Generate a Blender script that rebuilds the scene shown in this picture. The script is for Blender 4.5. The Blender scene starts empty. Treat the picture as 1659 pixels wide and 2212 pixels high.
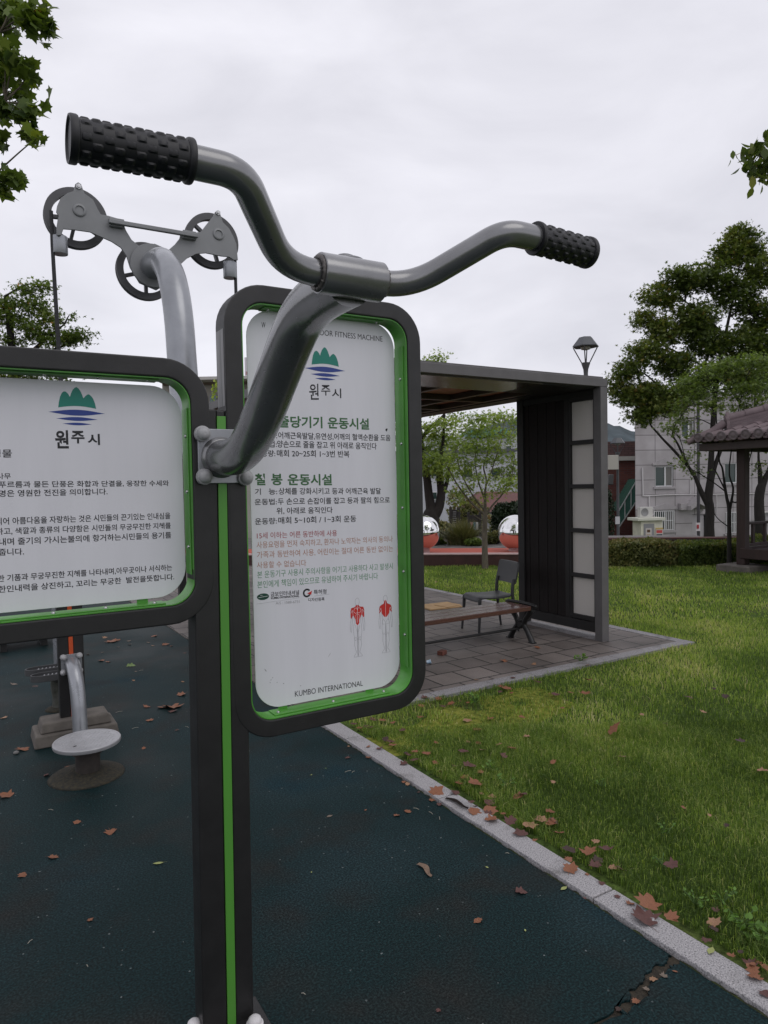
import bpy, math, random
import numpy as np
from mathutils import Vector, Matrix

random.seed(7); rng = np.random.default_rng(11)
SC = bpy.context.scene
COL = SC.collection
R = math.radians

# ------------------------------------------------------------------ camera
CAM_H, FPX = 1.62, 1507.0
YAW, PITCH, ROLL = R(58.9), R(2.24), R(1.1)
_f = np.array([math.cos(YAW)*math.cos(PITCH), math.sin(YAW)*math.cos(PITCH), -math.sin(PITCH)])
_r0 = np.array([math.sin(YAW), -math.cos(YAW), 0.0]); _u0 = np.cross(_r0, _f)
_r = _r0*math.cos(ROLL) - _u0*math.sin(ROLL); _u = _r0*math.sin(ROLL) + _u0*math.cos(ROLL)
EYE = np.array([0, 0, CAM_H])
cam_data = bpy.data.cameras.new('camera'); cam = bpy.data.objects.new('camera', cam_data); COL.objects.link(cam)
cam.matrix_world = Matrix(((_r[0], _u[0], -_f[0], 0), (_r[1], _u[1], -_f[1], 0), (_r[2], _u[2], -_f[2], CAM_H), (0, 0, 0, 1)))
cam_data.sensor_fit = 'VERTICAL'; cam_data.sensor_height = 24.0
cam_data.lens = 24.0*FPX/2212.0
cam_data.clip_start = 0.05; cam_data.clip_end = 3000
SC.camera = cam

# ------------------------------------------------------------------ sky, sun, exposure (overcast)
SUN_EL, SUN_AZ = R(52), R(-70)
W = bpy.data.worlds.new('World'); SC.world = W; W.use_nodes = True
nt = W.node_tree; nt.nodes.clear()
def wn(t, **k):
    n = nt.nodes.new(t)
    for a, b in k.items(): setattr(n, a, b)
    return n
sky = wn('ShaderNodeTexSky', sky_type='NISHITA', sun_disc=False, sun_elevation=SUN_EL, sun_rotation=math.pi/2 - SUN_AZ)
tc = wn('ShaderNodeTexCoord'); mp = wn('ShaderNodeMapping'); mp.inputs['Scale'].default_value = (1.0, 1.0, 2.6)
mp.inputs['Rotation'].default_value = (0.3, 0.2, 0.6)
nz = wn('ShaderNodeTexNoise'); nz.inputs['Scale'].default_value = 2.6; nz.inputs['Detail'].default_value = 8; nz.inputs['Roughness'].default_value = 0.5
nz.inputs['Distortion'].default_value = 0.5
ramp = wn('ShaderNodeValToRGB')
ramp.color_ramp.elements[0].position = 0.30; ramp.color_ramp.elements[0].color = (6.2, 6.15, 6.7, 1)
ramp.color_ramp.elements[1].position = 0.68; ramp.color_ramp.elements[1].color = (8.2, 8.12, 8.7, 1)
mixs = wn('ShaderNodeMix', data_type='RGBA'); mixs.inputs['Factor'].default_value = 0.93
bg = wn('ShaderNodeBackground'); bg.inputs['Strength'].default_value = 0.117
wo = wn('ShaderNodeOutputWorld')
L = nt.links.new
L(tc.outputs['Generated'], mp.inputs['Vector']); L(mp.outputs['Vector'], nz.inputs['Vector']); L(nz.outputs['Fac'], ramp.inputs['Fac'])
L(sky.outputs['Color'], mixs.inputs['A']); L(ramp.outputs['Color'], mixs.inputs['B'])
L(mixs.outputs['Result'], bg.inputs['Color']); L(bg.outputs['Background'], wo.inputs['Surface'])
sl = bpy.data.lights.new('sun', 'SUN'); sl.energy = 0.5; sl.angle = R(40); sl.color = (1.0, 0.97, 0.92)
sun = bpy.data.objects.new('sun', sl); COL.objects.link(sun)
sd = Vector((math.cos(SUN_AZ)*math.cos(SUN_EL), math.sin(SUN_AZ)*math.cos(SUN_EL), math.sin(SUN_EL)))
sun.rotation_euler = sd.to_track_quat('Z', 'Y').to_euler(); sun.location = (0, 0, 30)
SC.view_settings.view_transform = 'Standard'; SC.view_settings.look = 'None'
SC.view_settings.exposure = 0.0; SC.view_settings.gamma = 1.0; SC.view_settings.use_curve_mapping = False
SC.cycles.max_bounces = 8; SC.cycles.transparent_max_bounces = 8
SC.cycles.use_denoising = True

# ------------------------------------------------------------------ reading the photograph: a pixel of the 1659 x 2212 view to a real place
def ray(x, y): return _f*FPX + _r*(x-829.5) - _u*(y-1106)
def on(x, y, axis, val):
    d = ray(x, y); return EYE + d*((val-EYE[axis])/d[axis])
def G(x, y, z=0.0): return on(x, y, 2, z)
def at(x, y, depth): return EYE + ray(x, y)*(depth/FPX)
def fwd(p): return (np.asarray(p)-EYE) @ _f
FH = np.array([math.cos(YAW), math.sin(YAW), 0.0]); RH = np.array([math.sin(YAW), -math.cos(YAW), 0.0])
def ground_z(x, y):
    d = x*FH[0] + y*FH[1]
    return 0.0 if d < 18 else -0.11*(min(d, 60)-18)

# ------------------------------------------------------------------ materials
MATS = {}
def mat(name, col, rough=0.5, metal=0.0, var=0.0, vscale=8.0, col2=None, bump=0.0, bscale=150.0, coat=0.0, spec=0.5, rvar=0.0, detail=5, stretch=None):
    if name in MATS: return MATS[name]
    m = bpy.data.materials.new(name); m.use_nodes = True; t = m.node_tree; b = t.nodes['Principled BSDF']
    b.inputs['Base Color'].default_value = (*col, 1); b.inputs['Roughness'].default_value = rough
    b.inputs['Metallic'].default_value = metal; b.inputs['Coat Weight'].default_value = coat; b.inputs['Coat Roughness'].default_value = 0.12
    b.inputs['Specular IOR Level'].default_value = spec
    c = t.nodes.new('ShaderNodeTexCoord'); vec = c.outputs['Object']
    if stretch:
        mpn = t.nodes.new('ShaderNodeMapping'); mpn.inputs['Scale'].default_value = stretch
        t.links.new(vec, mpn.inputs['Vector']); vec = mpn.outputs['Vector']
    if var or col2 or rvar:
        n = t.nodes.new('ShaderNodeTexNoise'); n.inputs['Scale'].default_value = vscale; n.inputs['Detail'].default_value = detail
        n.inputs['Roughness'].default_value = 0.6
        t.links.new(vec, n.inputs['Vector'])
        r_ = t.nodes.new('ShaderNodeMapRange'); r_.inputs['From Min'].default_value = 0.3; r_.inputs['From Max'].default_value = 0.7
        t.links.new(n.outputs['Fac'], r_.inputs['Value'])
        mx = t.nodes.new('ShaderNodeMix'); mx.data_type = 'RGBA'
        a2 = col2 if col2 else tuple(x*(1-var) for x in col)
        a1 = col if col2 else tuple(x*(1+var) for x in col)
        mx.inputs['A'].default_value = (*a1, 1); mx.inputs['B'].default_value = (*a2, 1)
        t.links.new(r_.outputs['Result'], mx.inputs['Factor']); t.links.new(mx.outputs['Result'], b.inputs['Base Color'])
        if rvar:
            r2 = t.nodes.new('ShaderNodeMapRange'); r2.inputs['To Min'].default_value = rough-rvar; r2.inputs['To Max'].default_value = rough+rvar
            t.links.new(n.outputs['Fac'], r2.inputs['Value']); t.links.new(r2.outputs['Result'], b.inputs['Roughness'])
    if bump:
        n2 = t.nodes.new('ShaderNodeTexNoise'); n2.inputs['Scale'].default_value = bscale; n2.inputs['Detail'].default_value = 3
        t.links.new(vec, n2.inputs['Vector'])
        bp_ = t.nodes.new('ShaderNodeBump'); bp_.inputs['Strength'].default_value = bump; bp_.inputs['Distance'].default_value = 0.004
        t.links.new(n2.outputs['Fac'], bp_.inputs['Height']); t.links.new(bp_.outputs['Normal'], b.inputs['Normal'])
    MATS[name] = m; return m

def node_mat(name):
    m = bpy.data.materials.new(name); m.use_nodes = True; t = m.node_tree
    MATS[name] = m
    return m, t, t.nodes['Principled BSDF']
def N(t, kind, **inp):
    n = t.nodes.new(kind)
    for k, v in inp.items():
        if k in n.inputs.keys(): n.inputs[k].default_value = v
        else: setattr(n, k, v)
    return n
def ramp_node(t, src, stops):
    r_ = t.nodes.new('ShaderNodeValToRGB'); e = r_.color_ramp.elements
    while len(e) < len(stops): e.new(0.5)
    for q, (p, c) in zip(e, stops): q.position = p; q.color = (*c, 1)
    t.links.new(src, r_.inputs['Fac']); return r_
def mixc(t, fac, a, b_, mode='MIX'):
    m_ = t.nodes.new('ShaderNodeMix'); m_.data_type = 'RGBA'; m_.blend_type = mode
    for s, v in (('Factor', fac), ('A', a), ('B', b_)):
        if isinstance(v, (int, float)): m_.inputs[s].default_value = v
        elif isinstance(v, tuple): m_.inputs[s].default_value = (*v, 1)
        else: t.links.new(v, m_.inputs[s])
    return m_.outputs['Result']

# ------------------------------------------------------------------ objects
WLOC = {}
def tag(o, label=None, cat=None, group=None, kind=None):
    if label: o['label'] = label
    if cat: o['category'] = cat
    if group: o['group'] = group
    if kind: o['kind'] = kind
    return o
def thing(name, label, cat, loc=(0, 0, 0), group=None):
    o = bpy.data.objects.new(name, None); COL.objects.link(o); o.location = loc; o.empty_display_size = 0.2
    WLOC[o.name] = np.array(loc, float); tag(o, label, cat, group); return o
def link(name, me, mats, parent=None, loc=None):
    o = bpy.data.objects.new(name, me); COL.objects.link(o)
    for m in (mats if isinstance(mats, (list, tuple)) else [mats]): me.materials.append(m)
    if parent is not None:
        o.parent = parent; WLOC[o.name] = WLOC[parent.name]
    else:
        o.location = loc if loc is not None else (0, 0, 0); WLOC[o.name] = np.array(o.location)
    return o

def rr_pts(u0, u1, z0, z1, rad, n=8):
    """rounded rectangle, counter-clockwise, with outward normals"""
    P, Nn = [], []
    for cx, cz, a0 in ((u1-rad, z1-rad, 0), (u0+rad, z1-rad, 90), (u0+rad, z0+rad, 180), (u1-rad, z0+rad, 270)):
        for i in range(n+1):
            a = R(a0 + 90*i/n); P.append((cx+rad*math.cos(a), cz+rad*math.sin(a))); Nn.append((math.cos(a), math.sin(a)))
    return P, Nn

def smooth_path(pts, k=6):
    """Catmull-Rom through the points"""
    P = [np.array(p, float) for p in pts]; P = [2*P[0]-P[1]] + P + [2*P[-1]-P[-2]]; out = []
    for i in range(1, len(P)-2):
        for j in range(k):
            t = j/k; a, b, c, d = P[i-1], P[i], P[i+1], P[i+2]
            out.append(0.5*((2*b)+(-a+c)*t+(2*a-5*b+4*c-d)*t*t+(-a+3*b-3*c+d)*t**3))
    out.append(P[-2]); return out
def round_path(pts, rad, k=8):
    """polyline with circular-ish bends"""
    P = [np.array(p, float) for p in pts]; out = [P[0]]
    for i in range(1, len(P)-1):
        a = P[i-1]-P[i]; b = P[i+1]-P[i]; la, lb = np.linalg.norm(a), np.linalg.norm(b)
        rr = rad[i-1] if isinstance(rad, (list, tuple)) else rad
        d = min(rr, la*0.49, lb*0.49); s = P[i]+a/la*d; e = P[i]+b/lb*d
        for j in range(k+1):
            t = j/k; out.append((1-t)**2*s + 2*t*(1-t)*P[i] + t*t*e)
    out.append(P[-1]); return out

class MB:
    def __init__(s): s.v = []; s.f = []; s.mi = []; s.cur = 0
    def add(s, vs, fs):
        o = len(s.v); s.v.extend(tuple(map(float, v)) for v in vs)
        for f in fs: s.f.append(tuple(i+o for i in f)); s.mi.append(s.cur)
        return s
    def box(s, x0, x1, y0, y1, z0, z1):
        vs = [(x, y, z) for z in (z0, z1) for x, y in ((x0, y0), (x1, y0), (x1, y1), (x0, y1))]
        return s.add(vs, [(3, 2, 1, 0), (4, 5, 6, 7), (0, 1, 5, 4), (1, 2, 6, 5), (2, 3, 7, 6), (3, 0, 4, 7)])
    def obox(s, c, a, b, d):
        c, a, b, d = (np.array(q, float) for q in (c, a, b, d))
        vs = [c+i*a+j*b+k*d for k in (-1, 1) for i, j in ((-1, -1), (1, -1), (1, 1), (-1, 1))]
        fs = [(3, 2, 1, 0), (4, 5, 6, 7), (0, 1, 5, 4), (1, 2, 6, 5), (2, 3, 7, 6), (3, 0, 4, 7)]
        if np.dot(np.cross(a, b), d) < 0: fs = [f[::-1] for f in fs]
        return s.add(vs, fs)
    def bar(s, p, q, w, h, up=(0, 0, 1)):
        p, q = np.array(p, float), np.array(q, float); d = q-p; l = np.linalg.norm(d); d = d/l
        upv = np.array(up, float); sd_ = np.cross(d, upv)
        if np.linalg.norm(sd_) < 1e-6: sd_ = np.array((1., 0, 0))
        sd_ /= np.linalg.norm(sd_); uu = np.cross(sd_, d)
        return s.obox((p+q)/2, d*l/2, sd_*w/2, uu*h/2)
    def tube(s, pts, r, n=12, cap=True):
        P = [np.array(p, float) for p in pts]; k = len(P)
        rr = [r]*k if isinstance(r, (int, float)) else list(r)
        T = [P[min(i+1, k-1)]-P[max(i-1, 0)] for i in range(k)]; T = [t/(np.linalg.norm(t)+1e-12) for t in T]
        ref = np.array((0, 0, 1.)) if abs(T[0][2]) < 0.9 else np.array((1., 0, 0))
        a = np.cross(T[0], ref); a /= np.linalg.norm(a); vs = []
        for i in range(k):
            a = a - T[i]*np.dot(a, T[i]); a /= np.linalg.norm(a); b = np.cross(T[i], a)
            for j in range(n):
                w = 2*math.pi*j/n; vs.append(P[i]+rr[i]*(a*math.cos(w)+b*math.sin(w)))
        fs = [(i*n+j, i*n+(j+1) % n, (i+1)*n+(j+1) % n, (i+1)*n+j) for i in range(k-1) for j in range(n)]
        if cap: fs += [tuple(range(n))[::-1], tuple((k-1)*n+j for j in range(n))]
        return s.add(vs, fs)
    def lathe(s, prof, o, ax=(0, 0, 1), n=24):
        ax = np.array(ax, float); ax /= np.linalg.norm(ax); o = np.array(o, float)
        ref = np.array((1., 0, 0)) if abs(ax[0]) < 0.9 else np.array((0, 1., 0))
        a = np.cross(ax, ref); a /= np.linalg.norm(a); b = np.cross(ax, a); k = len(prof)
        vs = [o+ax*h+rad*(a*math.cos(2*math.pi*j/n)+b*math.sin(2*math.pi*j/n)) for rad, h in prof for j in range(n)]
        fs = [(i*n+j, i*n+(j+1) % n, (i+1)*n+(j+1) % n, (i+1)*n+j) for i in range(k-1) for j in range(n)]
        if prof[0] == prof[-1]: return s.add(vs, fs)
        if prof[0][0] > 1e-5: fs.append(tuple(range(n))[::-1])
        if prof[-1][0] > 1e-5: fs.append(tuple((k-1)*n+j for j in range(n)))
        return s.add(vs, fs)
    def ball(s, c, r, n=16, sq=1.0):
        m = max(6, n//2); prof = [(max(r*math.sin(math.pi*i/m), 1e-6), -r*sq*math.cos(math.pi*i/m)) for i in range(m+1)]
        return s.lathe(prof, c, n=n)
    def prism(s, poly, o, a, b, ext):
        """polygon (p,q) -> o + p*a + q*b, extruded by vector ext"""
        o, a, b, ext = (np.array(q, float) for q in (o, a, b, ext)); n = len(poly)
        ar = sum(poly[i][0]*poly[(i+1) % n][1]-poly[(i+1) % n][0]*poly[i][1] for i in range(n))
        if ar*np.dot(np.cross(a, b), ext) < 0: poly = poly[::-1]
        vs = [o+p*a+q*b for p, q in poly]+[o+p*a+q*b+ext for p, q in poly]
        fs = [tuple(range(n))[::-1], tuple(range(n, 2*n))]+[(i, (i+1) % n, n+(i+1) % n, n+i) for i in range(n)]
        return s.add(vs, fs)
    def ringbar(s, u0, u1, z0, z1, rad, prof, v0, n=8):
        """rounded-rect loop in the u-z plane, cross-section prof = [(inset, depth)...] closed"""
        P, Nn = rr_pts(u0, u1, z0, z1, rad, n); m = len(prof); k = len(P)
        vs = [(p[0]-q[0]*o, v0+d, p[1]-q[1]*o) for p, q in zip(P, Nn) for o, d in prof]
        fs = [(i*m+j, i*m+(j+1) % m, ((i+1) % k)*m+(j+1) % m, ((i+1) % k)*m+j) for i in range(k) for j in range(m)]
        return s.add(vs, fs)
    def build(s, name, mats, parent=None, loc=None, smooth=None, bevel=0, seg=2):
        me = bpy.data.meshes.new(name)
        off = WLOC[parent.name] if parent is not None else np.array(loc if loc is not None else (0, 0, 0), float)
        V = np.array(s.v, float)-off
        me.from_pydata(V.tolist(), [], s.f)
        if any(s.mi): me.polygons.foreach_set('material_index', s.mi)
        if smooth is not None:
            me.shade_smooth()
            if smooth < 180: me.set_sharp_from_angle(angle=R(smooth))
        me.update()
        o = link(name, me, mats, parent, loc)
        if bevel:
            b = o.modifiers.new('bevel', 'BEVEL'); b.width = bevel; b.segments = seg; b.limit_method = 'ANGLE'; b.angle_limit = R(50)
            b.harden_normals = True
            if smooth is None: me.shade_smooth(); me.set_sharp_from_angle(angle=R(40))
        return o

def fast_mesh(name, V, loops, starts, tint=None, mi=None):
    me = bpy.data.meshes.new(name)
    me.vertices.add(len(V)); me.vertices.foreach_set('co', np.asarray(V, np.float32).ravel())
    me.loops.add(len(loops)); me.loops.foreach_set('vertex_index', np.asarray(loops, np.int32))
    me.polygons.add(len(starts)); me.polygons.foreach_set('loop_start', np.asarray(starts, np.int32))
    if mi is not None: me.polygons.foreach_set('material_index', np.asarray(mi, np.int32))
    if tint is not None:
        a = me.attributes.new('tint', 'FLOAT', 'POINT'); a.data.foreach_set('value', np.asarray(tint, np.float32))
    me.update(calc_edges=True); me.validate(); return me

# ------------------------------------------------------------------ lettering (built-in font, turned into thin meshes)
def text_geo(body, bold):
    cu = bpy.data.curves.new('lettering', 'FONT'); cu.body = body; cu.size = 1.0; cu.resolution_u = 3
    cu.offset = (0.0, 0.012, 0.028)[bold]
    ob = bpy.data.objects.new('lettering', cu); COL.objects.link(ob)
    dg = bpy.context.evaluated_depsgraph_get(); dg.update()
    me = bpy.data.meshes.new_from_object(ob.evaluated_get(dg))
    V = [tuple(v.co) for v in me.vertices]; F = [tuple(p.vertices) for p in me.polygons]
    bpy.data.objects.remove(ob); bpy.data.curves.remove(cu); bpy.data.meshes.remove(me)
    return V, F
def letter(mb, body, u0, za, u1, zb, h, bold, v):
    """fit the line of writing between two baseline points on the plane y = v"""
    V, F = text_geo(body, bold)
    if not V: return
    xs = [p[0] for p in V]; ys = [p[1] for p in V]; x0, x1 = min(xs), max(xs); y0, y1 = min(ys), max(ys)
    mb.add([(u0+(p[0]-x0)/(x1-x0)*(u1-u0), v, za+(p[0]-x0)/(x1-x0)*(zb-za)+(p[1]-y0)/(y1-y0)*h) for p in V], F)
# ------------------------------------------------------------------ setting: ground, rubber floor, lawn, kerb, paving, platform, hills
EDGE = 2.008           # the rubber floor ends here, the granite kerb runs along it
KERB_IN = 2.134
PV0, PU1 = 4.30, 6.13  # front line and right line of the paved square

def grid_sheet(name, mats, xs, ys, zf, loc=(0, 0, 0)):
    mb = MB(); nx, ny = len(xs), len(ys)
    vs = [(x, y, zf(x, y)) for y in ys for x in xs]
    fs = [(j*nx+i, j*nx+i+1, (j+1)*nx+i+1, (j+1)*nx+i) for j in range(ny-1) for i in range(nx-1)]
    mb.add(vs, fs); return mb.build(name, mats, loc=loc, smooth=180)

# soil / turf below everything
m, t, b = node_mat('turf_soil')
c = N(t, 'ShaderNodeTexCoord'); n1 = N(t, 'ShaderNodeTexNoise', Scale=1.1, Detail=6.0); n2 = N(t, 'ShaderNodeTexNoise', Scale=45.0, Detail=4.0)
t.links.new(c.outputs['Object'], n1.inputs['Vector']); t.links.new(c.outputs['Object'], n2.inputs['Vector'])
r1 = ramp_node(t, n1.outputs['Fac'], [(0.3, (0.06, 0.10, 0.02)), (0.55, (0.085, 0.13, 0.028)), (0.75, (0.12, 0.115, 0.045))])
r2 = ramp_node(t, n2.outputs['Fac'], [(0.3, (0.35, 0.35, 0.35)), (0.7, (1.2, 1.2, 1.2))])
t.links.new(mixc(t, 1.0, r1.outputs['Color'], r2.outputs['Color'], 'MULTIPLY'), b.inputs['Base Color']); b.inputs['Roughness'].default_value = 0.95
b.inputs['Specular IOR Level'].default_value = 0.15
bpn = N(t, 'ShaderNodeBump', Strength=0.8, Distance=0.02); t.links.new(n2.outputs['Fac'], bpn.inputs['Height']); t.links.new(bpn.outputs['Normal'], b.inputs['Normal'])
def rot_ground():
    # rows across the view direction so the gentle fall behind the hedge is smooth
    fw = [-30, -10, 0, 6, 12, 18, 20, 24, 30, 40, 60, 120, 300, 900]; sd_ = [-900, -300, -100, -40, -15, 0, 15, 40, 100, 300, 900]
    mb = MB(); vs = []
    for f in fw:
        for s in sd_:
            p = FH*f+RH*s; vs.append((p[0], p[1], ground_z(p[0], p[1])-0.012))
    nx = len(sd_)
    mb.add(vs, [(j*nx+i, (j+1)*nx+i, (j+1)*nx+i+1, j*nx+i+1) for j in range(len(fw)-1) for i in range(nx-1)])
    mb.f = [f[::-1] for f in mb.f]
    return mb.build('ground', m, loc=(0, 0, 0), smooth=180)
tag(rot_ground(), kind='structure')

# rubber floor
m, t, b = node_mat('rubber_granules')
c = N(t, 'ShaderNodeTexCoord')
nA = N(t, 'ShaderNodeTexNoise', Scale=0.9, Detail=7.0); nB = N(t, 'ShaderNodeTexNoise', Scale=125.0, Detail=2.0); nC = N(t, 'ShaderNodeTexNoise', Scale=2.6, Detail=6.0)
nD = N(t, 'ShaderNodeTexVoronoi', Scale=170.0)
for q in (nA, nB, nC, nD): t.links.new(c.outputs['Object'], q.inputs['Vector'])
ra = ramp_node(t, nA.outputs['Fac'], [(0.3, (0.0045, 0.0150, 0.0160)), (0.48, (0.006, 0.0190, 0.0205)), (0.60, (0.0125, 0.0275, 0.031)), (0.72, (0.007, 0.027, 0.036))])
rc = ramp_node(t, nC.outputs['Fac'], [(0.50, (0.0, 0.0, 0.0)), (0.76, (1, 1, 1))])
base = mixc(t, rc.outputs['Color'], ra.outputs['Color'], (0.017, 0.017, 0.0155))
rb = ramp_node(t, nB.outputs['Fac'], [(0.36, (0.5, 0.5, 0.5)), (0.52, (1.0, 1.0, 1.0)), (0.66, (1.75, 1.75, 1.72))])
base = mixc(t, 1.0, base, rb.outputs['Color'], 'MULTIPLY')
rd = ramp_node(t, nD.outputs['Color'], [(0.955, (0, 0, 0)), (0.97, (1, 1, 1))])
base = mixc(t, rd.outputs['Color'], base, (0.13, 0.15, 0.15))
t.links.new(base, b.inputs['Base Color'])
rr_ = ramp_node(t, nA.outputs['Fac'], [(0.35, (0.52, 0.52, 0.52)), (0.7, (0.78, 0.78, 0.78))]); t.links.new(rr_.outputs['Color'], b.inputs['Roughness'])
b.inputs['Specular IOR Level'].default_value = 0.12
bpn = N(t, 'ShaderNodeBump', Strength=0.3, Distance=0.003); t.links.new(nB.outputs['Fac'], bpn.inputs['Height']); t.links.new(bpn.outputs['Normal'], b.inputs['Normal'])
RUB = m
# the crack at the kerb: two sheets of rubber with an uneven gap between them
crack = [(1478, 2062), (1440, 2085), (1405, 2112), (1380, 2145), (1345, 2178), (1290, 2212)]
CP = [G(*p) for p in crack]
tdir = CP[-1]-CP[-2]; CP = CP+[CP[-1]+tdir/np.linalg.norm(tdir)*0.9]
CP[0] = np.array((EDGE, CP[0][1], 0)); cl, cr = [], []
dense = smooth_path(CP, 8)
for i, p in enumerate(dense):
    d = dense[min(i+1, len(dense)-1)]-dense[max(i-1, 0)]; nn = np.array((-d[1], d[0], 0)); nn /= np.linalg.norm(nn)
    w = 0.017+0.006*math.sin(i*0.6)+random.uniform(-0.005, 0.005); nn = nn*1.0; p = p+nn*random.uniform(-0.007, 0.007)
    if i > 44: w *= max(0.1, 1-(i-44)/8)
    cl.append(p+nn*w); cr.append(p-nn*w)
if cl[3][1] < cr[3][1]: cl, cr = cr, cl
mb = MB()
far = [(EDGE, cl[0][1], 0)]+[(p[0], p[1], 0) for p in cl[1:]]
near = [(EDGE, cr[0][1], 0)]+[(p[0], p[1], 0) for p in cr[1:]]
endp = (dense[-1][0], dense[-1][1], 0)
far_poly = [(EDGE, 22, 0)]+[(-14, 22, 0), (-14, endp[1], 0)]+[(p[0], p[1], 0) for p in far[::-1]]
near_poly = [(EDGE, -4, 0)]+near+[(-14, endp[1], 0), (-14, -4, 0)]
mb.prism([(p[0], p[1]) for p in far_poly], (0, 0, -0.008), (1, 0, 0), (0, 1, 0), (0, 0, 0.008))
mb.prism([(p[0], p[1]) for p in near_poly], (0, 0, -0.008), (1, 0, 0), (0, 1, 0), (0, 0, 0.0075))
tag(mb.build('rubber_floor', RUB), kind='structure')
tag(MB().box(-0.5, EDGE+0.02, -4, 4.27, -0.0105, -0.0085).build('subsoil', mat('dark_grit', (0.035, 0.028, 0.018), 0.95, var=0.6, vscale=60, bump=0.6)), kind='structure')

# granite kerb stones
def granite(name, k=1.0):
    m, t, b = node_mat(name)
    c = N(t, 'ShaderNodeTexCoord'); n1 = N(t, 'ShaderNodeTexNoise', Scale=190.0, Detail=2.0); n2 = N(t, 'ShaderNodeTexNoise', Scale=4.0, Detail=8.0); n2.inputs['Roughness'].default_value = 0.7
    for q in (n1, n2): t.links.new(c.outputs['Object'], q.inputs['Vector'])
    a = ramp_node(t, n1.outputs['Fac'], [(0.33, (0.12*k, 0.115*k, 0.12*k)), (0.45, (0.30*k, 0.29*k, 0.295*k)), (0.6, (0.38*k, 0.365*k, 0.37*k)), (0.72, (0.52*k, 0.50*k, 0.50*k))])
    d = ramp_node(t, n2.outputs['Fac'], [(0.52, (0, 0, 0)), (0.7, (0.85, 0.85, 0.85))])
    t.links.new(mixc(t, d.outputs['Color'], a.outputs['Color'], (0.085*k, 0.08*k, 0.07*k)), b.inputs['Base Color']); b.inputs['Roughness'].default_value = 0.72
    bn = N(t, 'ShaderNodeBump', Strength=0.35, Distance=0.003); t.links.new(n1.outputs['Fac'], bn.inputs['Height']); t.links.new(bn.outputs['Normal'], b.inputs['Normal'])
    return m
GRAN = granite('kerb_granite'); GRAN2 = granite('paving_kerb_granite', 0.75)
joints = [G(1305, 1937)[1], G(1305, 1937)[1]+1.02, G(1305, 1937)[1]+2.03, 4.262]
ys = [-4.0, -2.0, -0.98, joints[0]-1.02]+joints
ys = sorted(ys)
mb = MB()
for a, c_ in zip(ys[:-1], ys[1:]): mb.box(EDGE+0.011, KERB_IN, a+0.0035, c_-0.0035, -0.05, 0.016)
tag(mb.build('kerb', GRAN, bevel=0.005), kind='structure')
mb = MB()
x = EDGE+0.01
while x < PU1-0.05:
    w = min(1.0, PU1-x); mb.box(x+0.003, x+w-0.003, PV0-0.03, PV0+0.09, -0.05, 0.014); x += w
yy = PV0+0.095
while yy < 16:
    mb.box(PU1-0.12, PU1-0.003, yy+0.003, yy+0.997, -0.05, 0.013); yy += 1.0
tag(mb.build('paving_kerb', GRAN2, bevel=0.004), kind='structure')

# concrete paving
m, t, b = node_mat('concrete_pavers')
c = N(t, 'ShaderNodeTexCoord'); mpn = N(t, 'ShaderNodeMapping', Location=(0.07, 0.02, 0)); br = N(t, 'ShaderNodeTexBrick')
br.offset = 0.5; br.inputs['Scale'].default_value = 1.0; br.inputs['Brick Width'].default_value = 0.30; br.inputs['Row Height'].default_value = 0.30
br.inputs['Mortar Size'].default_value = 0.008; br.inputs['Mortar Smooth'].default_value = 0.15; br.inputs['Bias'].default_value = 0.0
br.inputs['Color1'].default_value = (0.18, 0.158, 0.145, 1); br.inputs['Color2'].default_value = (0.12, 0.105, 0.097, 1); br.inputs['Mortar'].default_value = (0.010, 0.009, 0.008, 1)
t.links.new(c.outputs['Object'], mpn.inputs['Vector']); t.links.new(mpn.outputs['Vector'], br.inputs['Vector'])
n1 = N(t, 'ShaderNodeTexNoise', Scale=1.5, Detail=7.0); n2 = N(t, 'ShaderNodeTexNoise', Scale=120.0, Detail=3.0)
for q in (n1, n2): t.links.new(c.outputs['Object'], q.inputs['Vector'])
d1 = ramp_node(t, n1.outputs['Fac'], [(0.3, (0.55, 0.53, 0.5)), (0.65, (1.25, 1.22, 1.2))]); d2 = ramp_node(t, n2.outputs['Fac'], [(0.3, (0.7, 0.7, 0.7)), (0.7, (1.25, 1.25, 1.25))])
col = mixc(t, 1.0, mixc(t, 1.0, br.outputs['Color'], d1.outputs['Color'], 'MULTIPLY'), d2.outputs['Color'], 'MULTIPLY')
t.links.new(col, b.inputs['Base Color']); b.inputs['Roughness'].default_value = 0.62
inv = N(t, 'ShaderNodeMath', operation='SUBTRACT'); inv.inputs[0].default_value = 1.0; t.links.new(br.outputs['Fac'], inv.inputs[1])
bn = N(t, 'ShaderNodeBump', Strength=0.9, Distance=0.008); t.links.new(inv.outputs['Value'], bn.inputs['Height']); t.links.new(bn.outputs['Normal'], b.inputs['Normal'])
tag(MB().box(EDGE+0.006, PU1-0.125, PV0+0.092, 16, -0.05, 0.008).build('paving', m), kind='structure')

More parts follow.
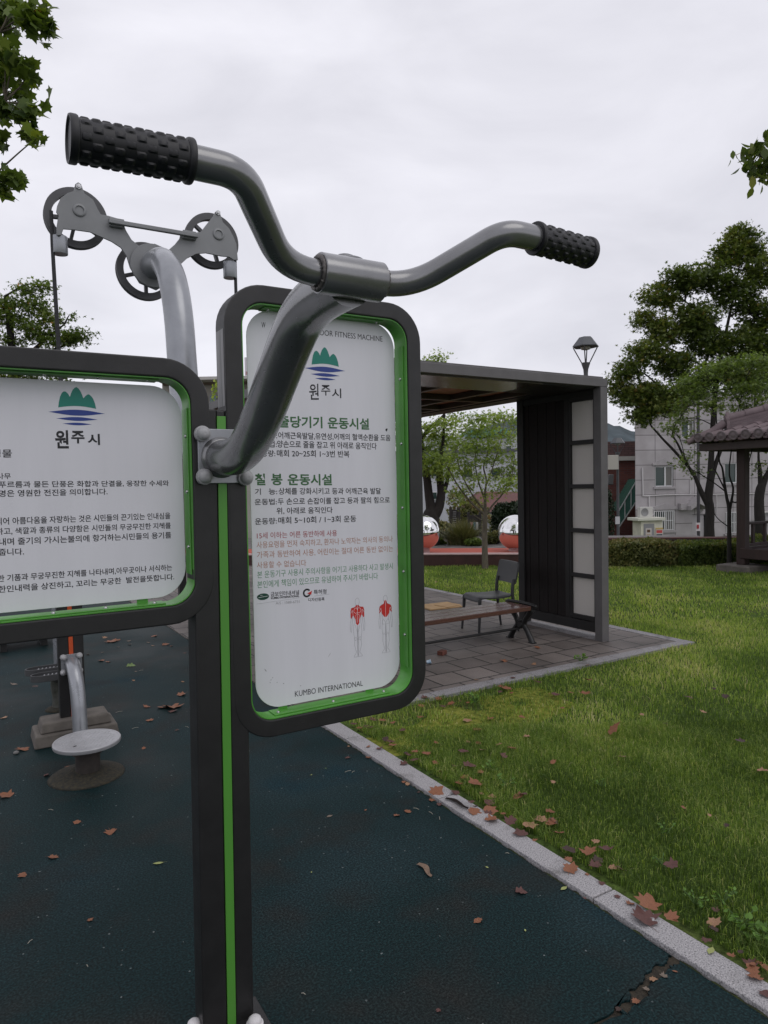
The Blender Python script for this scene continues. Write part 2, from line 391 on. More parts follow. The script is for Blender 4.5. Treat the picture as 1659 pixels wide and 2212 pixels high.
# red platform of the mirror balls, concrete path behind it
P0, P1 = G(760, 1222), G(1290, 1222)
pd = P1-P0; pd /= np.linalg.norm(pd); pn = np.array((-pd[1], pd[0], 0)); 
if pn @ FH < 0: pn = -pn
PA, PB = P0-pd*6, P1+pd*0.6
q = [PA, PB, PB+pn*0.24, PA+pn*0.24]
mb = MB(); mb.prism([(p[0], p[1]) for p in q], (0, 0, -0.05), (1, 0, 0), (0, 1, 0), (0, 0, 0.26))
tag(mb.build('platform', mat('dark_red_edging', (0.045, 0.014, 0.012), 0.6, var=0.3, vscale=6), bevel=0.01), kind='structure')
q = [PA-pn*0.015, PB-pn*0.015, PB+pn*0.255, PA+pn*0.255]
mb = MB(); mb.prism([(p[0], p[1]) for p in q], (0, 0, 0.2115), (1, 0, 0), (0, 1, 0), (0, 0, 0.022))
tag(mb.build('platform_coping', mat('pinkish_coping', (0.40, 0.27, 0.26), 0.7, var=0.15, vscale=9), bevel=0.004), kind='structure')
q = [PA+pn*0.26, PB+pn*0.26, PB+pn*2.75, PA+pn*2.75]
mb = MB(); mb.prism([(p[0], p[1]) for p in q], (0, 0, 0.0), (1, 0, 0), (0, 1, 0), (0, 0, 0.09))
tag(mb.build('platform_surface', mat('red_rubber', (0.40, 0.075, 0.045), 0.8, var=0.25, vscale=90)), kind='structure')
q = [PA+pn*2.8-pd*8, PB+pn*2.8+pd*3, PB+pn*7+pd*3, PA+pn*7-pd*8]
mb = MB(); mb.prism([(p[0], p[1]) for p in q], (0, 0, -0.05), (1, 0, 0), (0, 1, 0), (0, 0, 0.09))
tag(mb.build('path', mat('worn_concrete', (0.13, 0.12, 0.115), 0.8, var=0.4, vscale=3)), kind='structure')
# street beyond the hedge
mb = MB(); a = at(1200, 1100, 30); 
vs = [FH*f+RH*s for f, s in ((24, -30), (24, 60), (37, 60), (37, -30))]
mb.add([(v[0], v[1], ground_z(v[0], v[1])+0.03) for v in vs], [(0, 1, 2, 3)])
mb.f = [f[::-1] for f in mb.f]
tag(mb.build('road', mat('asphalt', (0.05, 0.05, 0.052), 0.85, var=0.3, vscale=20)), kind='structure')

# wooded hills far off
HILL = mat('wooded_hill', (0.070, 0.088, 0.097), 0.95, var=0.35, vscale=0.05, detail=8, spec=0.1)
mb = MB(); ns = 260
xs = np.linspace(-1200, 1700, ns)
def ridge(x):
    return 912+22*math.sin(x*0.011+0.8)+12*math.sin(x*0.031+2)+5*math.sin(x*0.09)+ (16 if 1300 < x < 1345 else 0)*0
tops = []
for x in np.linspace(-700, 2500, ns):
    y = 936-13*math.exp(-((x-1322)/34)**2)-14*math.exp(-((x-1215)/120)**2)-26*math.exp(-((x-1120)/90)**2)+2.0*math.sin(x*0.11)+1.2*math.sin(x*0.53+1)
    if x < 1000: y = 985+10*math.sin(x*0.02)
    tops.append(at(x, y, 420))
vs = []
for p in tops:
    d = p-EYE; d[2] = 0; d /= np.linalg.norm(d)
    for k, (off, hz) in enumerate(((-140, -12.0), (-70, p[2]*0.55), (0, p[2]), (120, p[2]*0.7), (260, -12.0))):
        q = p+d*off; vs.append((q[0], q[1], hz+(random.uniform(-0.7, 0.7) if 0 < k < 4 else 0)))
fs = [(i*5+j, (i+1)*5+j, (i+1)*5+j+1, i*5+j+1) for i in range(ns-1) for j in range(4)]
mb.add(vs, fs); mb.f = [f[::-1] for f in mb.f]
tag(mb.build('hills', HILL, smooth=180), kind='structure')
TR=[
('W', 0.799, 2.1058, 0.8117, 2.1062, 0.0171, 'black', 0),
('OUTDOOR FITNESS MACHINE', 0.9306, 2.1012, 1.2293, 2.1011, 0.0178, 'black', 0),
('원', 0.9538, 1.8941, 0.987, 1.8957, 0.0508, 'black', 1),
('주', 0.9957, 1.9094, 1.0287, 1.9111, 0.0336, 'black', 1),
('시', 1.0341, 1.9029, 1.0681, 1.9045, 0.0314, 'black', 1),
('줄당기기', 0.8452, 1.8033, 0.9978, 1.8048, 0.0371, 'title_green', 2),
('운동시설', 1.0166, 1.8044, 1.1704, 1.8039, 0.0378, 'title_green', 2),
('기', 0.7685, 1.7671, 0.7875, 1.7675, 0.0208, 'black', 1),
('능:', 0.8131, 1.7679, 0.8412, 1.7684, 0.021, 'black', 1),
('어깨근육발달,유연성,어깨의 혈액순환을 도움', 0.8443, 1.7677, 1.2535, 1.7667, 0.0229, 'black', 1),
('운동법:', 0.767, 1.7416, 0.8392, 1.7416, 0.0209, 'black', 1),
('양손으로 줄을 잡고 위 아래로 움직인다', 0.8405, 1.7416, 1.1984, 1.7386, 0.0224, 'black', 1),
('운동량:', 0.767, 1.7129, 0.8332, 1.7132, 0.0201, 'black', 1),
('매회 20~25회 1~3번 반복', 0.8384, 1.7128, 1.0936, 1.7117, 0.0221, 'black', 1),
('철', 0.7646, 1.6259, 0.7985, 1.6253, 0.0361, 'title_green', 2),
('봉', 0.8179, 1.625, 0.8549, 1.6243, 0.0358, 'title_green', 2),
('운동시설', 0.8725, 1.6236, 1.0272, 1.621, 0.0367, 'title_green', 2),
('기', 0.7638, 1.5965, 0.7828, 1.5965, 0.0192, 'black', 1),
('능:', 0.8085, 1.5963, 0.8366, 1.5956, 0.0195, 'black', 1),
('상체를 강화시키고 등과 어깨근육 발달', 0.8409, 1.5955, 1.2115, 1.5884, 0.0212, 'black', 1),
('운동법:', 0.7621, 1.5653, 0.8344, 1.5643, 0.0194, 'black', 1),
('두 손으로 손잡이를 잡고 등과 팔의 힘으로', 0.8379, 1.5637, 1.2463, 1.5572, 0.0213, 'black', 1),
('위, 아래로 움직인다', 0.8327, 1.5337, 1.0273, 1.5301, 0.0217, 'black', 1),
('운동량:', 0.7613, 1.5052, 0.8328, 1.5044, 0.0202, 'black', 1),
('매회 5~10회 / 1~3회 운동', 0.8376, 1.5041, 1.1142, 1.4985, 0.0219, 'black', 1),
('15세 이하는 어른 동반하에 사용', 0.7664, 1.4615, 1.0413, 1.4554, 0.0199, 'red', 0),
('사용요령을 먼저 숙지하고, 환자나 노약자는 의사의 동의나', 0.7647, 1.4314, 1.2549, 1.423, 0.0221, 'tan', 0),
('가족과 동반하여 사용, 어린이는 절대 어른 동반 없이는', 0.7647, 1.4012, 1.2552, 1.3896, 0.0221, 'tan', 0),
('사용할 수 없습니다', 0.7639, 1.371, 0.9288, 1.366, 0.0205, 'tan', 0),
('본 운동기구 사용시 주의사항을 어기고 사용하다 사고 발생시', 0.7643, 1.3407, 1.2529, 1.3302, 0.0221, 'green', 0),
('본인에게 책임이 있으므로 유념하여 주시기 바랍니다', 0.7635, 1.31, 1.1931, 1.3011, 0.0224, 'green', 0),
('금보인터내셔널', 0.8063, 1.2799, 0.9023, 1.277, 0.0149, 'black', 1),
('KUMBO INTERNATIONAL', 0.807, 1.2716, 0.9021, 1.2694, 0.007, 'black', 2),
('A/S : 1588-6731', 0.8221, 1.2536, 0.903, 1.2509, 0.0083, 'grey', 0),
('특허청', 0.9531, 1.272, 0.9985, 1.2705, 0.0153, 'black', 1),
('디자인등록', 0.9336, 1.2511, 0.9909, 1.2486, 0.0114, 'black', 1),
('KUMBO INTERNATIONAL', 0.8794, 0.9531, 1.1262, 0.9473, 0.0181, 'black', 0)]
TL=[
('원', 0.2142, 1.7321, 0.247, 1.7324, 0.0485, 'black', 2),
('주', 0.2537, 1.7457, 0.2865, 1.7462, 0.0338, 'black', 2),
('시', 0.2939, 1.7422, 0.3251, 1.7426, 0.0301, 'black', 2),
('징물', 0.0667, 1.707, 0.1122, 1.708, 0.021, 'black', 1),
('나무', 0.0771, 1.6529, 0.1075, 1.6529, 0.0153, 'black', 1),
('푸르름과 물든 단풍은 화합과 단결을, 웅장한 수세와', 0.0797, 1.6303, 0.5059, 1.6274, 0.0174, 'black', 1),
('명은 영원한 전진을 의미합니다.', 0.0795, 1.6077, 0.34, 1.6072, 0.0175, 'black', 1),
('되어 아름다움을 자랑하는 것은 시민들의 끈기있는 인내심을', 0.0696, 1.5364, 0.5072, 1.5338, 0.0186, 'black', 1),
('하고, 색깔과 종류의 다양함은 시민들의 무궁무진한 지혜를', 0.0697, 1.5103, 0.5076, 1.5053, 0.0187, 'black', 1),
('내며 줄기의 가시는불의에 항거하는시민들의 용기를', 0.0754, 1.4839, 0.5081, 1.4784, 0.0187, 'black', 1),
('줍니다.', 0.0735, 1.4582, 0.1309, 1.4562, 0.0178, 'black', 1),
('한 기품과 무궁무진한 지혜를 나타내며,아무곳이나 서식하는', 0.0687, 1.39, 0.5074, 1.3848, 0.0187, 'black', 1),
('한인내력을 상진하고, 꼬리는 무궁한  발전을뜻합니다.', 0.0694, 1.3622, 0.5129, 1.3574, 0.0188, 'black', 1)]
# ------------------------------------------------------------------ the fitness machine in front
DARK = mat('charcoal_powder_coat', (0.015, 0.0145, 0.0145), 0.42, var=0.4, vscale=9, bump=0.12, bscale=500, rvar=0.12)
GREEN = mat('green_enamel', (0.075, 0.29, 0.035), 0.38, var=0.22, vscale=5, rvar=0.1, bump=0.05, bscale=60)
STRIPG = mat('green_strip_paint', (0.085, 0.30, 0.04), 0.4, col2=(0.075, 0.24, 0.035), vscale=3, stretch=(1, 1, 0.3), rvar=0.1)
SILVER = mat('grey_silver_paint', (0.215, 0.215, 0.22), 0.26, metal=0.62, var=0.16, vscale=7, coat=0.35, bump=0.06, bscale=45, rvar=0.14)
SILVER2 = mat('weathered_silver_paint', (0.30, 0.31, 0.33), 0.30, metal=0.5, var=0.16, vscale=7, coat=0.2, rvar=0.12)
CAPM = mat('grey_plastic_cap', (0.34, 0.34, 0.345), 0.55, var=0.12, vscale=30)
STEEL = mat('stainless_screw', (0.5, 0.5, 0.5), 0.25, metal=1.0)
GRIP = mat('black_rubber_grip', (0.010, 0.010, 0.0125), 0.5, var=0.2, vscale=40)
WHITE = mat('white_sign_sheet', (0.68, 0.675, 0.715), 0.32, var=0.035, vscale=3.0, rvar=0.08, spec=0.4, stretch=(4, 4, 0.5), detail=8)
INK = {'black': mat('black_ink', (0.012, 0.012, 0.016), 0.5), 'title_green': mat('dark_green_ink', (0.04, 0.13, 0.045), 0.5),
       'red': mat('dark_red_ink', (0.33, 0.012, 0.02), 0.5), 'tan': mat('brown_orange_ink', (0.42, 0.20, 0.13), 0.5),
       'green': mat('leaf_green_ink', (0.09, 0.26, 0.13), 0.5), 'grey': mat('grey_ink', (0.33, 0.33, 0.34), 0.5),
       'teal': mat('teal_ink', (0.006, 0.20, 0.15), 0.45), 'blue': mat('blue_ink', (0.018, 0.045, 0.24), 0.45),
       'muscle': mat('red_figure_ink', (0.55, 0.025, 0.02), 0.5), 'line': mat('fine_grey_line', (0.22, 0.22, 0.23), 0.5), 'paper': mat('white_figure_line', (0.7, 0.7, 0.72), 0.5)}

VF, TH = 1.985, 0.085         # front face of frame, depth of frame tube
LEAN = 0.011
M = thing('fitness_machine', 'tall charcoal and green exercise station with two white signs and a grey handlebar', 'exercise machine', (0.64, VF+TH/2, 0))

def lean(mb):
    mb.v = [(x+LEAN*(z-1.85), y, z) for x, y, z in mb.v]; return mb
# post: two tubes side by side with a green strip between them
bx = MB()
bx.box(0.566, 0.639, VF+0.002, VF+TH, 0.0, 1.849)
bx.box(0.666, 0.722, VF+0.002, VF+TH, 0.0, 1.849)
bx.box(0.639, 0.666, VF+0.006, VF+TH-0.004, 0.0, 1.847)
post = lean(bx).build('post', DARK, M, bevel=0.006, seg=3)
lean(MB().box(0.6395, 0.6655, VF+0.0005, VF+0.0055, 0.0, 1.828)).build('green_strip', STRIPG, M, bevel=0.001)
bp = MB().box(0.50, 0.735, VF-0.11, VF+TH-0.005, 0.0, 0.012)
bp.build('base_plate', DARK, M, bevel=0.003)
def cap(mb, c, ax, r=0.0232):
    """domed plastic nut cover with its collar"""
    mb.lathe([(r, 0), (r, 0.009), (r*0.97, 0.012), (r*0.80, 0.0135), (r*0.79, 0.018), (r*0.72, 0.025), (r*0.5, 0.0305), (r*0.25, 0.0325), (r*0.06, 0.0328), (1e-6, 0.0322)], c, ax, 28)
BQ1, BQ2 = G(420, 2234), G(551, 2226)
for x, y in ((BQ1[0], BQ1[1]), (BQ2[0], BQ2[1])):
    mb = MB(); cap(mb, (x, y, 0.012), (0, 0, 1), 0.026); mb.build('bolt_cap', mat('white_plastic_cap', (0.62, 0.6, 0.6), 0.5), M, smooth=40)

def frame_prof(w, t, c=0.0055):
    k = c*0.3
    return [(c, 0), (w-c, 0), (w-k, k), (w, c), (w, t-c), (w-c, t), (c, t), (0, t-c), (0, c), (k, k)]
def sign(u0, u1, z0, z1, rad, plate, name_label, nscrew_v, nscrew_h):
    w = 0.0535
    fr = MB().ringbar(u0, u1, z0, z1, rad, frame_prof(w, TH), VF, 10).build('sign_frame', DARK, M, smooth=28)
    wn_ = fr.modifiers.new('weighted', 'WEIGHTED_NORMAL'); wn_.keep_sharp = True; wn_.weight = 100
    fr['label'] = name_label
    # green liner: an L-shaped sheet round the inside of the tube
    g = MB(); i0 = w+0.0006
    g.ringbar(u0, u1, z0, z1, rad, [(i0, 0.006), (i0+0.003, 0.006), (i0+0.003, TH-0.006), (i0, TH-0.006)], VF, 10)
    ln = g.build('green_liner', GREEN, M, smooth=40)
    # clamping strips with their screws on the straight runs
    a, b_, c_, d = u0+rad+0.01, u1-rad-0.01, z0+rad+0.01, z1-rad-0.01; s = w+0.0042; th = 0.003; y0, y1 = VF+0.022, VF+0.076
    sp = MB()
    sp.box(a, b_, y0, y1, z0+s, z0+s+th); sp.box(a, b_, y0, y1, z1-s-th, z1-s)
    sp.box(u0+s, u0+s+th, y0, y1, c_, d); sp.box(u1-s-th, u1-s, y0, y1, c_, d)
    stp = sp.build('clamp_strip', GREEN, M, bevel=0.0008)
    ym = VF+0.038
    def screw(c, ax):
        q = MB(); q.lathe([(0.0052, 0), (0.0052, 0.0012), (0.0048, 0.003), (0.003, 0.0048), (1e-6, 0.0055)], c, ax, 14)
        q.build('screw', STEEL, stp, smooth=40)
    for i in range(nscrew_v):
        z = c_+(d-c_)*(i+0.5)/nscrew_v
        screw((u1-s-th, ym, z), (-1, 0, 0)); screw((u0+s+th, ym, z), (1, 0, 0))
    for i in range(nscrew_h):
        u = a+(b_-a)*(0.04+0.92*i/(nscrew_h-1))
        screw((u, ym, z0+s+th), (0, 0, 1)); screw((u, ym, z1-s-th), (0, 0, -1))
    # the printed sheet and the little tabs that hold it
    p0, p1, q0, q1, pr = plate
    P, _ = rr_pts(p0, p1, q0, q1, pr, 10)
    pl = MB().prism(P, (0, VF+0.0604, 0), (1, 0, 0), (0, 0, 1), (0, 0.004, 0)).build('sign_sheet', WHITE, M, bevel=0.0008)
    tb = MB()
    for u in (a+0.03, b_-0.07): tb.box(u, u+0.03, VF+0.066, VF+0.070, z0+s+th, q0+0.03)
    for k in range(0, len(tb.v), 8):
        t1 = MB(); t1.v = tb.v[k:k+8]; t1.f = tb.f[:6]; t1.mi = [0]*6; t1.build('holding_tab', GREEN, M)
    return pl
sheetR = sign(0.668, 1.357, 0.854, 2.224, 0.125, (0.757, 1.286, 0.924, 2.166, 0.085), 'upright portrait frame on the right of the post', 5, 3)
sheetL = sign(-0.36, 0.618, 1.236, 1.985, 0.125, (-0.28, 0.552, 1.308, 1.914, 0.085), 'wide landscape frame on the left of the post', 3, 6)

VT = VF+0.060   # printed surface
KS = VT/2.026      # the rows were measured on a plane at 2.026
def ku(u): return u*KS
def kz(z): return CAM_H+(z-CAM_H)*KS
def write_lines(rows, parent):
    for body, u0, za, u1, zb, h, col, bold in rows:
        mb = MB(); letter(mb, body.replace('~', '\u223c'), ku(u0), kz(za), ku(u1), kz(zb), h*KS, bold, VT)
        mb.build('lettering', INK[col], parent)
# scuffed outer flank of the upright frame
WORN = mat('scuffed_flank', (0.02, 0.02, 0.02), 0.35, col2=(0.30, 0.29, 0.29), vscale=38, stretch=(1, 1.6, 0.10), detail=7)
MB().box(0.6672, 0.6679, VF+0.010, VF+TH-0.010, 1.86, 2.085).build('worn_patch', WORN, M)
write_lines(TR, sheetR); write_lines(TL, sheetL)
def flat(poly, v=VT):
    poly = [(ku(a), kz(b)) for a, b in poly]
    return MB().prism(poly, (0, v, 0), (1, 0, 0), (0, 0, 1), (0, 0.0002, 0))
def emblem(hill, waves, parent):
    u0, u1, z0, z1 = hill; w = u1-u0; h = z1-z0
    def P(a, b): return (u0+a*w, z0+b*h)
    poly = []
    n = 14
    for i in range(n+1): t = i/n; poly.append(P(t, 0.0+0.10*math.sin(math.pi*t)))           # curved foot
    right = [(1.0, 0.0), (0.975, 0.25), (0.93, 0.47), (0.88, 0.60), (0.82, 0.68), (0.77, 0.66), (0.71, 0.57), (0.67, 0.48)]
    mid = [(0.64, 0.62), (0.60, 0.80), (0.55, 0.93), (0.50, 1.0), (0.45, 0.97), (0.39, 0.85), (0.34, 0.66), (0.315, 0.52)]
    left = [(0.27, 0.66), (0.21, 0.76), (0.16, 0.765), (0.11, 0.70), (0.06, 0.52), (0.025, 0.27)]
    poly += [P(*q) for q in right[1:]+mid+left]
    flat(poly).build('hill_emblem', INK['teal'], parent)
    mb = MB()
    for a, b_, c_, d in waves:
        a, b_, c_, d = ku(a), ku(b_), kz(c_), kz(d)
        m_ = (c_+d)/2; q = []
        for i in range(17): t = i/16; q.append((a+(b_-a)*t, m_+(d-m_)*math.sin(math.pi*t)**1.15))
        for i in range(15, 0, -1): t = i/16; q.append((a+(b_-a)*t, m_-(m_-c_)*math.sin(math.pi*t)**1.15))
        mb.prism(q, (0, VT, 0), (1, 0, 0), (0, 0, 1), (0, 0.0002, 0))
    mb.build('wave_emblem', INK['blue'], parent)
emblem((0.9642, 1.0613, 2.0057, 2.0644), [(0.9394, 1.0844, 1.985, 2.002), (0.959, 1.0647, 1.9706, 1.9815), (0.9748, 1.049, 1.9592, 1.967)], sheetR)
emblem((0.2245, 0.3183, 1.8402, 1.8963), [(0.2001, 0.3407, 1.8201, 1.836), (0.2186, 0.3217, 1.8061, 1.8165), (0.2334, 0.306, 1.7945, 1.8015)], sheetL)

# maker's oval, registration mark, thin rules
def ell(cx, cz, rx, rz, n=28): return [(cx+rx*math.cos(2*math.pi*i/n), cz+rz*math.sin(2*math.pi*i/n)) for i in range(n)]
flat(ell(0.781, 1.2823, 0.0197, 0.0102)).build('oval_mark', mat('bottle_green_ink', (0.008, 0.055, 0.035), 0.4), sheetR)
mb = MB(); mb.prism([(ku(a), kz(b)) for a, b in [(0.766, 1.280), (0.797, 1.2825), (0.797, 1.2835), (0.766, 1.2812)]], (0, VT-0.0003, 0), (1, 0, 0), (0, 0, 1), (0, 0.0002, 0))
mb.prism([(ku(a), kz(b)) for a, b in [(0.772, 1.2862), (0.78, 1.2868), (0.78, 1.2876), (0.772, 1.287)]], (0, VT-0.0003, 0), (1, 0, 0), (0, 0, 1), (0, 0.0002, 0)); mb.build('oval_mark_line', INK['paper'], sheetR)
mb = MB(); cx, cz = ku(0.9293), kz(1.2796)
for i in range(30):
    a0, a1 = R(35+i*9.8), R(35+(i+1)*9.8)
    mb.prism([(cx+0.0142*math.cos(a0), cz+0.0142*math.sin(a0)), (cx+0.0142*math.cos(a1), cz+0.0142*math.sin(a1)), (cx+0.0085*math.cos(a1), cz+0.0085*math.sin(a1)), (cx+0.0085*math.cos(a0), cz+0.0085*math.sin(a0))], (0, VT, 0), (1, 0, 0), (0, 0, 1), (0, 0.0002, 0))
mb.build('ring_mark', INK['black'], sheetR)
flat([(0.930, 1.278), (0.947, 1.285), (0.944, 1.2725)], VT-0.0003).build('triangle_mark', INK['muscle'], sheetR)
mb = MB(); mb.prism([(ku(a), kz(b)) for a, b in [(0.759, 1.2615), (0.903, 1.2665), (0.903, 1.2671), (0.759, 1.2621)]], (0, VT, 0), (1, 0, 0), (0, 0, 1), (0, 0.0002, 0))
mb.prism([(ku(a), kz(b)) for a, b in [(0.954, 1.2668), (1.0093, 1.2680), (1.0093, 1.2688), (0.954, 1.2676)]], (0, VT, 0), (1, 0, 0), (0, 0, 1), (0, 0.0002, 0)); mb.build('thin_rule', INK['grey'], sheetR)

# muscle figures
def stroke(mb, pts, wd, v):
    for p, q in zip(pts[:-1], pts[1:]):
        d = (q[0]-p[0], q[1]-p[1]); l = math.hypot(*d) or 1e-9; nx, nz_ = -d[1]/l*wd/2, d[0]/l*wd/2
        mb.prism([(p[0]+nx, p[1]+nz_), (p[0]-nx, p[1]-nz_), (q[0]-nx, q[1]-nz_), (q[0]+nx, q[1]+nz_)], (0, v, 0), (1, 0, 0), (0, 0, 1), (0, 0.0002, 0))
def figure(u0, u1, z0, z1, back):
    u0, u1, z0, z1 = ku(u0), ku(u1), kz(z0), kz(z1); cx = (u0+u1)/2; w = u1-u0; h = z1-z0
    def P(a, b, s=1): return (cx+s*a*w/2, z1-b*h)
    fill, lines, wl = MB(), MB(), MB()
    head = [(cx+0.14*w*math.cos(a), z1-0.062*h+0.062*h*math.sin(a)) for a in [2*math.pi*i/20 for i in range(21)]]
    stroke(lines, head, 0.0006, VT)
    for s in (1, -1):
        body = [(0.16, 0.11), (0.2, 0.14), (0.62, 0.165), (0.86, 0.2), (0.88, 0.27), (0.86, 0.34)]
        stroke(lines, [P(a, b, s) for a, b in body], 0.0006, VT)
        stroke(lines, [P(a, b, s) for a, b in [(0.86, 0.34), (0.97, 0.44), (0.96, 0.5), (0.93, 0.56), (0.80, 0.57), (0.78, 0.5), (0.68, 0.38), (0.62, 0.29)]], 0.0006, VT)
        stroke(lines, [P(a, b, s) for a, b in [(0.46, 0.3), (0.42, 0.40), (0.52, 0.48), (0.55, 0.58), (0.42, 0.70), (0.46, 0.80), (0.22, 0.93), (0.5, 0.975), (0.55, 1.0), (0.04, 1.0), (0.08, 0.93), (0.1, 0.8), (0.08, 0.72), (0.05, 0.62), (0.0, 0.47)]], 0.0006, VT)
        if back:
            fill.prism([P(a, b, s) for a, b in [(0.0, 0.08), (0.15, 0.10), (0.24, 0.145), (0.78, 0.18), (0.9, 0.24), (0.9, 0.31), (0.62, 0.27), (0.5, 0.32), (0.18, 0.375), (0.0, 0.38)]], (0, VT, 0), (1, 0, 0), (0, 0, 1), (0, 0.0002, 0))
            stroke(lines, [P(a, b, s) for a, b in [(0.05, 0.47), (0.3, 0.41), (0.48, 0.45), (0.45, 0.5), (0.1, 0.5)]], 0.0005, VT)
            stroke(lines, [P(a, b, s) for a, b in [(0.12, 0.69), (0.28, 0.65), (0.42, 0.69)]], 0.0005, VT)
            stroke(wl, [P(a, b, s) for a, b in [(0.95, 0.29), (0.66, 0.215), (0.55, 0.29)]], 0.001, VT-0.0003)
        else:
            fill.prism([P(a, b, s) for a, b in [(0.0, 0.12), (0.18, 0.12), (0.3, 0.15), (0.8, 0.16), (0.92, 0.22), (0.9, 0.33), (0.78, 0.34), (0.6, 0.28), (0.5, 0.30), (0.28, 0.36), (0.22, 0.43), (0.0, 0.465)]], (0, VT, 0), (1, 0, 0), (0, 0, 1), (0, 0.0002, 0))
            stroke(wl, [P(a, b, s) for a, b in [(0.02, 0.25), (0.3, 0.255), (0.5, 0.22), (0.4, 0.175), (0.1, 0.165), (0.02, 0.2)]], 0.001, VT-0.0003)
            stroke(wl, [P(a, b, s) for a, b in [(0.9, 0.25), (0.66, 0.2), (0.58, 0.28)]], 0.001, VT-0.0003)
            stroke(wl, [P(a, b, s) for a, b in [(0.24, 0.42), (0.2, 0.34), (0.3, 0.30), (0.02, 0.27)]], 0.0008, VT-0.0003)
            stroke(lines, [P(a, b, s) for a, b in [(0.1, 0.70), (0.28, 0.66), (0.45, 0.69), (0.3, 0.725), (0.1, 0.70)]], 0.0005, VT)
            stroke(lines, [P(a, b, s) for a, b in [(0.3, 0.46), (0.08, 0.58)]], 0.0005, VT)
    stroke(wl, [P(0, 0.09), P(0, 0.42)], 0.001, VT-0.0003)
    stroke(lines, [P(0, 0.47), P(0, 0.98)], 0.0006, VT)
    fill.build('muscle_diagram', INK['muscle'], sheetR); lines.build('figure_outline', INK['line'], sheetR); wl.build('figure_highlight', INK['paper'], sheetR)
figure(1.0826, 1.1399, 1.0484, 1.2448, False); figure(1.1928, 1.2487, 1.047, 1.2437, True)
# scuffs and a speck of dirt on the sheet
mb = MB(); rnd = random.Random(3)
def blot(cx, cz, r_, e, a):
    cx, cz = ku(cx), kz(cz)
    pts = []
    for i in range(9):
        t = 2*math.pi*i/9; rr = r_*rnd.uniform(0.6, 1.2); x_, z_ = rr*e*math.cos(t), rr*math.sin(t)
        pts.append((cx+x_*math.cos(a)-z_*math.sin(a), cz+x_*math.sin(a)+z_*math.cos(a)))
    mb.prism(pts, (0, VT, 0), (1, 0, 0), (0, 0, 1), (0, 0.0002, 0))
blot(0.783, 1.053, 0.0016, 4.5, -0.9)
for q in ((0.80, 1.02), (0.806, 1.026), (0.797, 1.012), (0.82, 1.009), (0.842, 1.002), (0.9, 0.985)): blot(q[0], q[1], 0.0014, 1.5, rnd.uniform(0, 3))
blot(1.005, 1.07, 0.0009, 9, 0.9)
mb.build('scuff_mark', INK['grey'], sheetR)
mb = MB(); blot(1.239, 1.806, 0.0042, 1.3, 1.2); mb.build('dirt_speck', INK['black'], sheetR)

# pull-up arm: plate, curved tube, sleeve, handlebar, grips
UA = 0.646
mp_ = MB().box(0.578, 0.729, VF-0.009, VF, 1.633, 1.790).build('mounting_plate', SILVER2, M, bevel=0.002)
for u, z in ((0.5905, 1.7745), (0.7145, 1.7745), (0.5925, 1.6525), (0.7145, 1.6485)):
    mb = MB(); cap(mb, (u, VF-0.009, z), (0, -1, 0)); mb.build('bolt_cap', CAPM, mp_, smooth=40)
arm = smooth_path([(UA, VF-0.009, 1.708), (UA, 1.915, 1.705), (UA, 1.835, 1.708), (UA, 1.745, 1.735), (UA, 1.641, 1.800), (UA, 1.546, 1.878), (UA, 1.46, 1.948), (UA, 1.40, 1.985), (UA, 1.34, 2.003), (UA, 1.27, 2.010), (UA, 1.185, 2.011)], 5)
MB().tube(arm, 0.0508, 36).build('curved_arm', SILVER, M, smooth=50)
mb = MB(); mb.lathe([(0.060, 0), (0.059, 0.004), (0.0525, 0.010), (0.050, 0.012)], (UA, VF-0.009, 1.708), (0, -1, 0), 36); mb.build('weld_collar', SILVER, M, smooth=60)
SZ, SV = 2.011, 1.170
mb = MB(); mb.lathe([(0.0255, -0.066), (0.036, -0.066), (0.0375, -0.0645), (0.0375, 0.0645), (0.036, 0.066), (0.0255, 0.066)], (0.641, SV, SZ), (1, 0, 0), 40)
mb.lathe([(0.030, 0.0), (0.030, 0.0395), (0.026, 0.0415), (1e-6, 0.0418)], (0.648, SV+0.02, SZ), (0, 0, 1), 28)
sleeve = mb.build('sleeve', SILVER, M, smooth=40)
rw = random.Random(4)
for sx in (-0.067, 0.067):
    pts = [(0.641+sx+rw.uniform(-0.0008, 0.0008), SV+0.0285*math.cos(2*math.pi*i/60), SZ+0.0285*math.sin(2*math.pi*i/60)) for i in range(61)]
    MB().tube(pts, [0.0042+0.0012*(i % 2)+rw.uniform(-0.0006, 0.0006) for i in range(61)], 8, cap=False).build('weld_bead', mat('rusty_weld', (0.12, 0.11, 0.105), 0.5, metal=0.4, var=0.4, vscale=90), sleeve, smooth=60)
GZ, GV = 2.097, 1.030
def side(s):
    c = 0.641
    P = [(c, SV, SZ), (c+s*0.135, SV, SZ), (c+s*0.260, GV, GZ), (c+s*0.336, GV, GZ), (c+s*0.497, GV+0.0121, GZ)]
    return round_path(P, [0.075, 0.085, 0.004], 10)
bar = side(-1)[::-1]+side(1)[1:]
hb = MB().tube(bar, 0.0243, 28).build('handlebar', SILVER, M, smooth=50)
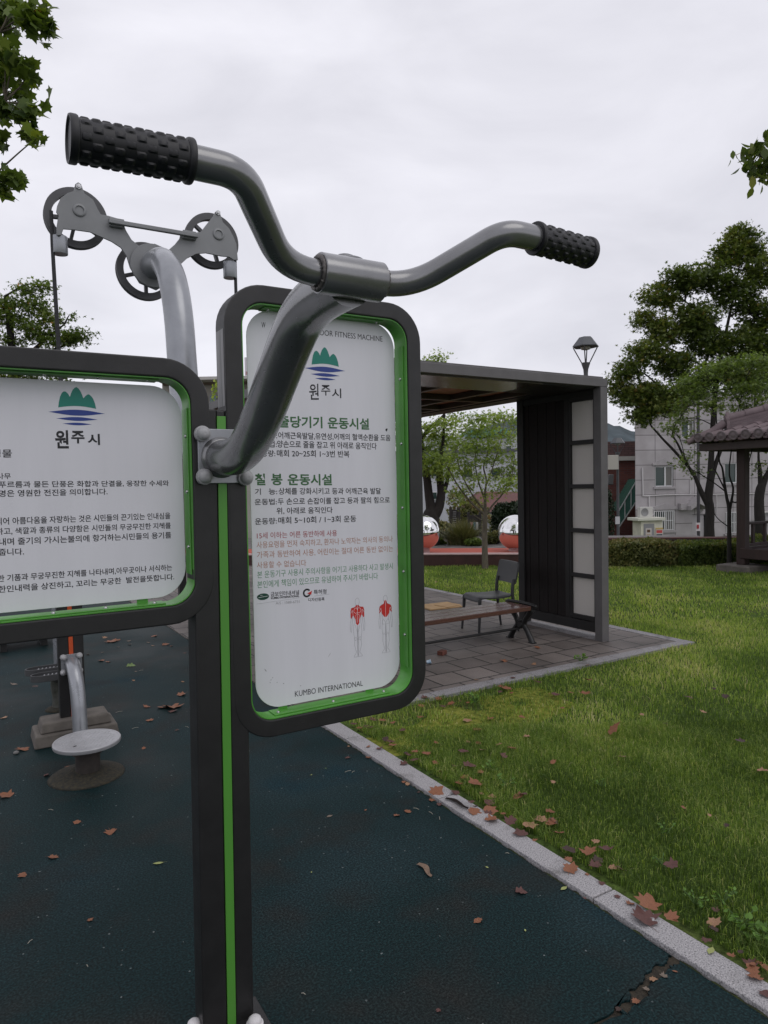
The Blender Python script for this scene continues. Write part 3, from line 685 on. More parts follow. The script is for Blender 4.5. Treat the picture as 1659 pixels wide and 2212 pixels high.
def grip(s):
    """rubber grip: end flange, inner collar and a checker of raised pads"""
    c = 0.641; L0, L1 = c+s*0.336, c+s*0.500; ax = np.array((s, 0., 0)); o = np.array((L0, GV, GZ)); Ln = 0.164
    mb = MB(); r0 = 0.0284
    mb.lathe([(0.0244, 0), (0.031, 0), (0.032, 0.002), (0.032, 0.007), (0.031, 0.009), (r0, 0.010), (r0, Ln-0.011), (0.031, Ln-0.010), (0.032, Ln-0.008), (0.032, Ln-0.001), (0.031, Ln+0.001), (0.029, Ln+0.001), (0.027, Ln-0.002), (1e-6, Ln-0.002)], o, ax, 40)
    nr, na = 10, 16; span = Ln-0.024
    b1 = np.array((0, 1., 0)); b2 = np.cross(ax, b1)
    for i in range(nr):
        x0 = 0.012+span*i/nr; x1 = x0+span/nr
        for j in range(na):
            if (i+j) % 2: continue
            vs = []; fs = []; K = 6
            for a in range(K):
                for e in range(K):
                    p, q = a/(K-1), e/(K-1)
                    hgt = 0.0030*(max(0, 1-abs(2*p-1)**3)*max(0, 1-abs(2*q-1)**3))**0.35
                    th = 2*math.pi*(j+q)/na; x = x0+(x1-x0)*p
                    vs.append(o+ax*x+(b1*math.cos(th)+b2*math.sin(th))*(r0-0.0004+hgt))
            for a in range(K-1):
                for e in range(K-1):
                    f = (a*K+e, a*K+e+1, (a+1)*K+e+1, (a+1)*K+e); fs.append(f)
            mb.add(vs, fs)
    mb.v = [(x_, y_+0.075*abs(x_-L0), z_) for x_, y_, z_ in mb.v]
    mb.build('grip', GRIP, hb, smooth=45)
grip(-1); grip(1)

# rope-pull arm behind: bent tube, pulley plate, wheels, guides, ropes
UB = 0.650
MB().box(0.578, 0.729, VF+TH, VF+TH+0.009, 1.633, 1.790).build('mounting_plate', SILVER2, M, bevel=0.002)
tube = smooth_path([(UB, VF+TH+0.009, 1.71), (UB, 2.16, 1.712), (UB, 2.26, 1.75), (UB, 2.335, 1.86), (UB, 2.362, 1.97), (UB, 2.376, 2.054), (UB, 2.395, 2.175), (UB, 2.43, 2.28), (UB, 2.49, 2.37), (UB, 2.58, 2.435), (UB, 2.66, 2.458), (UB, 2.742, 2.462)], 5)
MB().tube(tube, 0.0485, 32).build('pulley_arm', SILVER2, M, smooth=50)
PLATE = [(0.387, 2.719), (0.397, 2.728), (0.407, 2.723), (0.417, 2.692), (0.445, 2.676), (0.46, 2.645), (0.47, 2.627), (0.496, 2.627), (0.545, 2.621), (0.557, 2.584), (0.576, 2.553), (0.606, 2.532), (0.66, 2.552), (0.712, 2.537), (0.736, 2.561), (0.755, 2.587), (0.761, 2.612), (0.81, 2.617), (0.84, 2.627), (0.853, 2.646), (0.873, 2.673), (0.892, 2.698), (0.899, 2.714), (0.908, 2.72), (0.918, 2.716), (0.922, 2.703), (0.929, 2.68), (0.954, 2.66), (0.972, 2.629), (0.983, 2.603), (0.988, 2.539), (0.97, 2.537), (0.951, 2.546), (0.919, 2.544), (0.857, 2.547), (0.819, 2.538), (0.782, 2.515), (0.758, 2.49), (0.732, 2.431), (0.661, 2.377), (0.599, 2.396), (0.567, 2.449), (0.555, 2.492), (0.536, 2.518), (0.504, 2.535), (0.467, 2.546), (0.431, 2.557), (0.379, 2.556), (0.343, 2.553), (0.335, 2.53), (0.32, 2.527), (0.32, 2.552), (0.325, 2.582), (0.329, 2.597), (0.321, 2.609), (0.325, 2.631), (0.337, 2.66), (0.363, 2.684), (0.381, 2.693)]
PLG = mat('grey_plate_paint', (0.20, 0.205, 0.21), 0.45, metal=0.2, var=0.12, vscale=6)
VP = 2.742
pp = MB().prism(PLATE, (0, VP, 0), (1, 0, 0), (0, 0, 1), (0, 0.008, 0)).build('pulley_plate', PLG, M, bevel=0.0012)
for u_, z_ in ((0.398, 2.628), (0.910, 2.628), (0.643, 2.468)): mb = MB(); mb.lathe([(0.014, 0.008), (0.014, 0.118)], (u_, VP, z_), (0, 1, 0), 16); mb.build('axle', SILVER2, M, smooth=40)
mb = MB(); mb.lathe([(0.082, 0), (0.082, 0.012)], (0.648, VP-0.0122, 2.465), (0, 1, 0), 36); mb.build('hub_flange', PLG, M, bevel=0.002)
for u in (0.398, 0.910):
    mb = MB(); mb.lathe([(0.0225, 0), (0.0225, 0.004), (0.020, 0.006), (0.015, 0.006), (0.014, 0.002), (1e-6, 0.002)], (u, VP, 2.628), (0, -1, 0), 24); mb.build('axle_boss', PLG, pp, smooth=40)
    mb = MB(); mb.lathe([(0.010, 0), (0.010, 0.005), (0.0065, 0.005), (0.006, 0.009), (1e-6, 0.0095)], (u, VP, 2.712), (0, -1, 0), 6); mb.build('bolt', STEEL, pp, smooth=30)
mb = MB(); mb.box(0.492, 0.820, VP-0.032, VP-0.016, 2.591, 2.607)
for u in (0.497, 0.765): mb.box(u, u+0.052, VP-0.016, VP, 2.586, 2.618)
mb.build('tie_bar', PLG, M, bevel=0.003)
WH = mat('dark_grey_wheel', (0.075, 0.075, 0.08), 0.45, var=0.2, vscale=12)
for u, z in ((0.398, 2.628), (0.910, 2.628), (0.643, 2.468)):
    c_ = np.array((u, VP+0.078, z)); mb = MB(); ro = 0.110
    mb.lathe([(ro-0.026, 0), (ro, 0), (ro, 0.006), (ro-0.010, 0.011), (ro-0.010, 0.017), (ro, 0.022), (ro, 0.028), (ro-0.026, 0.028), (ro-0.026, 0)], c_, (0, 1, 0), 48)
    mb.lathe([(0.0145, 0), (0.030, 0), (0.030, 0.028), (0.0145, 0.028)], c_, (0, 1, 0), 20)
    for k in range(5):
        a = 2*math.pi*k/5+0.3+u; d = np.array((math.cos(a), 0, math.sin(a)))
        mb.bar(c_+np.array((0, 0.014, 0))+d*0.022, c_+np.array((0, 0.014, 0))+d*(ro-0.022), 0.012, 0.018, up=(0, 1, 0))
    mb.build('pulley_wheel', WH, M, smooth=35)
for u in (0.333, 0.965):
    mb = MB(); mb.lathe([(0.012, 0), (0.026, 0), (0.027, 0.002), (0.027, 0.062), (0.025, 0.064), (0.012, 0.064)], (u, VP+0.036, 2.472), (0, 0, 1), 28); mb.build('rope_guide', SILVER2, M, smooth=40)
ROPE = mat('dark_rope', (0.03, 0.03, 0.032), 0.8, var=0.3, vscale=200)
mb = MB(); mb.tube([(0.308, VP+0.03, 2.62), (0.308, VP+0.03, 2.50), (0.311, VP+0.03, 2.35), (0.326, VP+0.03, 1.72)], [0.0065, 0.0065, 0.007, 0.0085], 10); mb.build('pull_rope', ROPE, M, smooth=60)
mb = MB(); mb.tube([(0.986, VP+0.03, 2.62), (0.986, VP+0.03, 2.50), (0.987, VP+0.03, 1.72)], 0.0065, 10); mb.build('pull_rope', ROPE, M, smooth=60)
mb = MB(); mb.tube([(0.50, VP+0.03, 2.60), (0.556, VP+0.03, 2.515)], 0.0065, 8); mb.build('pull_rope', ROPE, M, smooth=60)
for u in (0.326, 0.987):
    mb = MB(); mb.lathe([(0.004, 0), (0.02, 0.004), (0.016, 0.03), (0.018, 0.1), (0.02, 0.128), (0.006, 0.134)], (u, VP+0.03, 1.59), (0, 0, 1), 20); mb.build('rope_handle', GRIP, M, smooth=40)
# ------------------------------------------------------------------ exercise machines behind on the left
CONC = mat('cast_concrete', (0.115, 0.102, 0.088), 0.85, var=0.3, vscale=9, bump=0.35, bscale=180)
ORANGE = mat('orange_strip_paint', (0.50, 0.075, 0.02), 0.4, var=0.15, vscale=6)
DISCM = mat('worn_disc_metal', (0.36, 0.36, 0.37), 0.42, metal=0.3, var=0.15, vscale=9, rvar=0.1)
GRIT = mat('mossy_rubber_mound', (0.055, 0.045, 0.026), 0.95, col2=(0.014, 0.017, 0.016), vscale=60, bump=0.8, bscale=140)
S = thing('arm_machine', 'charcoal post with orange strip and bent silver tube on a stepped concrete base', 'exercise machine', (0.57, 4.97, 0))
mb = MB()
def taper(mb, x0, x1, y0, y1, z0, z1, i):
    vs = [(x0, y0, z0), (x1, y0, z0), (x1, y1, z0), (x0, y1, z0), (x0+i, y0+i, z1), (x1-i, y0+i, z1), (x1-i, y1-i, z1), (x0+i, y1-i, z1)]
    mb.add(vs, [(3, 2, 1, 0), (4, 5, 6, 7), (0, 1, 5, 4), (1, 2, 6, 5), (2, 3, 7, 6), (3, 0, 4, 7)])
taper(mb, 0.325, 0.835, 4.825, 5.125, 0.0, 0.078, 0.012)
taper(mb, 0.365, 0.795, 4.862, 5.088, 0.0785, 0.142, 0.016)
mb.build('base', CONC, S, bevel=0.012, seg=3)
mb = MB(); mb.box(0.492, 0.556, 4.935, 5.005, 0.142, 1.86); mb.box(0.583, 0.647, 4.935, 5.005, 0.142, 1.86); mb.box(0.556, 0.583, 4.941, 5.0, 0.142, 1.858)
mb.build('post', DARK, S, bevel=0.005)
MB().box(0.5565, 0.5825, 4.934, 4.9405, 0.142, 1.84).build('orange_strip', ORANGE, S)
fr = MB().ringbar(0.593, 1.15, 0.95, 2.05, 0.12, frame_prof(0.0535, 0.07), 4.935, 8).build('sign_frame', DARK, S, smooth=40)
P, _ = rr_pts(0.66, 1.083, 1.02, 1.98, 0.08, 8)
MB().prism(P, (0, 4.975, 0), (1, 0, 0), (0, 0, 1), (0, 0.004, 0)).build('sign_sheet', WHITE, S)
mpl = MB().box(0.505, 0.632, 4.924, 4.935, 0.425, 0.555).build('mounting_plate', SILVER2, S, bevel=0.002)
for u, z in ((0.5195, 0.541), (0.617, 0.541), (0.5175, 0.443), (0.617, 0.443)):
    mb = MB(); cap(mb, (u, 4.924, z), (0, -1, 0), 0.0195); mb.build('bolt_cap', CAPM, mpl, smooth=40)
tb = smooth_path([(0.572, 4.924, 0.495), (0.573, 4.885, 0.492), (0.574, 4.83, 0.465), (0.577, 4.785, 0.40), (0.580, 4.755, 0.30), (0.581, 4.73, 0.18), (0.582, 4.71, 0.06), (0.582, 4.70, 0.0)], 5)
MB().tube(tb, 0.045, 28).build('bent_tube', SILVER2, S, smooth=50)

D = thing('twist_disc', 'round worn silver standing disc on a short pedestal in a mossy mound of rubber', 'exercise machine', (0.552, 4.215, 0))
mb = MB(); mb.lathe([(0.205, 0.0), (0.19, 0.010), (0.15, 0.020), (0.10, 0.032), (0.075, 0.045), (1e-6, 0.046)], (0.548, 4.24, 0), (0, 0, 1), 40); mb.build('mound', GRIT, D, smooth=180)
mb = MB(); mb.lathe([(0.066, 0.04), (0.066, 0.135), (0.06, 0.14), (0.085, 0.142), (0.088, 0.165), (0.07, 0.172), (0.05, 0.174), (0.05, 0.19)], (0.552, 4.215, 0), (0, 0, 1), 32); mb.build('pedestal', mat('dark_rusty_iron', (0.035, 0.028, 0.024), 0.7, var=0.4, vscale=15), D, smooth=40)
mb = MB(); mb.lathe([(0.02, 0.186), (0.165, 0.186), (0.178, 0.190), (0.180, 0.196), (0.180, 0.208), (0.177, 0.212), (0.168, 0.2125), (0.167, 0.2105), (1e-6, 0.2105)], (0.552, 4.215, 0), (0, 0, 1), 64); dk = mb.build('footplate', DISCM, D, smooth=35)
mb = MB(); k = 0
for i in range(-6, 7):
    for j in range(-6, 7):
        x, y = i*0.024+(0.012 if j % 2 else 0), j*0.022
        if math.hypot(x, y) > 0.15: continue
        a = R(45 if (i+j) % 2 else -45); d = np.array((math.cos(a), math.sin(a), 0)); e = np.array((-math.sin(a), math.cos(a), 0)); c_ = np.array((0.552+x, 4.215+y, 0.2107))
        mb.add([c_+d*0.0095, c_+e*0.0042, c_-d*0.0095, c_-e*0.0042, c_+np.array((0, 0, 0.0042))], [(0, 1, 4), (1, 2, 4), (2, 3, 4), (3, 0, 4)])
mb.build('tread_pattern', DISCM, dk)
mb = MB(); mb.prism([(0.47, 4.135), (0.487, 4.142), (0.492, 4.152), (0.482, 4.150), (0.474, 4.146)], (0, 0, 0.2109), (1, 0, 0), (0, 1, 0), (0, 0, 0.0012)); mb.build('paint_chip', mat('bare_dark_spot', (0.03, 0.03, 0.03), 0.8), dk)

A = thing('stride_machine', 'low exercise machine with two long oval foot pedals side by side and a silver pole', 'exercise machine', (0.56, 5.6, 0))
def pedal(y, z, u0, u1):
    mb = MB(); w = 0.062; pts = []
    def outline(k):
        q = []
        for i in range(13): a = R(90+180*i/12); q.append((u0+w+(w-k)*1.5*math.cos(a), y+(w-k)*math.sin(a)))
        q += [(u1-k, y-(w-k)), (u1-k, y+(w-k))]; return q
    o, i_ = outline(0), outline(0.007); n = len(o)
    vs = [(a, b, z) for a, b in o]+[(a, b, z+0.045) for a, b in o]+[(a, b, z+0.045) for a, b in i_]+[(a, b, z+0.024) for a, b in i_]
    fs = [(r*n+i, r*n+(i+1) % n, (r+1)*n+(i+1) % n, (r+1)*n+i) for r in range(3) for i in range(n)]+[tuple(range(n))[::-1], tuple(range(3*n, 4*n))]
    mb.add(vs, fs)
    p = mb.build('foot_pedal', mat('dark_pedal_rubber', (0.055, 0.056, 0.058), 0.6, var=0.2), A, bevel=0.002)
    mb = MB()
    x = u0+0.05
    while x < u1-0.03:
        mb.bar((x, y-0.04, z+0.028), (x+0.016, y+0.04, z+0.028), 0.007, 0.008); x += 0.026
    mb.build('tread_rib', mat('pale_worn_tread', (0.30, 0.30, 0.31), 0.6, var=0.3, vscale=40), p)
pedal(5.735, 0.265, 0.375, 0.735); pedal(5.52, 0.265, 0.395, 0.70)
mb = MB(); mb.tube([(0.56, 5.66, 0.0), (0.56, 5.66, 0.10), (0.545, 5.64, 0.16), (0.535, 5.62, 0.27)], [0.05, 0.045, 0.04, 0.034], 20); mb.build('stub_post', mat('mossy_painted_steel', (0.10, 0.10, 0.09), 0.6, col2=(0.035, 0.04, 0.025), vscale=16, bump=0.3), A, smooth=50)
mb = MB(); mb.lathe([(0.10, 0.0), (0.085, 0.012), (0.05, 0.022)], (0.56, 5.66, 0), (0, 0, 1), 28); mb.build('mound', GRIT, A, smooth=180)
mb = MB(); mb.bar((0.55, 5.50, 0.25), (0.55, 5.76, 0.25), 0.05, 0.03); mb.build('cross_axle', DARK, A, bevel=0.003)
mb = MB(); mb.tube([(0.60, 5.98, 0.0), (0.60, 5.98, 0.9), (0.62, 5.98, 1.6), (0.70, 5.98, 1.68)], 0.038, 24); mb.build('pole', SILVER2, A, smooth=50)

B_ = thing('sit_up_board', 'low pale slatted exercise board lying far behind the left machines', 'exercise board', (0.52, 8.2, 0))
mb = MB(); mb.obox((0.50, 8.22, 0.13), (0.30, 0.05, 0.02), (-0.04, 0.24, 0), (0, 0, 0.012)); mb.build('board', mat('pale_board', (0.36, 0.35, 0.34), 0.7, var=0.25, vscale=8), B_, bevel=0.004)
for x, y in ((0.30, 8.15), (0.68, 8.25)):
    MB().obox((x, y, 0.058), (0.03, 0, 0), (0, 0.16, 0), (0, 0, 0.058)).build('leg', DARK, B_)

# ------------------------------------------------------------------ shelter
SHM = mat('shelter_grey_steel', (0.105, 0.099, 0.10), 0.5, var=0.12, vscale=6, bump=0.12, bscale=300, rvar=0.08)
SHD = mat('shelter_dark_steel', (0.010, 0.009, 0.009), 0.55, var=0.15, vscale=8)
SOFF = mat('soffit_varnish', (0.10, 0.080, 0.066), 0.22, var=0.15, vscale=3, coat=0.3)
CEIL = mat('reddish_ceiling_board', (0.50, 0.20, 0.12), 0.6, var=0.2, vscale=6)
TIMB = mat('dark_stained_timber', (0.007, 0.0038, 0.0035), 0.8, var=0.5, vscale=6, stretch=(6, 6, 0.6), bump=0.3, bscale=60)
FROST = mat('frosted_pane', (0.56, 0.53, 0.495), 0.55, var=0.04, vscale=120, bump=0.08, bscale=300)
SV0, SV1, SU0, SU1 = 4.80, 9.90, 2.55, 5.512; WV = 6.02
H_ = thing('shelter', 'flat-roofed dark steel shelter with a plank wall and a column of frosted panes', 'shelter', (4.0, 5.4, 0))
RB, RT = 2.545, 2.627
mb = MB()
mb.box(SU0, SU1, SV0, SV0+0.06, RB, RT); mb.box(SU0, SU1, SV1-0.06, SV1, RB, RT)
mb.box(SU0, SU0+0.06, SV0+0.06, SV1-0.06, RB, RT); mb.box(SU1-0.06, SU1, SV0+0.06, SV1-0.06, RB, RT)
mb.build('roof_edge', SHM, H_, bevel=0.004)
MB().box(SU0+0.03, SU1-0.03, SV0+0.03, SV1-0.03, RT+0.002, RT+0.02).build('roof_sheet', SHM, H_)
mb = MB(); mb.box(SU0+0.06, 4.70, SV0+0.061, SV0+0.64, RB-0.012, RB+0.012); mb.build('soffit', SOFF, H_, bevel=0.004)
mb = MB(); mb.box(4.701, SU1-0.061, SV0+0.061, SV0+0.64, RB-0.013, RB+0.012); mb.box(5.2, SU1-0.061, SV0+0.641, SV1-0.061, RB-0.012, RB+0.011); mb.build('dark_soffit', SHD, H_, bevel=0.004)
mb = MB()
for v in (6.30, 7.13, 7.96, 8.79): mb.box(SU0+0.06, 5.199, v-0.03, v+0.03, RB-0.004, RB+0.06)
mb.box(SU0+0.06, 5.199, SV1-0.16, SV1-0.061, RB-0.010, RB+0.06)
for u in (2.62, 3.30, 4.0, 4.70, 5.16): mb.box(u-0.03, u+0.03, SV0+0.641, SV1-0.161, RB-0.002, RB+0.055)
mb.build('ceiling_beam', mat('brown_ceiling_beam', (0.060, 0.046, 0.037), 0.4, var=0.2, vscale=4), H_, bevel=0.003)
MB().box(SU0+0.06, 5.199, SV0+0.641, SV1-0.061, RB+0.0605, RB+0.078).build('ceiling_board', CEIL, H_)
def side_wall(u0, u1):
    mb = MB()
    mb.box(u0, u1, SV0, SV0+0.095, 0.0, RB-0.001); mb.build('front_post', SHM, H_, bevel=0.004)
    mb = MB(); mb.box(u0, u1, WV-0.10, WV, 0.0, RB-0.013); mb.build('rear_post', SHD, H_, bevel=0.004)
    mb = MB()
    y0, y1 = SV0+0.096, WV-0.101
    mb.box(u0+0.008, u1-0.008, y0, y1, 0.085, 0.185); mb.box(u0+0.008, u1-0.008, y0, y1, 2.47, RB-0.014)
    mb.box(u0+0.008, u1-0.008, 5.245, 5.30, 0.186, 2.469)
    mb.box(u0+0.012, u1-0.012, 4.8965, 4.912, 0.186, 2.469); mb.box(u0+0.012, u1-0.012, 5.222, 5.2445, 0.186, 2.469)
    zz = [0.215, 0.645, 1.11, 1.565, 2.015, 2.455]
    for z in zz: mb.box(u0+0.012, u1-0.012, 4.9125, 5.2215, z-0.022, z+0.022)
    mb.build('wall_frame', SHD, H_, bevel=0.003)
    for a, b in zip(zz[:-1], zz[1:]):
        MB().box(u0+0.045, u0+0.055, 4.911, 5.224, a+0.021, b-0.021).build('frosted_pane', FROST, H_)
    mb = MB(); n = 9; y = 5.301; wd = (y1-5.301)/n
    for i in range(n):
        mb.box(u0+0.020+0.006*(i % 2), u1-0.02, y+i*wd+0.002, y+(i+1)*wd-0.002, 0.186, 2.469)
    mb.build('plank_wall', TIMB, H_, bevel=0.004)
    MB().box(u0+0.01, u1+0.05, SV0+0.10, WV+0.02, -0.02, 0.035).build('wall_sill', GRAN2, H_, bevel=0.004)
side_wall(5.412, 5.510); side_wall(2.552, 2.65)
for u in (2.552, 5.412):
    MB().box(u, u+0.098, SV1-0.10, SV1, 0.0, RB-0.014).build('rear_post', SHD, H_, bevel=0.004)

# ------------------------------------------------------------------ bench
BN = thing('park_bench', 'backless bench with a wet reddish brown seat and black cast iron legs', 'bench', (4.05, 5.33, 0))
WOODB = mat('wet_brown_bench_wood', (0.085, 0.035, 0.028), 0.28, var=0.25, vscale=7, stretch=(0.7, 9, 9), coat=0.25, rvar=0.1)
IRON = mat('black_cast_iron', (0.007, 0.007, 0.007), 0.45, var=0.3, vscale=30, bump=0.2, bscale=120)
bu0, bu1, bv0, bv1, bz = 3.2, 4.80, 5.155, 5.515, 0.385
for i in range(3):
    a = bv0+(bv1-bv0)/3*i; MB().box(bu0, bu1, a+0.002, a+(bv1-bv0)/3-0.002, bz-0.045, bz).build('seat_plank', WOODB, BN, bevel=0.006, seg=3)
def bench_end(u):
    mb = MB(); c = (bv0+bv1)/2
    for s in (-1, 1):
        leg = smooth_path([(u, c+s*0.165, 0.0), (u, c+s*0.140, 0.05), (u, c+s*0.09, 0.12), (u, c+s*0.05, 0.175), (u, c+s*0.075, 0.24), (u, c+s*0.13, 0.30), (u, c+s*0.15, bz-0.047)], 5)
        n = len(leg); mb.tube(leg, [0.034-0.009*math.sin(math.pi*i/(n-1)) for i in range(n)], 10)
        mb.box(u-0.026, u+0.026, c+s*0.165-0.034, c+s*0.165+0.034, 0, 0.018)
    mb.lathe([(0.032, -0.028), (0.045, -0.01), (0.045, 0.01), (0.032, 0.028)], (u, c, 0.175), (1, 0, 0), 18)
    mb.tube(smooth_path([(u, bv0-0.035, bz-0.012), (u, bv0-0.02, bz+0.004), (u, c, bz+0.012), (u, bv1+0.01, bz+0.006), (u, bv1+0.03, bz-0.02)], 5), 0.017, 10)
    mb.box(u-0.02, u+0.02, bv0, bv1, bz-0.062, bz-0.0455)
    mb.build('cast_leg', IRON, BN, smooth=40)
bench_end(bu1+0.022); bench_end(bu0-0.022)
MB().tube([(bu0, (bv0+bv1)/2, 0.135), (bu1, (bv0+bv1)/2, 0.135)], 0.013, 12).build('stretcher', IRON, BN, smooth=50)

# ------------------------------------------------------------------ chair
CH = thing('plastic_chair', 'dark grey moulded plastic chair standing behind the bench', 'chair', (4.93, 5.90, 0.008))
PLC = mat('dark_grey_plastic', (0.032, 0.033, 0.035), 0.42, var=0.08, vscale=10, bump=0.1, bscale=400)
fa = np.array((-0.982, 0.19, 0)); sa = np.array((0.19, 0.982, 0)); c0 = np.array((4.89, 5.92, 0.008)); zz = np.array((0, 0, 1.))
def cp(f, s, z): return c0+fa*f+sa*s+zz*z
sz = 0.405
# seat as a curved shell with thickness
rows = [(-0.20, 0.004, 0.165), (-0.14, -0.004, 0.185), (-0.05, -0.010, 0.195), (0.06, -0.008, 0.20), (0.14, 0.0, 0.205), (0.185, -0.002, 0.205), (0.212, -0.018, 0.203), (0.222, -0.045, 0.20)]
mb = MB(); cols = [-1, -0.85, -0.5, 0, 0.5, 0.85, 1]
def shell(rows_, fn, th):
    nr, nc = len(rows_), len(cols)
    top = [fn(r_, c_, 0) for r_ in rows_ for c_ in cols]; bot = [fn(r_, c_, th) for r_ in rows_ for c_ in cols]; o = nr*nc
    fs = []
    for i in range(nr-1):
        for j in range(nc-1):
            a = i*nc+j; fs.append((a, a+1, a+nc+1, a+nc)); fs.append((o+a, o+a+nc, o+a+nc+1, o+a+1))
    for j in range(nc-1): fs.append((j+1, j, o+j, o+j+1)); e = (nr-1)*nc+j; fs.append((e, e+1, o+e+1, o+e))
    for i in range(nr-1): a = i*nc; fs.append((a, a+nc, o+a+nc, o+a)); e = i*nc+nc-1; fs.append((e+nc, e, o+e, o+e+nc))
    mb.add(top+bot, fs)
shell(rows, lambda r_, c_, t: cp(r_[0], c_*r_[2], sz+r_[1]-0.012*(1-c_*c_)*0.8-(0.012 if abs(c_) == 1 else 0)-t), 0.014)
mb.build('seat', PLC, CH, smooth=60)
mb = MB()
brow = [(-0.200, 0.205, 0.515), (-0.218, 0.207, 0.58), (-0.233, 0.207, 0.65), (-0.246, 0.203, 0.715), (-0.250, 0.198, 0.735), (-0.254, 0.185, 0.745)]
shell(brow, lambda r_, c_, t: cp(r_[0]-0.016*(1-c_*c_)-t, c_*r_[1], r_[2]), 0.02)
mb.build('backrest', PLC, CH, smooth=60)
for s in (-1, 1):
    mb = MB(); mb.tube(smooth_path([cp(-0.255, s*0.19, 0), cp(-0.222, s*0.180, 0.2), cp(-0.195, s*0.172, 0.40), cp(-0.197, s*0.172, 0.48), cp(-0.213, s*0.172, 0.565)], 4), [0.012+0.006*min(1, i/8) for i in range(17)], 10); mb.build('leg', PLC, CH, smooth=50)
    mb = MB(); mb.tube([cp(0.232, s*0.20, 0), cp(0.215, s*0.188, 0.2), cp(0.205, s*0.18, 0.375)], [0.013, 0.016, 0.020], 10); mb.build('leg', PLC, CH, smooth=50)

# small things on the paving
bc = G(955, 1416); BR = mat('red_clay_brick', (0.13, 0.045, 0.03), 0.85, var=0.35, vscale=25, bump=0.4)
MB().obox((bc[0], bc[1], 0.0285), (0.040, 0.020, 0), (-0.013, 0.028, 0), (0, 0, 0.020)).build('brick', BR, loc=(bc[0], bc[1], 0.008), bevel=0.005)
tag(bpy.data.objects['brick'], 'red clay brick lying on the paving in front of the bench', 'brick')
cc = G(922, 1436)
mb = MB(); mb.lathe([(1e-6, 0), (0.013, 0.0), (0.015, 0.008), (0.0145, 0.018), (0.018, 0.03), (0.0185, 0.038), (0.017, 0.036), (0.014, 0.018), (1e-6, 0.004)], (cc[0], cc[1], 0.023), (0.9, -0.4, 0.15), 14)
rj = random.Random(5); mb.v = [(x+rj.uniform(-.003, .003), y+rj.uniform(-.003, .003), z+rj.uniform(-.003, .003)) for x, y, z in mb.v]
tag(mb.build('paper_cup', mat('blue_white_paper', (0.55, 0.62, 0.68), 0.5, col2=(0.22, 0.40, 0.55), vscale=30), loc=(cc[0], cc[1], 0.008), smooth=30), 'crushed pale blue paper cup on the paving beside the sign frame', 'cup')
t0 = G(949, 1312); mb = MB(); mb.obox((t0[0], t0[1], 0.018), (0.24, -0.02, 0), (0.02, 0.19, 0), (0, 0, 0.008)); mb.obox((t0[0]+0.1, t0[1]-0.05, 0.03), (0.13, 0.03, 0), (-0.02, 0.12, 0), (0, 0, 0.0035))
tag(mb.build('cardboard', mat('tan_cardboard', (0.42, 0.27, 0.13), 0.8, var=0.15, vscale=8), loc=(t0[0], t0[1], 0.008), bevel=0.002), 'flattened tan cardboard lying on the paving behind the bench', 'cardboard')

# mirror balls on the red platform
MIR = mat('polished_steel_mirror', (0.80, 0.80, 0.80), 0.03, metal=1.0)
for px, lab in ((1113, 'mirror-polished steel ball on a stub, right one beside the shelter wall'), (913, 'mirror-polished steel ball on a stub, left one half hidden by the sign frame')):
    p = at(px, 1150, 15.5); zt = 0.0905; r_ = 0.388
    o = thing('mirror_ball', lab, 'sculpture', (p[0], p[1], zt), 'mirror balls on the red platform')
    mb = MB(); mb.lathe([(0.15, 0), (0.15, 0.12), (0.17, 0.16)], (p[0], p[1], zt), (0, 0, 1), 28); mb.build('stub_base', mat('pinkish_base_paint', (0.42, 0.30, 0.30), 0.5), o, smooth=40)
    mb = MB(); mb.ball((p[0], p[1], p[2]), r_, 64); mb.build('ball', MIR, o, smooth=180)
# ------------------------------------------------------------------ street lamps
LMP = mat('lamp_grey_paint', (0.055, 0.057, 0.06), 0.45, var=0.15, vscale=8)
LMH = mat('lamp_hood_grey', (0.055, 0.06, 0.068), 0.4, var=0.12, vscale=5)
def lamp(px, hood_y, depth, label, hood_w, z0, grey):
    top = at(px, hood_y, depth); s = hood_w/2
    o = thing('street_lamp', label, 'street lamp', (top[0], top[1], z0), 'park street lamps'); x, y, zt = top
    mb = MB(); mb.lathe([(0.17, z0), (0.17, z0+0.06), (0.12, z0+0.16), (0.075, z0+0.45), (0.062, z0+0.5), (0.052, zt-0.66), (0.06, zt-0.56), (0.105, zt-0.42), (0.105, zt-0.40), (0.03, zt-0.39)], (x, y, 0), (0, 0, 1), 20); mb.build('pole', LMP, o, smooth=40)
    mb = MB(); mb.lathe([(s, zt-0.02), (s, zt), (s*0.52, zt+0.20), (s*0.48, zt+0.215), (1e-6, zt+0.22)], (x, y, 0), (0, 0, 1), 6); mb.lathe([(1e-6, zt-0.01), (s*0.97, zt-0.0205)], (x, y, 0), (0, 0, 1), 6); mb.build('hood', LMH, o)
    mb = MB(); mb.lathe([(0.02, zt-0.10), (0.11, zt-0.075), (0.12, zt-0.022)], (x, y, 0), (0, 0, 1), 16); mb.build('lamp_glass', mat('dull_lamp_glass', (0.30, 0.29, 0.26), 0.2), o, smooth=40)
    for k in range(4):
        a = 2*math.pi*k/4+math.pi/6+(0 if k % 2 else 0.12)
        MB().tube([(x+0.09*math.cos(a), y+0.09*math.sin(a), zt-0.41), (x+s*0.93*math.cos(a), y+s*0.93*math.sin(a), zt-0.015)], 0.014, 6).build('strut', LMP, o)
    return o, x, y, zt
p17 = at(1265, 1030, 17)
lamp(1265, 748, 17.0, 'street lamp rising above the shelter roof with a flat hexagonal hood', 0.64, ground_z(p17[0], p17[1]), 0)
pb = at(1333, 1035, 30)
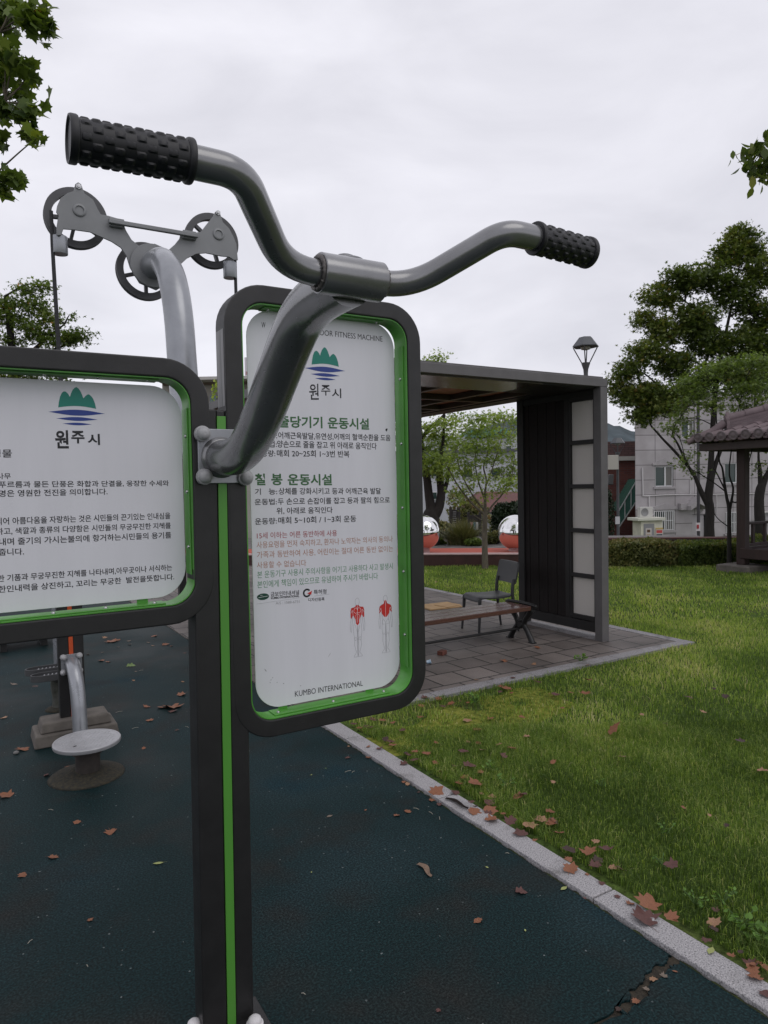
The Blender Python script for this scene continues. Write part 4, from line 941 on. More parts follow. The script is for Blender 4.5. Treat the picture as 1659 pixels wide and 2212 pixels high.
L2, lx, ly, lz = lamp(1334, 957, 30.0, 'street lamp in front of the red brick house carrying a box and a floodlight', 0.66, ground_z(pb[0], pb[1]), 0)
q0 = at(1321, 1000, 29.7)
MB().obox(at(1323, 999, 29.8), RH*0.22, FH*0.14, np.array((0, 0, 0.31))).build('control_box', mat('cream_box', (0.42, 0.40, 0.35), 0.5), L2, bevel=0.02)
MB().obox(at(1319, 1036, 29.7), RH*0.11+FH*0.05, FH*0.1, np.array((0.02, 0, 0.22))).build('floodlight', mat('black_housing', (0.02, 0.02, 0.02), 0.4), L2, bevel=0.03)
MB().obox(at(1334, 1124, 29.85), RH*0.09, FH*0.03, np.array((0, 0, 0.16))).build('notice_plate', mat('pale_plate', (0.5, 0.5, 0.5), 0.5), L2)

# ------------------------------------------------------------------ grey stone building on the right
bang = R(78.5)
be = FH*math.cos(bang)+RH*math.sin(bang); bnrm = np.array((be[1], -be[0], 0.0))
if bnrm @ FH > 0: bnrm = -bnrm
Z = np.array((0, 0, 1.))
BC = at(1372, 1035, 42.0); BC = np.array((BC[0], BC[1], 0))
def bp(x, y):
    d = ray(x, y); t = ((BC-EYE) @ bnrm)/(d @ bnrm); p = EYE+d*t
    return (p-BC) @ be, p[2]
def W3(s, n, z): return BC+be*s+bnrm*n+Z*z
def wbox(mb, s0, s1, n0, n1, z0, z1):
    return mb.obox(W3((s0+s1)/2, (n0+n1)/2, (z0+z1)/2), be*(s1-s0)/2, bnrm*(n1-n0)/2, Z*(z1-z0)/2)
m, t, b = node_mat('grey_stone_facade')
at_ = N(t, 'ShaderNodeUVMap'); br = N(t, 'ShaderNodeTexBrick'); br.offset = 0.0
br.inputs['Scale'].default_value = 1.0; br.inputs['Brick Width'].default_value = 1.34; br.inputs['Row Height'].default_value = 0.90; br.inputs['Mortar Size'].default_value = 0.022; br.inputs['Mortar Smooth'].default_value = 0.2
br.inputs['Color1'].default_value = (0.40, 0.375, 0.385, 1); br.inputs['Color2'].default_value = (0.365, 0.345, 0.35, 1); br.inputs['Mortar'].default_value = (0.13, 0.12, 0.122, 1)
c = N(t, 'ShaderNodeTexCoord'); n1 = N(t, 'ShaderNodeTexNoise', Scale=0.9, Detail=8.0); t.links.new(c.outputs['Object'], n1.inputs['Vector'])
d1 = ramp_node(t, n1.outputs['Fac'], [(0.3, (0.8, 0.79, 0.78)), (0.7, (1.12, 1.12, 1.12))])
t.links.new(at_.outputs['UV'], br.inputs['Vector']); t.links.new(mixc(t, 1.0, br.outputs['Color'], d1.outputs['Color'], 'MULTIPLY'), b.inputs['Base Color']); b.inputs['Roughness'].default_value = 0.8
STONE = m
STP = mat('grey_stone_trim', (0.34, 0.32, 0.325), 0.8, var=0.12, vscale=2)
WFR = mat('white_window_frame', (0.62, 0.62, 0.62), 0.4)
GLS = mat('dark_green_glass', (0.012, 0.035, 0.03), 0.08, spec=0.6)
GLS2 = mat('dim_grey_glass', (0.13, 0.125, 0.115), 0.25)
BD = thing('stone_building', 'grey stone-clad building with barred white windows behind the trees on the right', 'building', tuple(BC+Z*-2.6))
z0b, z1b, s1b = -2.75, 6.6, 11.0
wins = []   # name, s0, s1, z0, z1
def wrect(x0, y0, x1, y1): a = bp(x0, y1); c_ = bp(x1, y0); return a[0], c_[0], a[1], c_[1]
def z8(x, y): return (2300+.4219*x)/1.808, (1550+.4219*y)/1.808
w_mid = wrect(*z8(615, 640), *z8(782, 832)); w_low = wrect(*z8(600, 1050), *z8(790, 1240)); w_mid2 = wrect(*z8(1258, 610), *z8(1415, 800)); w_low2 = wrect(*z8(1265, 1062), *z8(1425, 1262)); w_top = wrect(*z8(860, 225), *z8(975, 378))
door = wrect(*z8(958, 1085), *z8(1078, 1340)); door = (door[0], door[1], z0b, door[3])
# wall with real openings: strips around the holes
holes = sorted([w_mid, w_low, w_mid2, w_low2, w_top, door])
cuts_s = sorted({0.0, s1b, *[h[0] for h in holes], *[h[1] for h in holes]}); cuts_z = sorted({z0b, z1b, *[h[2] for h in holes], *[h[3] for h in holes]})
mb = MB(); uvs = []
def inside(s, z): return any(h[0] < s < h[1] and h[2] < z < h[3] for h in holes)
for sa, sb in zip(cuts_s[:-1], cuts_s[1:]):
    for za, zb in zip(cuts_z[:-1], cuts_z[1:]):
        if sb-sa < 1e-4 or zb-za < 1e-4 or inside((sa+sb)/2, (za+zb)/2): continue
        mb.add([W3(sa, 0, za), W3(sb, 0, za), W3(sb, 0, zb), W3(sa, 0, zb)], [(0, 1, 2, 3)]); uvs += [(sa, za), (sb, za), (sb, zb), (sa, zb)]
def quad(ps, uv): mb.add(ps, [(0, 1, 2, 3)]); uvs.extend(uv)
dep = 1.0; sv_ = (FH*math.cos(R(24))+RH*math.sin(R(24)))*8.0
def W3d(s, z): return BC+be*s+sv_+Z*z
quad([W3(0, 0, z0b), W3(0, 0, z1b), W3d(0, z1b), W3d(0, z0b)], [(0, z0b), (0, z1b), (8, z1b), (8, z0b)])
quad([W3(s1b, 0, z0b), W3d(s1b, z0b), W3d(s1b, z1b), W3(s1b, 0, z1b)], [(0, z0b), (8, z0b), (8, z1b), (0, z1b)])
quad([W3d(0, z0b), W3d(0, z1b), W3d(s1b, z1b), W3d(s1b, z0b)], [(0, z0b), (0, z1b), (11, z1b), (11, z0b)])
quad([W3(0, 0, z1b), W3(s1b, 0, z1b), W3d(s1b, z1b), W3d(0, z1b)], [(0, 0), (11, 0), (11, 8), (0, 8)])
wall = mb.build('wall', STONE, BD)
uvl = wall.data.uv_layers.new(name='UVMap')
flatuv = np.array(uvs, np.float32)
vi = np.zeros(len(wall.data.loops), np.int32); wall.data.loops.foreach_get('vertex_index', vi); uvl.data.foreach_set('uv', (flatuv[vi]+np.array((0.0, 20.0), np.float32)).ravel())
wbox(MB(), 0.0, s1b+0.12, -0.3, 0.12, z1b+0.002, z1b+0.32).build('parapet', STP, BD)
def window(w, bars, split=0.57, sliders=True):
    s0, s1, za, zb = w; f = 0.06
    mb = MB()
    wbox(mb, s0+0.003, s0+f, -0.14, -0.06, za+0.003, zb-0.003); wbox(mb, s1-f, s1-0.003, -0.14, -0.06, za+0.003, zb-0.003)
    wbox(mb, s0+f, s1-f, -0.14, -0.06, za+0.003, za+f); wbox(mb, s0+f, s1-f, -0.14, -0.06, zb-f, zb-0.003)
    sm = s0+(s1-s0)*split; wbox(mb, sm-0.045, sm+0.045, -0.13, -0.055, za+f, zb-f)
    fr = mb.build('window', WFR, BD)
    p1 = wbox(MB(), s0+f, sm-0.045, -0.12, -0.11, za+f, zb-f).build('pane', GLS, fr); p2 = wbox(MB(), sm+0.045, s1-f, -0.122, -0.112, za+f, zb-f).build('pane', GLS2, fr)
    mb = MB()
    # reveals
    wbox(mb, s0-0.002, s1+0.002, -0.3, -0.125, za-0.05, za+0.002); mb.build('sill_back', STP, fr)
    wbox(MB(), s0-0.12, s1+0.12, 0.002, 0.09, za-0.14, za-0.02).build('sill', STP, fr)
    if bars:
        mb = MB()
        n = 11
        for i in range(n): s = s0+0.04+(s1-s0-0.08)*i/(n-1); wbox(mb, s-0.018, s+0.018, 0.02, 0.05, za+0.02, zb-0.02)
        for z in (za+0.03, (za+zb)/2, zb-0.03): wbox(mb, s0+0.01, s1-0.01, 0.004, 0.019, z-0.025, z+0.025)
        mb.build('window_bars', WFR, fr)
def pediment(w, hgt):
    s0, s1, za, zb = w; c_ = (s0+s1)/2; mb = MB()
    poly = [(s0-0.2, zb+0.06), (s1+0.2, zb+0.06), (s1+0.2, zb+0.18), (s1-0.05, zb+0.28), (c_, zb+hgt), (s0+0.05, zb+0.28), (s0-0.2, zb+0.18)]
    mb.prism(poly, BC+bnrm*0.002, be, Z, bnrm*0.07); mb.build('window_hood', STP, BD)
window(w_mid, False); window(w_low, True); window(w_mid2, False, 0.72); window(w_low2, True); window(w_top, False, 0.6)
pediment(w_mid, 0.5); pediment(w_low, 0.42)
wbox(MB(), door[0]+0.03, door[1]-0.03, -0.16, -0.10, door[2], door[3]-0.03).build('door', mat('grey_steel_door', (0.38, 0.36, 0.37), 0.5), BD)
# gabled porch hood above the door
a, b2, ap = bp(*z8(880, 1045)), bp(*z8(1060, 1045)), bp(*z8(965, 925)); zc = a[1]
mb = MB()
c_ = ap[0]
mb.prism([(a[0], zc), (c_, ap[1]-0.42), (b2[0], zc), (b2[0], zc+0.25), (c_, ap[1]), (a[0], zc+0.25)], BC+bnrm*0.002, be, Z, bnrm*0.7); mb.build('porch_hood', STP, BD)
PIPE = mat('pale_pipe', (0.55, 0.53, 0.53), 0.5)
def pp_(x, y, n=0.05): s, z = bp(*z8(x, y)); return W3(s, n, z)
mb = MB(); mb.tube([pp_(490, 655), pp_(492, 720), pp_(497, 918), pp_(552, 920), pp_(556, 1115)], 0.045, 8); mb.tube([pp_(500, 918), pp_(700, 908), pp_(935, 903), pp_(1180, 902), pp_(1415, 896), pp_(1700, 890)], 0.03, 8); mb.tube([pp_(936, 760), pp_(936, 903)], 0.03, 8); mb.tube([pp_(1178, 905), pp_(1178, 1085)], 0.025, 8); mb.build('drain_pipe', PIPE, BD, smooth=50)
s, z = bp(*z8(860, 1015)); wbox(MB(), s-0.25, s+0.2, 0.004, 0.3, z-0.2, z+0.2).build('meter_box', STP, BD)
# outdoor unit on the wall at far right
def ac_unit(name_label, s, n, z, grp):
    o = thing('outdoor_unit', name_label, 'air conditioner', tuple(W3(s, n, z)), grp)
    wbox(MB(), s-0.42, s+0.42, n-0.16, n+0.16, z, z+0.62).build('casing', mat('cream_casing', (0.52, 0.51, 0.48), 0.45), o, bevel=0.02)
    mb = MB(); mb.lathe([(0.24, 0), (0.24, 0.012), (0.21, 0.012), (0.20, 0.004), (1e-6, 0.004)], W3(s-0.12, n+0.162, z+0.31), bnrm, 28); mb.build('fan_grille', mat('grey_grille', (0.22, 0.22, 0.22), 0.5), o, smooth=40)
    mb = MB(); mb.tube([W3(s+0.42, n, z+0.5), W3(s+0.56, n, z+0.48), W3(s+0.58, n, z+0.2), W3(s+0.45, n, z+0.1)], 0.03, 8); mb.build('hose', mat('white_hose', (0.5, 0.5, 0.5), 0.5), o, smooth=50)
s, z = bp(*z8(1615, 1148)); ac_unit('cream outdoor air-conditioning unit on brackets behind the pavilion post', s, 0.28, z, 'outdoor air-conditioning units')
# little cream hut with posters, unit on its roof
hs0, hz1 = bp(*z8(388, 1140)); hs1, _z = bp(*z8(582, 1140)); hn = 1.1
HT = thing('utility_hut', 'small cream utility hut with a grey door and two posters', 'hut', tuple(W3((hs0+hs1)/2, hn, z0b)))
mb = MB(); wbox(mb, hs0, hs1, 0.2, hn, z0b, hz1); mb.build('wall', mat('cream_plaster', (0.60, 0.58, 0.47), 0.8, var=0.12, vscale=3), HT)
wbox(MB(), hs0-0.3, hs1+0.1, 0.1, hn+0.18, hz1+0.002, hz1+0.17).build('roof', mat('cream_roof_slab', (0.58, 0.58, 0.50), 0.8), HT, bevel=0.02)
a = wrect(*z8(412, 1165), *z8(505, 1310)); wbox(MB(), a[0], a[1], hn+0.002, hn+0.03, z0b+0.1, a[3]).build('door', mat('grey_painted_door', (0.25, 0.25, 0.26), 0.5), HT)
def poster(r4_, bands, lab, n):
    s0, s1, za, zb = wrect(*z8(*r4_[:2]), *z8(*r4_[2:]))
    p = wbox(MB(), s0, s1, n, n+0.01, za, zb).build('poster', mat('pale_paper', (0.55, 0.50, 0.47), 0.6), HT); p['label'] = lab
    for (f0, f1, g0, g1, cn, cc_) in bands:
        wbox(MB(), s0+(s1-s0)*f0, s0+(s1-s0)*f1, n+0.0102, n+0.014, zb-(zb-za)*g1, zb-(zb-za)*g0).build('poster_print', mat(cn, cc_, 0.6), p)
poster((517, 1200, 583, 1312), [(0, 1, 0.0, 0.14, 'poster_yellow_band', (0.5, 0.36, 0.12)), (0.1, 0.9, 0.2, 0.44, 'poster_red', (0.5, 0.06, 0.06)), (0.1, 0.9, 0.52, 0.68, 'poster_dark', (0.05, 0.07, 0.08)), (0.1, 0.9, 0.78, 0.95, 'poster_red', (0.5, 0.06, 0.06))], 'white poster with red and dark bands', hn+0.032)
poster((428, 1205, 480, 1312), [(0.2, 0.75, 0.12, 0.36, 'poster_brown', (0.10, 0.05, 0.025)), (0.15, 0.8, 0.5, 0.56, 'poster_tan', (0.4, 0.27, 0.15)), (0.1, 0.85, 0.66, 0.78, 'poster_tan', (0.4, 0.27, 0.15))], 'beige poster with a small brown picture', hn+0.032)
s, _ = bp(*z8(475, 1120)); ac_unit('cream outdoor air-conditioning unit on the roof of the small hut', s-0.05, 0.6, hz1+0.172, 'outdoor air-conditioning units')
# slim dark pole before the door
pz = at(*z8(1015, 1340), 34); pt = at(*z8(1012, 560), 34); zg = ground_z(pz[0], pz[1])
o = thing('utility_pole', 'slim dark pole with a small white notice in front of the grey door', 'pole', (pz[0], pz[1], zg))
MB().tube([(pz[0], pz[1], zg), (pt[0], pt[1], pt[2]+3)], [0.075, 0.07], 12).build('pole', mat('dark_pole', (0.045, 0.043, 0.045), 0.6), o, smooth=60)
MB().obox(at(*z8(1011, 1203), 33.7), RH*0.10, FH*0.015, Z*0.20).build('notice', mat('white_notice', (0.6, 0.56, 0.55), 0.6), o)
mb = MB()
for k in range(4): mb.obox(at(*z8(1009, 1188+k*9), 33.67), RH*0.05, FH*0.008, Z*0.022)
mb.build('notice_print', INK['red'], o)

# ------------------------------------------------------------------ red brick house with a roofed stair
def brick_mat(name, c1, c2, mo):
    m, t, b = node_mat(name); c = N(t, 'ShaderNodeTexCoord'); mpn = N(t, 'ShaderNodeMapping'); mpn.inputs['Rotation'].default_value = (R(90), 0, 0); br = N(t, 'ShaderNodeTexBrick')
    br.inputs['Scale'].default_value = 1.0; br.inputs['Brick Width'].default_value = 0.42; br.inputs['Row Height'].default_value = 0.15; br.inputs['Mortar Size'].default_value = 0.012
    br.inputs['Color1'].default_value = (*c1, 1); br.inputs['Color2'].default_value = (*c2, 1); br.inputs['Mortar'].default_value = (*mo, 1)
    t.links.new(c.outputs['Object'], mpn.inputs['Vector']); t.links.new(mpn.outputs['Vector'], br.inputs['Vector']); t.links.new(br.outputs['Color'], b.inputs['Base Color']); b.inputs['Roughness'].default_value = 0.85
    return m
BRM = brick_mat('dark_red_brick', (0.15, 0.048, 0.036), (0.10, 0.033, 0.028), (0.09, 0.065, 0.06))
HB = thing('brick_house', 'red brick house with brown tiled roof and a green roofed outside stair', 'house', tuple(at(1345, 1100, 48)*np.array((1, 1, 0))+Z*-3.2))
def fr_box(mb, x0, x1, y0, y1, d, thick, zlow=None):
    """box facing the camera spanning pixel range at depth d"""
    a, b_ = at(x0, y0, d), at(x1, y0, d); lo = at(x0, y1, d)[2] if zlow is None else zlow; c_ = (a+b_)/2+FH*thick/2
    return mb.obox((c_[0], c_[1], (a[2]+lo)/2), RH*(x1-x0)/2*d/FPX, FH*thick/2, Z*(a[2]-lo)/2)
fr_box(MB(), 1180, 1400, 998, 0, 48, 6, -3.3).build('wall', BRM, HB)
fr_box(MB(), 1175, 1402, 989, 998.0, 47.6, 6.6).build('eave', mat('cream_eave', (0.42, 0.41, 0.37), 0.7), HB)
fr_box(MB(), 1176, 1401, 957, 988.8, 47.9, 6.0).build('roof', brick_mat('brown_roof_tile', (0.12, 0.065, 0.058), (0.085, 0.05, 0.05), (0.04, 0.028, 0.028)), HB)
mb = MB()
pa, pb_ = at(1376, 1036, 45.5), at(1336, 1104, 45.5); qa, qb = at(1376, 1080, 45.5), at(1336, 1140, 45.5)
for (p, q, r_, s_) in ((pa, pb_, qb, qa),):
    mb.add([p, q, r_, s_, p+FH*0.04, q+FH*0.04, r_+FH*0.04, s_+FH*0.04], [(0, 1, 2, 3), (7, 6, 5, 4), (0, 4, 5, 1), (2, 6, 7, 3), (1, 5, 6, 2), (3, 7, 4, 0)])
    mb.add([p, q, q+FH*1.6, p+FH*1.6, p+Z*.04, q+Z*.04, q+FH*1.6+Z*.04, p+FH*1.6+Z*.04], [(0, 1, 2, 3), (7, 6, 5, 4), (0, 4, 5, 1), (2, 6, 7, 3), (1, 5, 6, 2), (3, 7, 4, 0)])
mb.build('stair_canopy', mat('green_polycarbonate', (0.03, 0.10, 0.075), 0.15, spec=0.6), HB)
mb = MB()
for t_ in (0, 0.33, 0.66, 1.0): mb.bar(pa+(pb_-pa)*t_-FH*0.03, qa+(qb-qa)*t_-FH*0.03, 0.05, 0.05)
mb.bar(pa-FH*0.03, pb_-FH*0.03, 0.06, 0.06); mb.bar(qa-FH*0.03, qb-FH*0.03, 0.06, 0.06); mb.build('canopy_frame', mat('pale_metal_frame', (0.35, 0.37, 0.36), 0.4), HB)

# low white board behind the lamp foot
pa_, pb2 = at(1296, 1162, 28.5), at(1376, 1164, 28.5); g0 = ground_z(pa_[0], pa_[1])
mb = MB(); d_ = pb2-pa_; Lw = np.linalg.norm(d_*np.array((1, 1, 0))); ew = d_*np.array((1, 1, 0))/Lw; hh = pa_[2]-g0
mb.prism([(0, 0), (Lw, 0), (Lw, hh*0.7), (Lw*0.86, hh*0.86), (Lw*0.5, hh), (0, hh)], (pa_[0], pa_[1], g0), ew, Z, FH*0.5)
tag(mb.build('white_board', mat('white_gloss_panel', (0.75, 0.75, 0.76), 0.3), loc=(pa_[0], pa_[1], g0), bevel=0.02), 'low white board showing just above the hedge behind the lamp foot', 'board')

# ------------------------------------------------------------------ buildings in the middle distance
MW = mat('white_rendered_wall', (0.50, 0.51, 0.55), 0.8, var=0.06, vscale=0.8)
WB = thing('white_building', 'long white rendered building with small windows seen through the young tree', 'building', tuple(at(1000, 1100, 46)*np.array((1, 1, 0))+Z*-3))
fr_box(MB(), 560, 1112, 985, 0, 46, 8, -3.3).build('wall', MW, WB)
fr_box(MB(), 552, 1120, 980, 985.0, 45.6, 8.8).build('roof_edge', mat('dark_roof_edge', (0.08, 0.085, 0.09), 0.6), WB)
for x0, x1, y0, y1 in ((925, 950, 1008, 1030), (968, 985, 1066, 1076), (1000, 1022, 1010, 1032), (1060, 1082, 1010, 1032), (925, 945, 1062, 1080)):
    f = fr_box(MB(), x0, x1, y0, y1, 45.93, 0.068).build('window', WFR, WB); fr_box(MB(), x0+2, x1-2, y0+2, y1-2, 45.9, 0.029).build('pane', GLS, f)
TALL = thing('grey_block', 'tall pale block with a green roof rising far behind the young tree', 'building', tuple(at(1060, 1100, 62)*np.array((1, 1, 0))+Z*-4))
fr_box(MB(), 905, 1185, 945, 0, 62, 8, -4.2).build('wall', mat('pale_block_wall', (0.42, 0.43, 0.45), 0.8, var=0.08), TALL)
fr_box(MB(), 1010, 1100, 928, 944.8, 61.7, 8.5).build('roof', mat('teal_roof', (0.12, 0.28, 0.26), 0.6), TALL)
for i in range(9):
    x = 918+i*29
    f = fr_box(MB(), x, x+14, 962, 976, 61.93, 0.068).build('window', WFR, TALL); fr_box(MB(), x+1.5, x+12.5, 963.5, 974.5, 61.9, 0.029).build('pane', GLS, f)
RH_ = thing('red_roof_house', 'low house with a rust red roof behind the notice boards', 'house', tuple(at(1090, 1100, 36)*np.array((1, 1, 0))+Z*-2))
fr_box(MB(), 1028, 1180, 1106, 0, 36, 5, -2.2).build('wall', mat('off_white_wall', (0.46, 0.46, 0.49), 0.8), RH_)
mb = MB(); a, b_ = at(1018, 1106, 35.3), at(1190, 1106, 35.3); c_, d_ = at(1030, 1062, 38.5), at(1178, 1062, 38.5)
e_, f_ = a+FH*6.5, b_+FH*6.5
mb.add([a, b_, d_, c_, e_, f_], [(0, 1, 2, 3), (5, 4, 3, 2), (0, 3, 4), (1, 5, 2), (0, 4, 5, 1)])
mb.build('roof', mat('rust_red_roof', (0.10, 0.026, 0.019), 0.6, var=0.2, vscale=3), RH_)
# beige house seen between the two signs, with its shop sign
EB = thing('beige_house', 'beige building with a flat eave seen in the gap between the two sign frames', 'building', tuple(at(470, 1100, 24)*np.array((1, 1, 0))+Z*-1))
fr_box(MB(), 350, 700, 822, 0, 24, 6, -1.0).build('wall', mat('beige_wall', (0.36, 0.345, 0.31), 0.8, var=0.1, vscale=1), EB)
fr_box(MB(), 335, 715, 815.5, 822, 23.2, 7.4).build('eave', mat('pale_eave', (0.46, 0.45, 0.43), 0.7), EB)
fr_box(MB(), 351, 699, 824, 832, 23.8, 0.17).build('eave_moulding', mat('brown_moulding', (0.16, 0.12, 0.095), 0.7), EB)
for x0 in (452, 500):
    f = fr_box(MB(), x0, x0+16, 853, 905, 23.95, 0.048).build('window', mat('grey_window_frame', (0.3, 0.3, 0.3), 0.5), EB); fr_box(MB(), x0+2, x0+14, 855, 903, 23.93, 0.019).build('pane', mat('bluish_pane', (0.12, 0.20, 0.22), 0.15), f)
fr_box(MB(), 473, 478, 833, 960, 23.8, 0.17).build('pilaster', mat('beige_pilaster', (0.40, 0.385, 0.35), 0.8), EB)
SG = thing('shop_sign', 'pale shop sign board with red characters beside the tilted tube', 'sign', tuple(at(552, 800, 22.5)))
fr_box(MB(), 528, 600, 772, 812, 22.5, 0.2).build('board', mat('pale_sign_board', (0.66, 0.63, 0.68), 0.5), SG)
fr_box(MB(), 526, 602, 812.1, 818, 22.45, 0.3).build('ledge', mat('pale_eave', (0.46, 0.45, 0.43)), SG)
def far_text(body, x0, y0, x1, h, d, mname, parent):
    V, F = text_geo(body, 2); xs = [p[0] for p in V]; ys = [p[1] for p in V]; mb = MB()
    a, b_ = at(x0, y0, d), at(x1, y0, d); hh = h*d/FPX
    mb.add([a+(b_-a)*((p[0]-min(xs))/(max(xs)-min(xs)))+Z*hh*(p[1]-min(ys))/(max(ys)-min(ys)) for p in V], F); mb.build('lettering', mname, parent)
far_text('수', 534, 789, 547, 10, 22.47, INK['red'], SG); far_text('무', 534, 800, 547, 8, 22.47, INK['black'], SG); far_text('33', 530, 809, 542, 6, 22.47, INK['red'], SG)
# two dark notice boards in the planting
for (x0, x1, y0, y1, lab, wr) in ((971, 994, 1095, 1165, 'dark wooden notice board with pale carved writing between two posts', True), (1010, 1040, 1107, 1163, 'dark wooden notice board with small coloured pictures beside the tree trunk', False)):
    d = 20.5; p = at((x0+x1)/2, 1160, d); o = thing('notice_board', lab, 'notice board', (p[0], p[1], ground_z(p[0], p[1])), 'wooden notice boards')
    BW = mat('black_brown_wood', (0.022, 0.018, 0.016), 0.7, var=0.3, vscale=9)
    for xa in (x0, x1-5): fr_box(MB(), xa, xa+5, y0, 0, d, 0.12, ground_z(p[0], p[1])).build('post', BW, o)
    bd = fr_box(MB(), x0+5.0, x1-5.0, y0+6, y1-12, d+0.03, 0.05).build('board', BW, o)
    mb = MB()
    if wr:
        rr_ = random.Random(2)
        for k in range(8):
            y = y0+10+k*4.6; x = x0+7.2
            while x < x1-8.5: w_ = rr_.uniform(1.0, 2.4); fr_box(mb, x, min(x+w_, x1-7.5), y, y+1.5, d+0.026, 0.003); x += w_+0.7
        mb.build('carved_writing', mat('pale_writing', (0.26, 0.26, 0.26), 0.7), bd)
    else:
        for k, (cn, cc_) in enumerate((('picture_pink', (0.4, 0.22, 0.2)), ('picture_blue', (0.1, 0.25, 0.35)), ('picture_white', (0.5, 0.5, 0.5)))):
            fr_box(MB(), x0+6+k*6, x0+11+k*6, 1128, 1144, d+0.024, 0.005).build('picture', mat(cn, cc_, 0.6), bd)

# ------------------------------------------------------------------ tiled pavilion at the right edge
PW = mat('dark_red_brown_timber', (0.024, 0.0095, 0.008), 0.6, var=0.3, vscale=5, stretch=(4, 4, 0.5), rvar=0.1)
PWD = mat('dark_eave_timber', (0.03, 0.018, 0.015), 0.6, var=0.3, vscale=5)
TILE = mat('mauve_grey_roof_tile', (0.150, 0.112, 0.118), 0.72, var=0.2, vscale=5, bump=0.25, bscale=90)
TILE2 = mat('round_tile_end', (0.125, 0.10, 0.105), 0.75, var=0.2, vscale=9)
ez = 2.10; E0 = on(1510, 975, 2, ez)           # outer corner of the eave beam, facing the camera's left
PVX, PVY, side_ = E0[0], E0[1], 3.6           # roof spans +u and -v from this corner
cxp, cyp = PVX+side_/2, PVY-side_/2
PV = thing('pavilion', 'open timber pavilion with a mauve-grey tiled roof at the right edge of the lawn', 'pavilion', (cxp, cyp, 0))
ins = 0.50
for a, b_ in ((0, 0), (0, 1), (1, 0), (1, 1)):
    x = PVX+ins if a == 0 else PVX+side_-ins; y = PVY-ins if b_ == 0 else PVY-side_+ins
    pl = MB().obox((x, y, 0.04), (0.31, 0, 0), (0, 0.31, 0), (0, 0, 0.07)).build('plinth', CONC, PV, bevel=0.02)
    mb = MB(); mb.box(x-0.078, x+0.078, y-0.078, y+0.078, 0.11, ez+0.06); mb.build('post', PW, PV, bevel=0.015)
mb = MB(); w = 0.07
mb.box(PVX, PVX+w, PVY-side_, PVY, ez, ez+0.13); mb.box(PVX+side_-w, PVX+side_, PVY-side_, PVY, ez, ez+0.13); mb.box(PVX+w, PVX+side_-w, PVY-w, PVY, ez, ez+0.13); mb.box(PVX+w, PVX+side_-w, PVY-side_, PVY-side_+w, ez, ez+0.13)
mb.box(PVX+ins-0.08, PVX+ins+0.08, PVY-side_+w, PVY-w, ez+0.02, ez+0.12); mb.box(PVX+side_-ins-0.08, PVX+side_-ins+0.08, PVY-side_+w, PVY-w, ez+0.02, ez+0.12)
mb.build('eave_beam', PWD, PV, bevel=0.008)
MB().box(PVX+w, PVX+side_-w, PVY-side_+w, PVY-w, ez+0.115, ez+0.129).build('soffit', PWD, PV)
apex = np.array((cxp, cyp, ez+0.17+0.62))
def slope(c0_, c1_):
    """one roof side from eave corner c0_ to c1_: rows of half-round cover tiles running up to the hips, trough tiles between"""
    c0_, c1_ = np.array(c0_, float), np.array(c1_, float); e = c1_-c0_; Ls = np.linalg.norm(e); e /= Ls
    mid = (c0_+c1_)/2; up = apex-mid; run = np.linalg.norm(up); up /= run; nn = np.cross(e, up); nn /= np.linalg.norm(nn)
    if nn[2] < 0: nn = -nn
    rt, en, tr = MB(), MB(), MB()
    def P(s, h, o=0): return c0_+e*s+up*h+nn*(o+0.10*((1-h/run)**3)*0.6)
    tr.add([P(0, 0), P(Ls, 0), apex, P(0, 0)-Z*0.05, P(Ls, 0)-Z*0.05, apex-Z*0.05], [(0, 1, 2), (5, 4, 3), (0, 3, 4, 1)])
    pitch_ = 0.215; n = int(Ls/pitch_); off = (Ls-(n-1)*pitch_)/2
    for i in range(n):
        s = off+i*pitch_; hmax = run*(1-abs(2*s/Ls-1))-0.10
        if hmax < 0.12: hmax = 0.12
        h = -0.05; step = 0.32; q = 0
        while h < hmax:
            h1 = min(h+step, hmax)+0.02
            ring0, ring1 = [], []
            for k in range(9):
                a = math.pi*k/8; r0, r1 = 0.078, 0.068
                ring0.append(P(s+r0*math.cos(a), h, 0.012+r0*math.sin(a)+0.006)); ring1.append(P(s+r1*math.cos(a), h1, 0.012+r1*math.sin(a)))
            o = len(rt.v); rt.add(ring0+ring1, [(k, k+1, 9+k+1, 9+k) for k in range(8)]+[tuple(range(9))[::-1]])
            h += step
        # round end disc with a raised ring, sagging trough end between
        cdisc = P(s, -0.055, 0.025); dax = -up+np.array((0, 0, 0.15)); dax /= np.linalg.norm(dax)
        en.lathe([(1e-6, -0.02), (0.082, -0.02), (0.082, 0.008), (0.066, 0.012), (0.060, 0.006), (0.04, 0.006), (0.032, 0.011), (1e-6, 0.013)], cdisc, dax, 18)
        if i < n-1:
            sm = s+pitch_/2; pts0, pts1 = [], []
            for k in range(7):
                a = math.pi*k/6; pts0.append(P(sm+0.085*math.cos(a), -0.045, 0.01-0.055*math.sin(a))); pts1.append(P(sm+0.085*math.cos(a), 0.35, 0.03-0.035*math.sin(a)))
            dd = [p+nn*(-0.022)-up*0.0 for p in pts0]
            o = 0; tr.add(pts0+pts1+dd, [(k, k+1, 7+k+1, 7+k) for k in range(6)]+[(k+1, k, 14+k, 14+k+1) for k in range(6)])
    return rt, en, tr
z_e = ez+0.165; o_ = 0.06
K00, K10, K11, K01 = (PVX-o_, PVY+o_, z_e), (PVX+side_+o_, PVY+o_, z_e), (PVX+side_+o_, PVY-side_-o_, z_e), (PVX-o_, PVY-side_-o_, z_e)
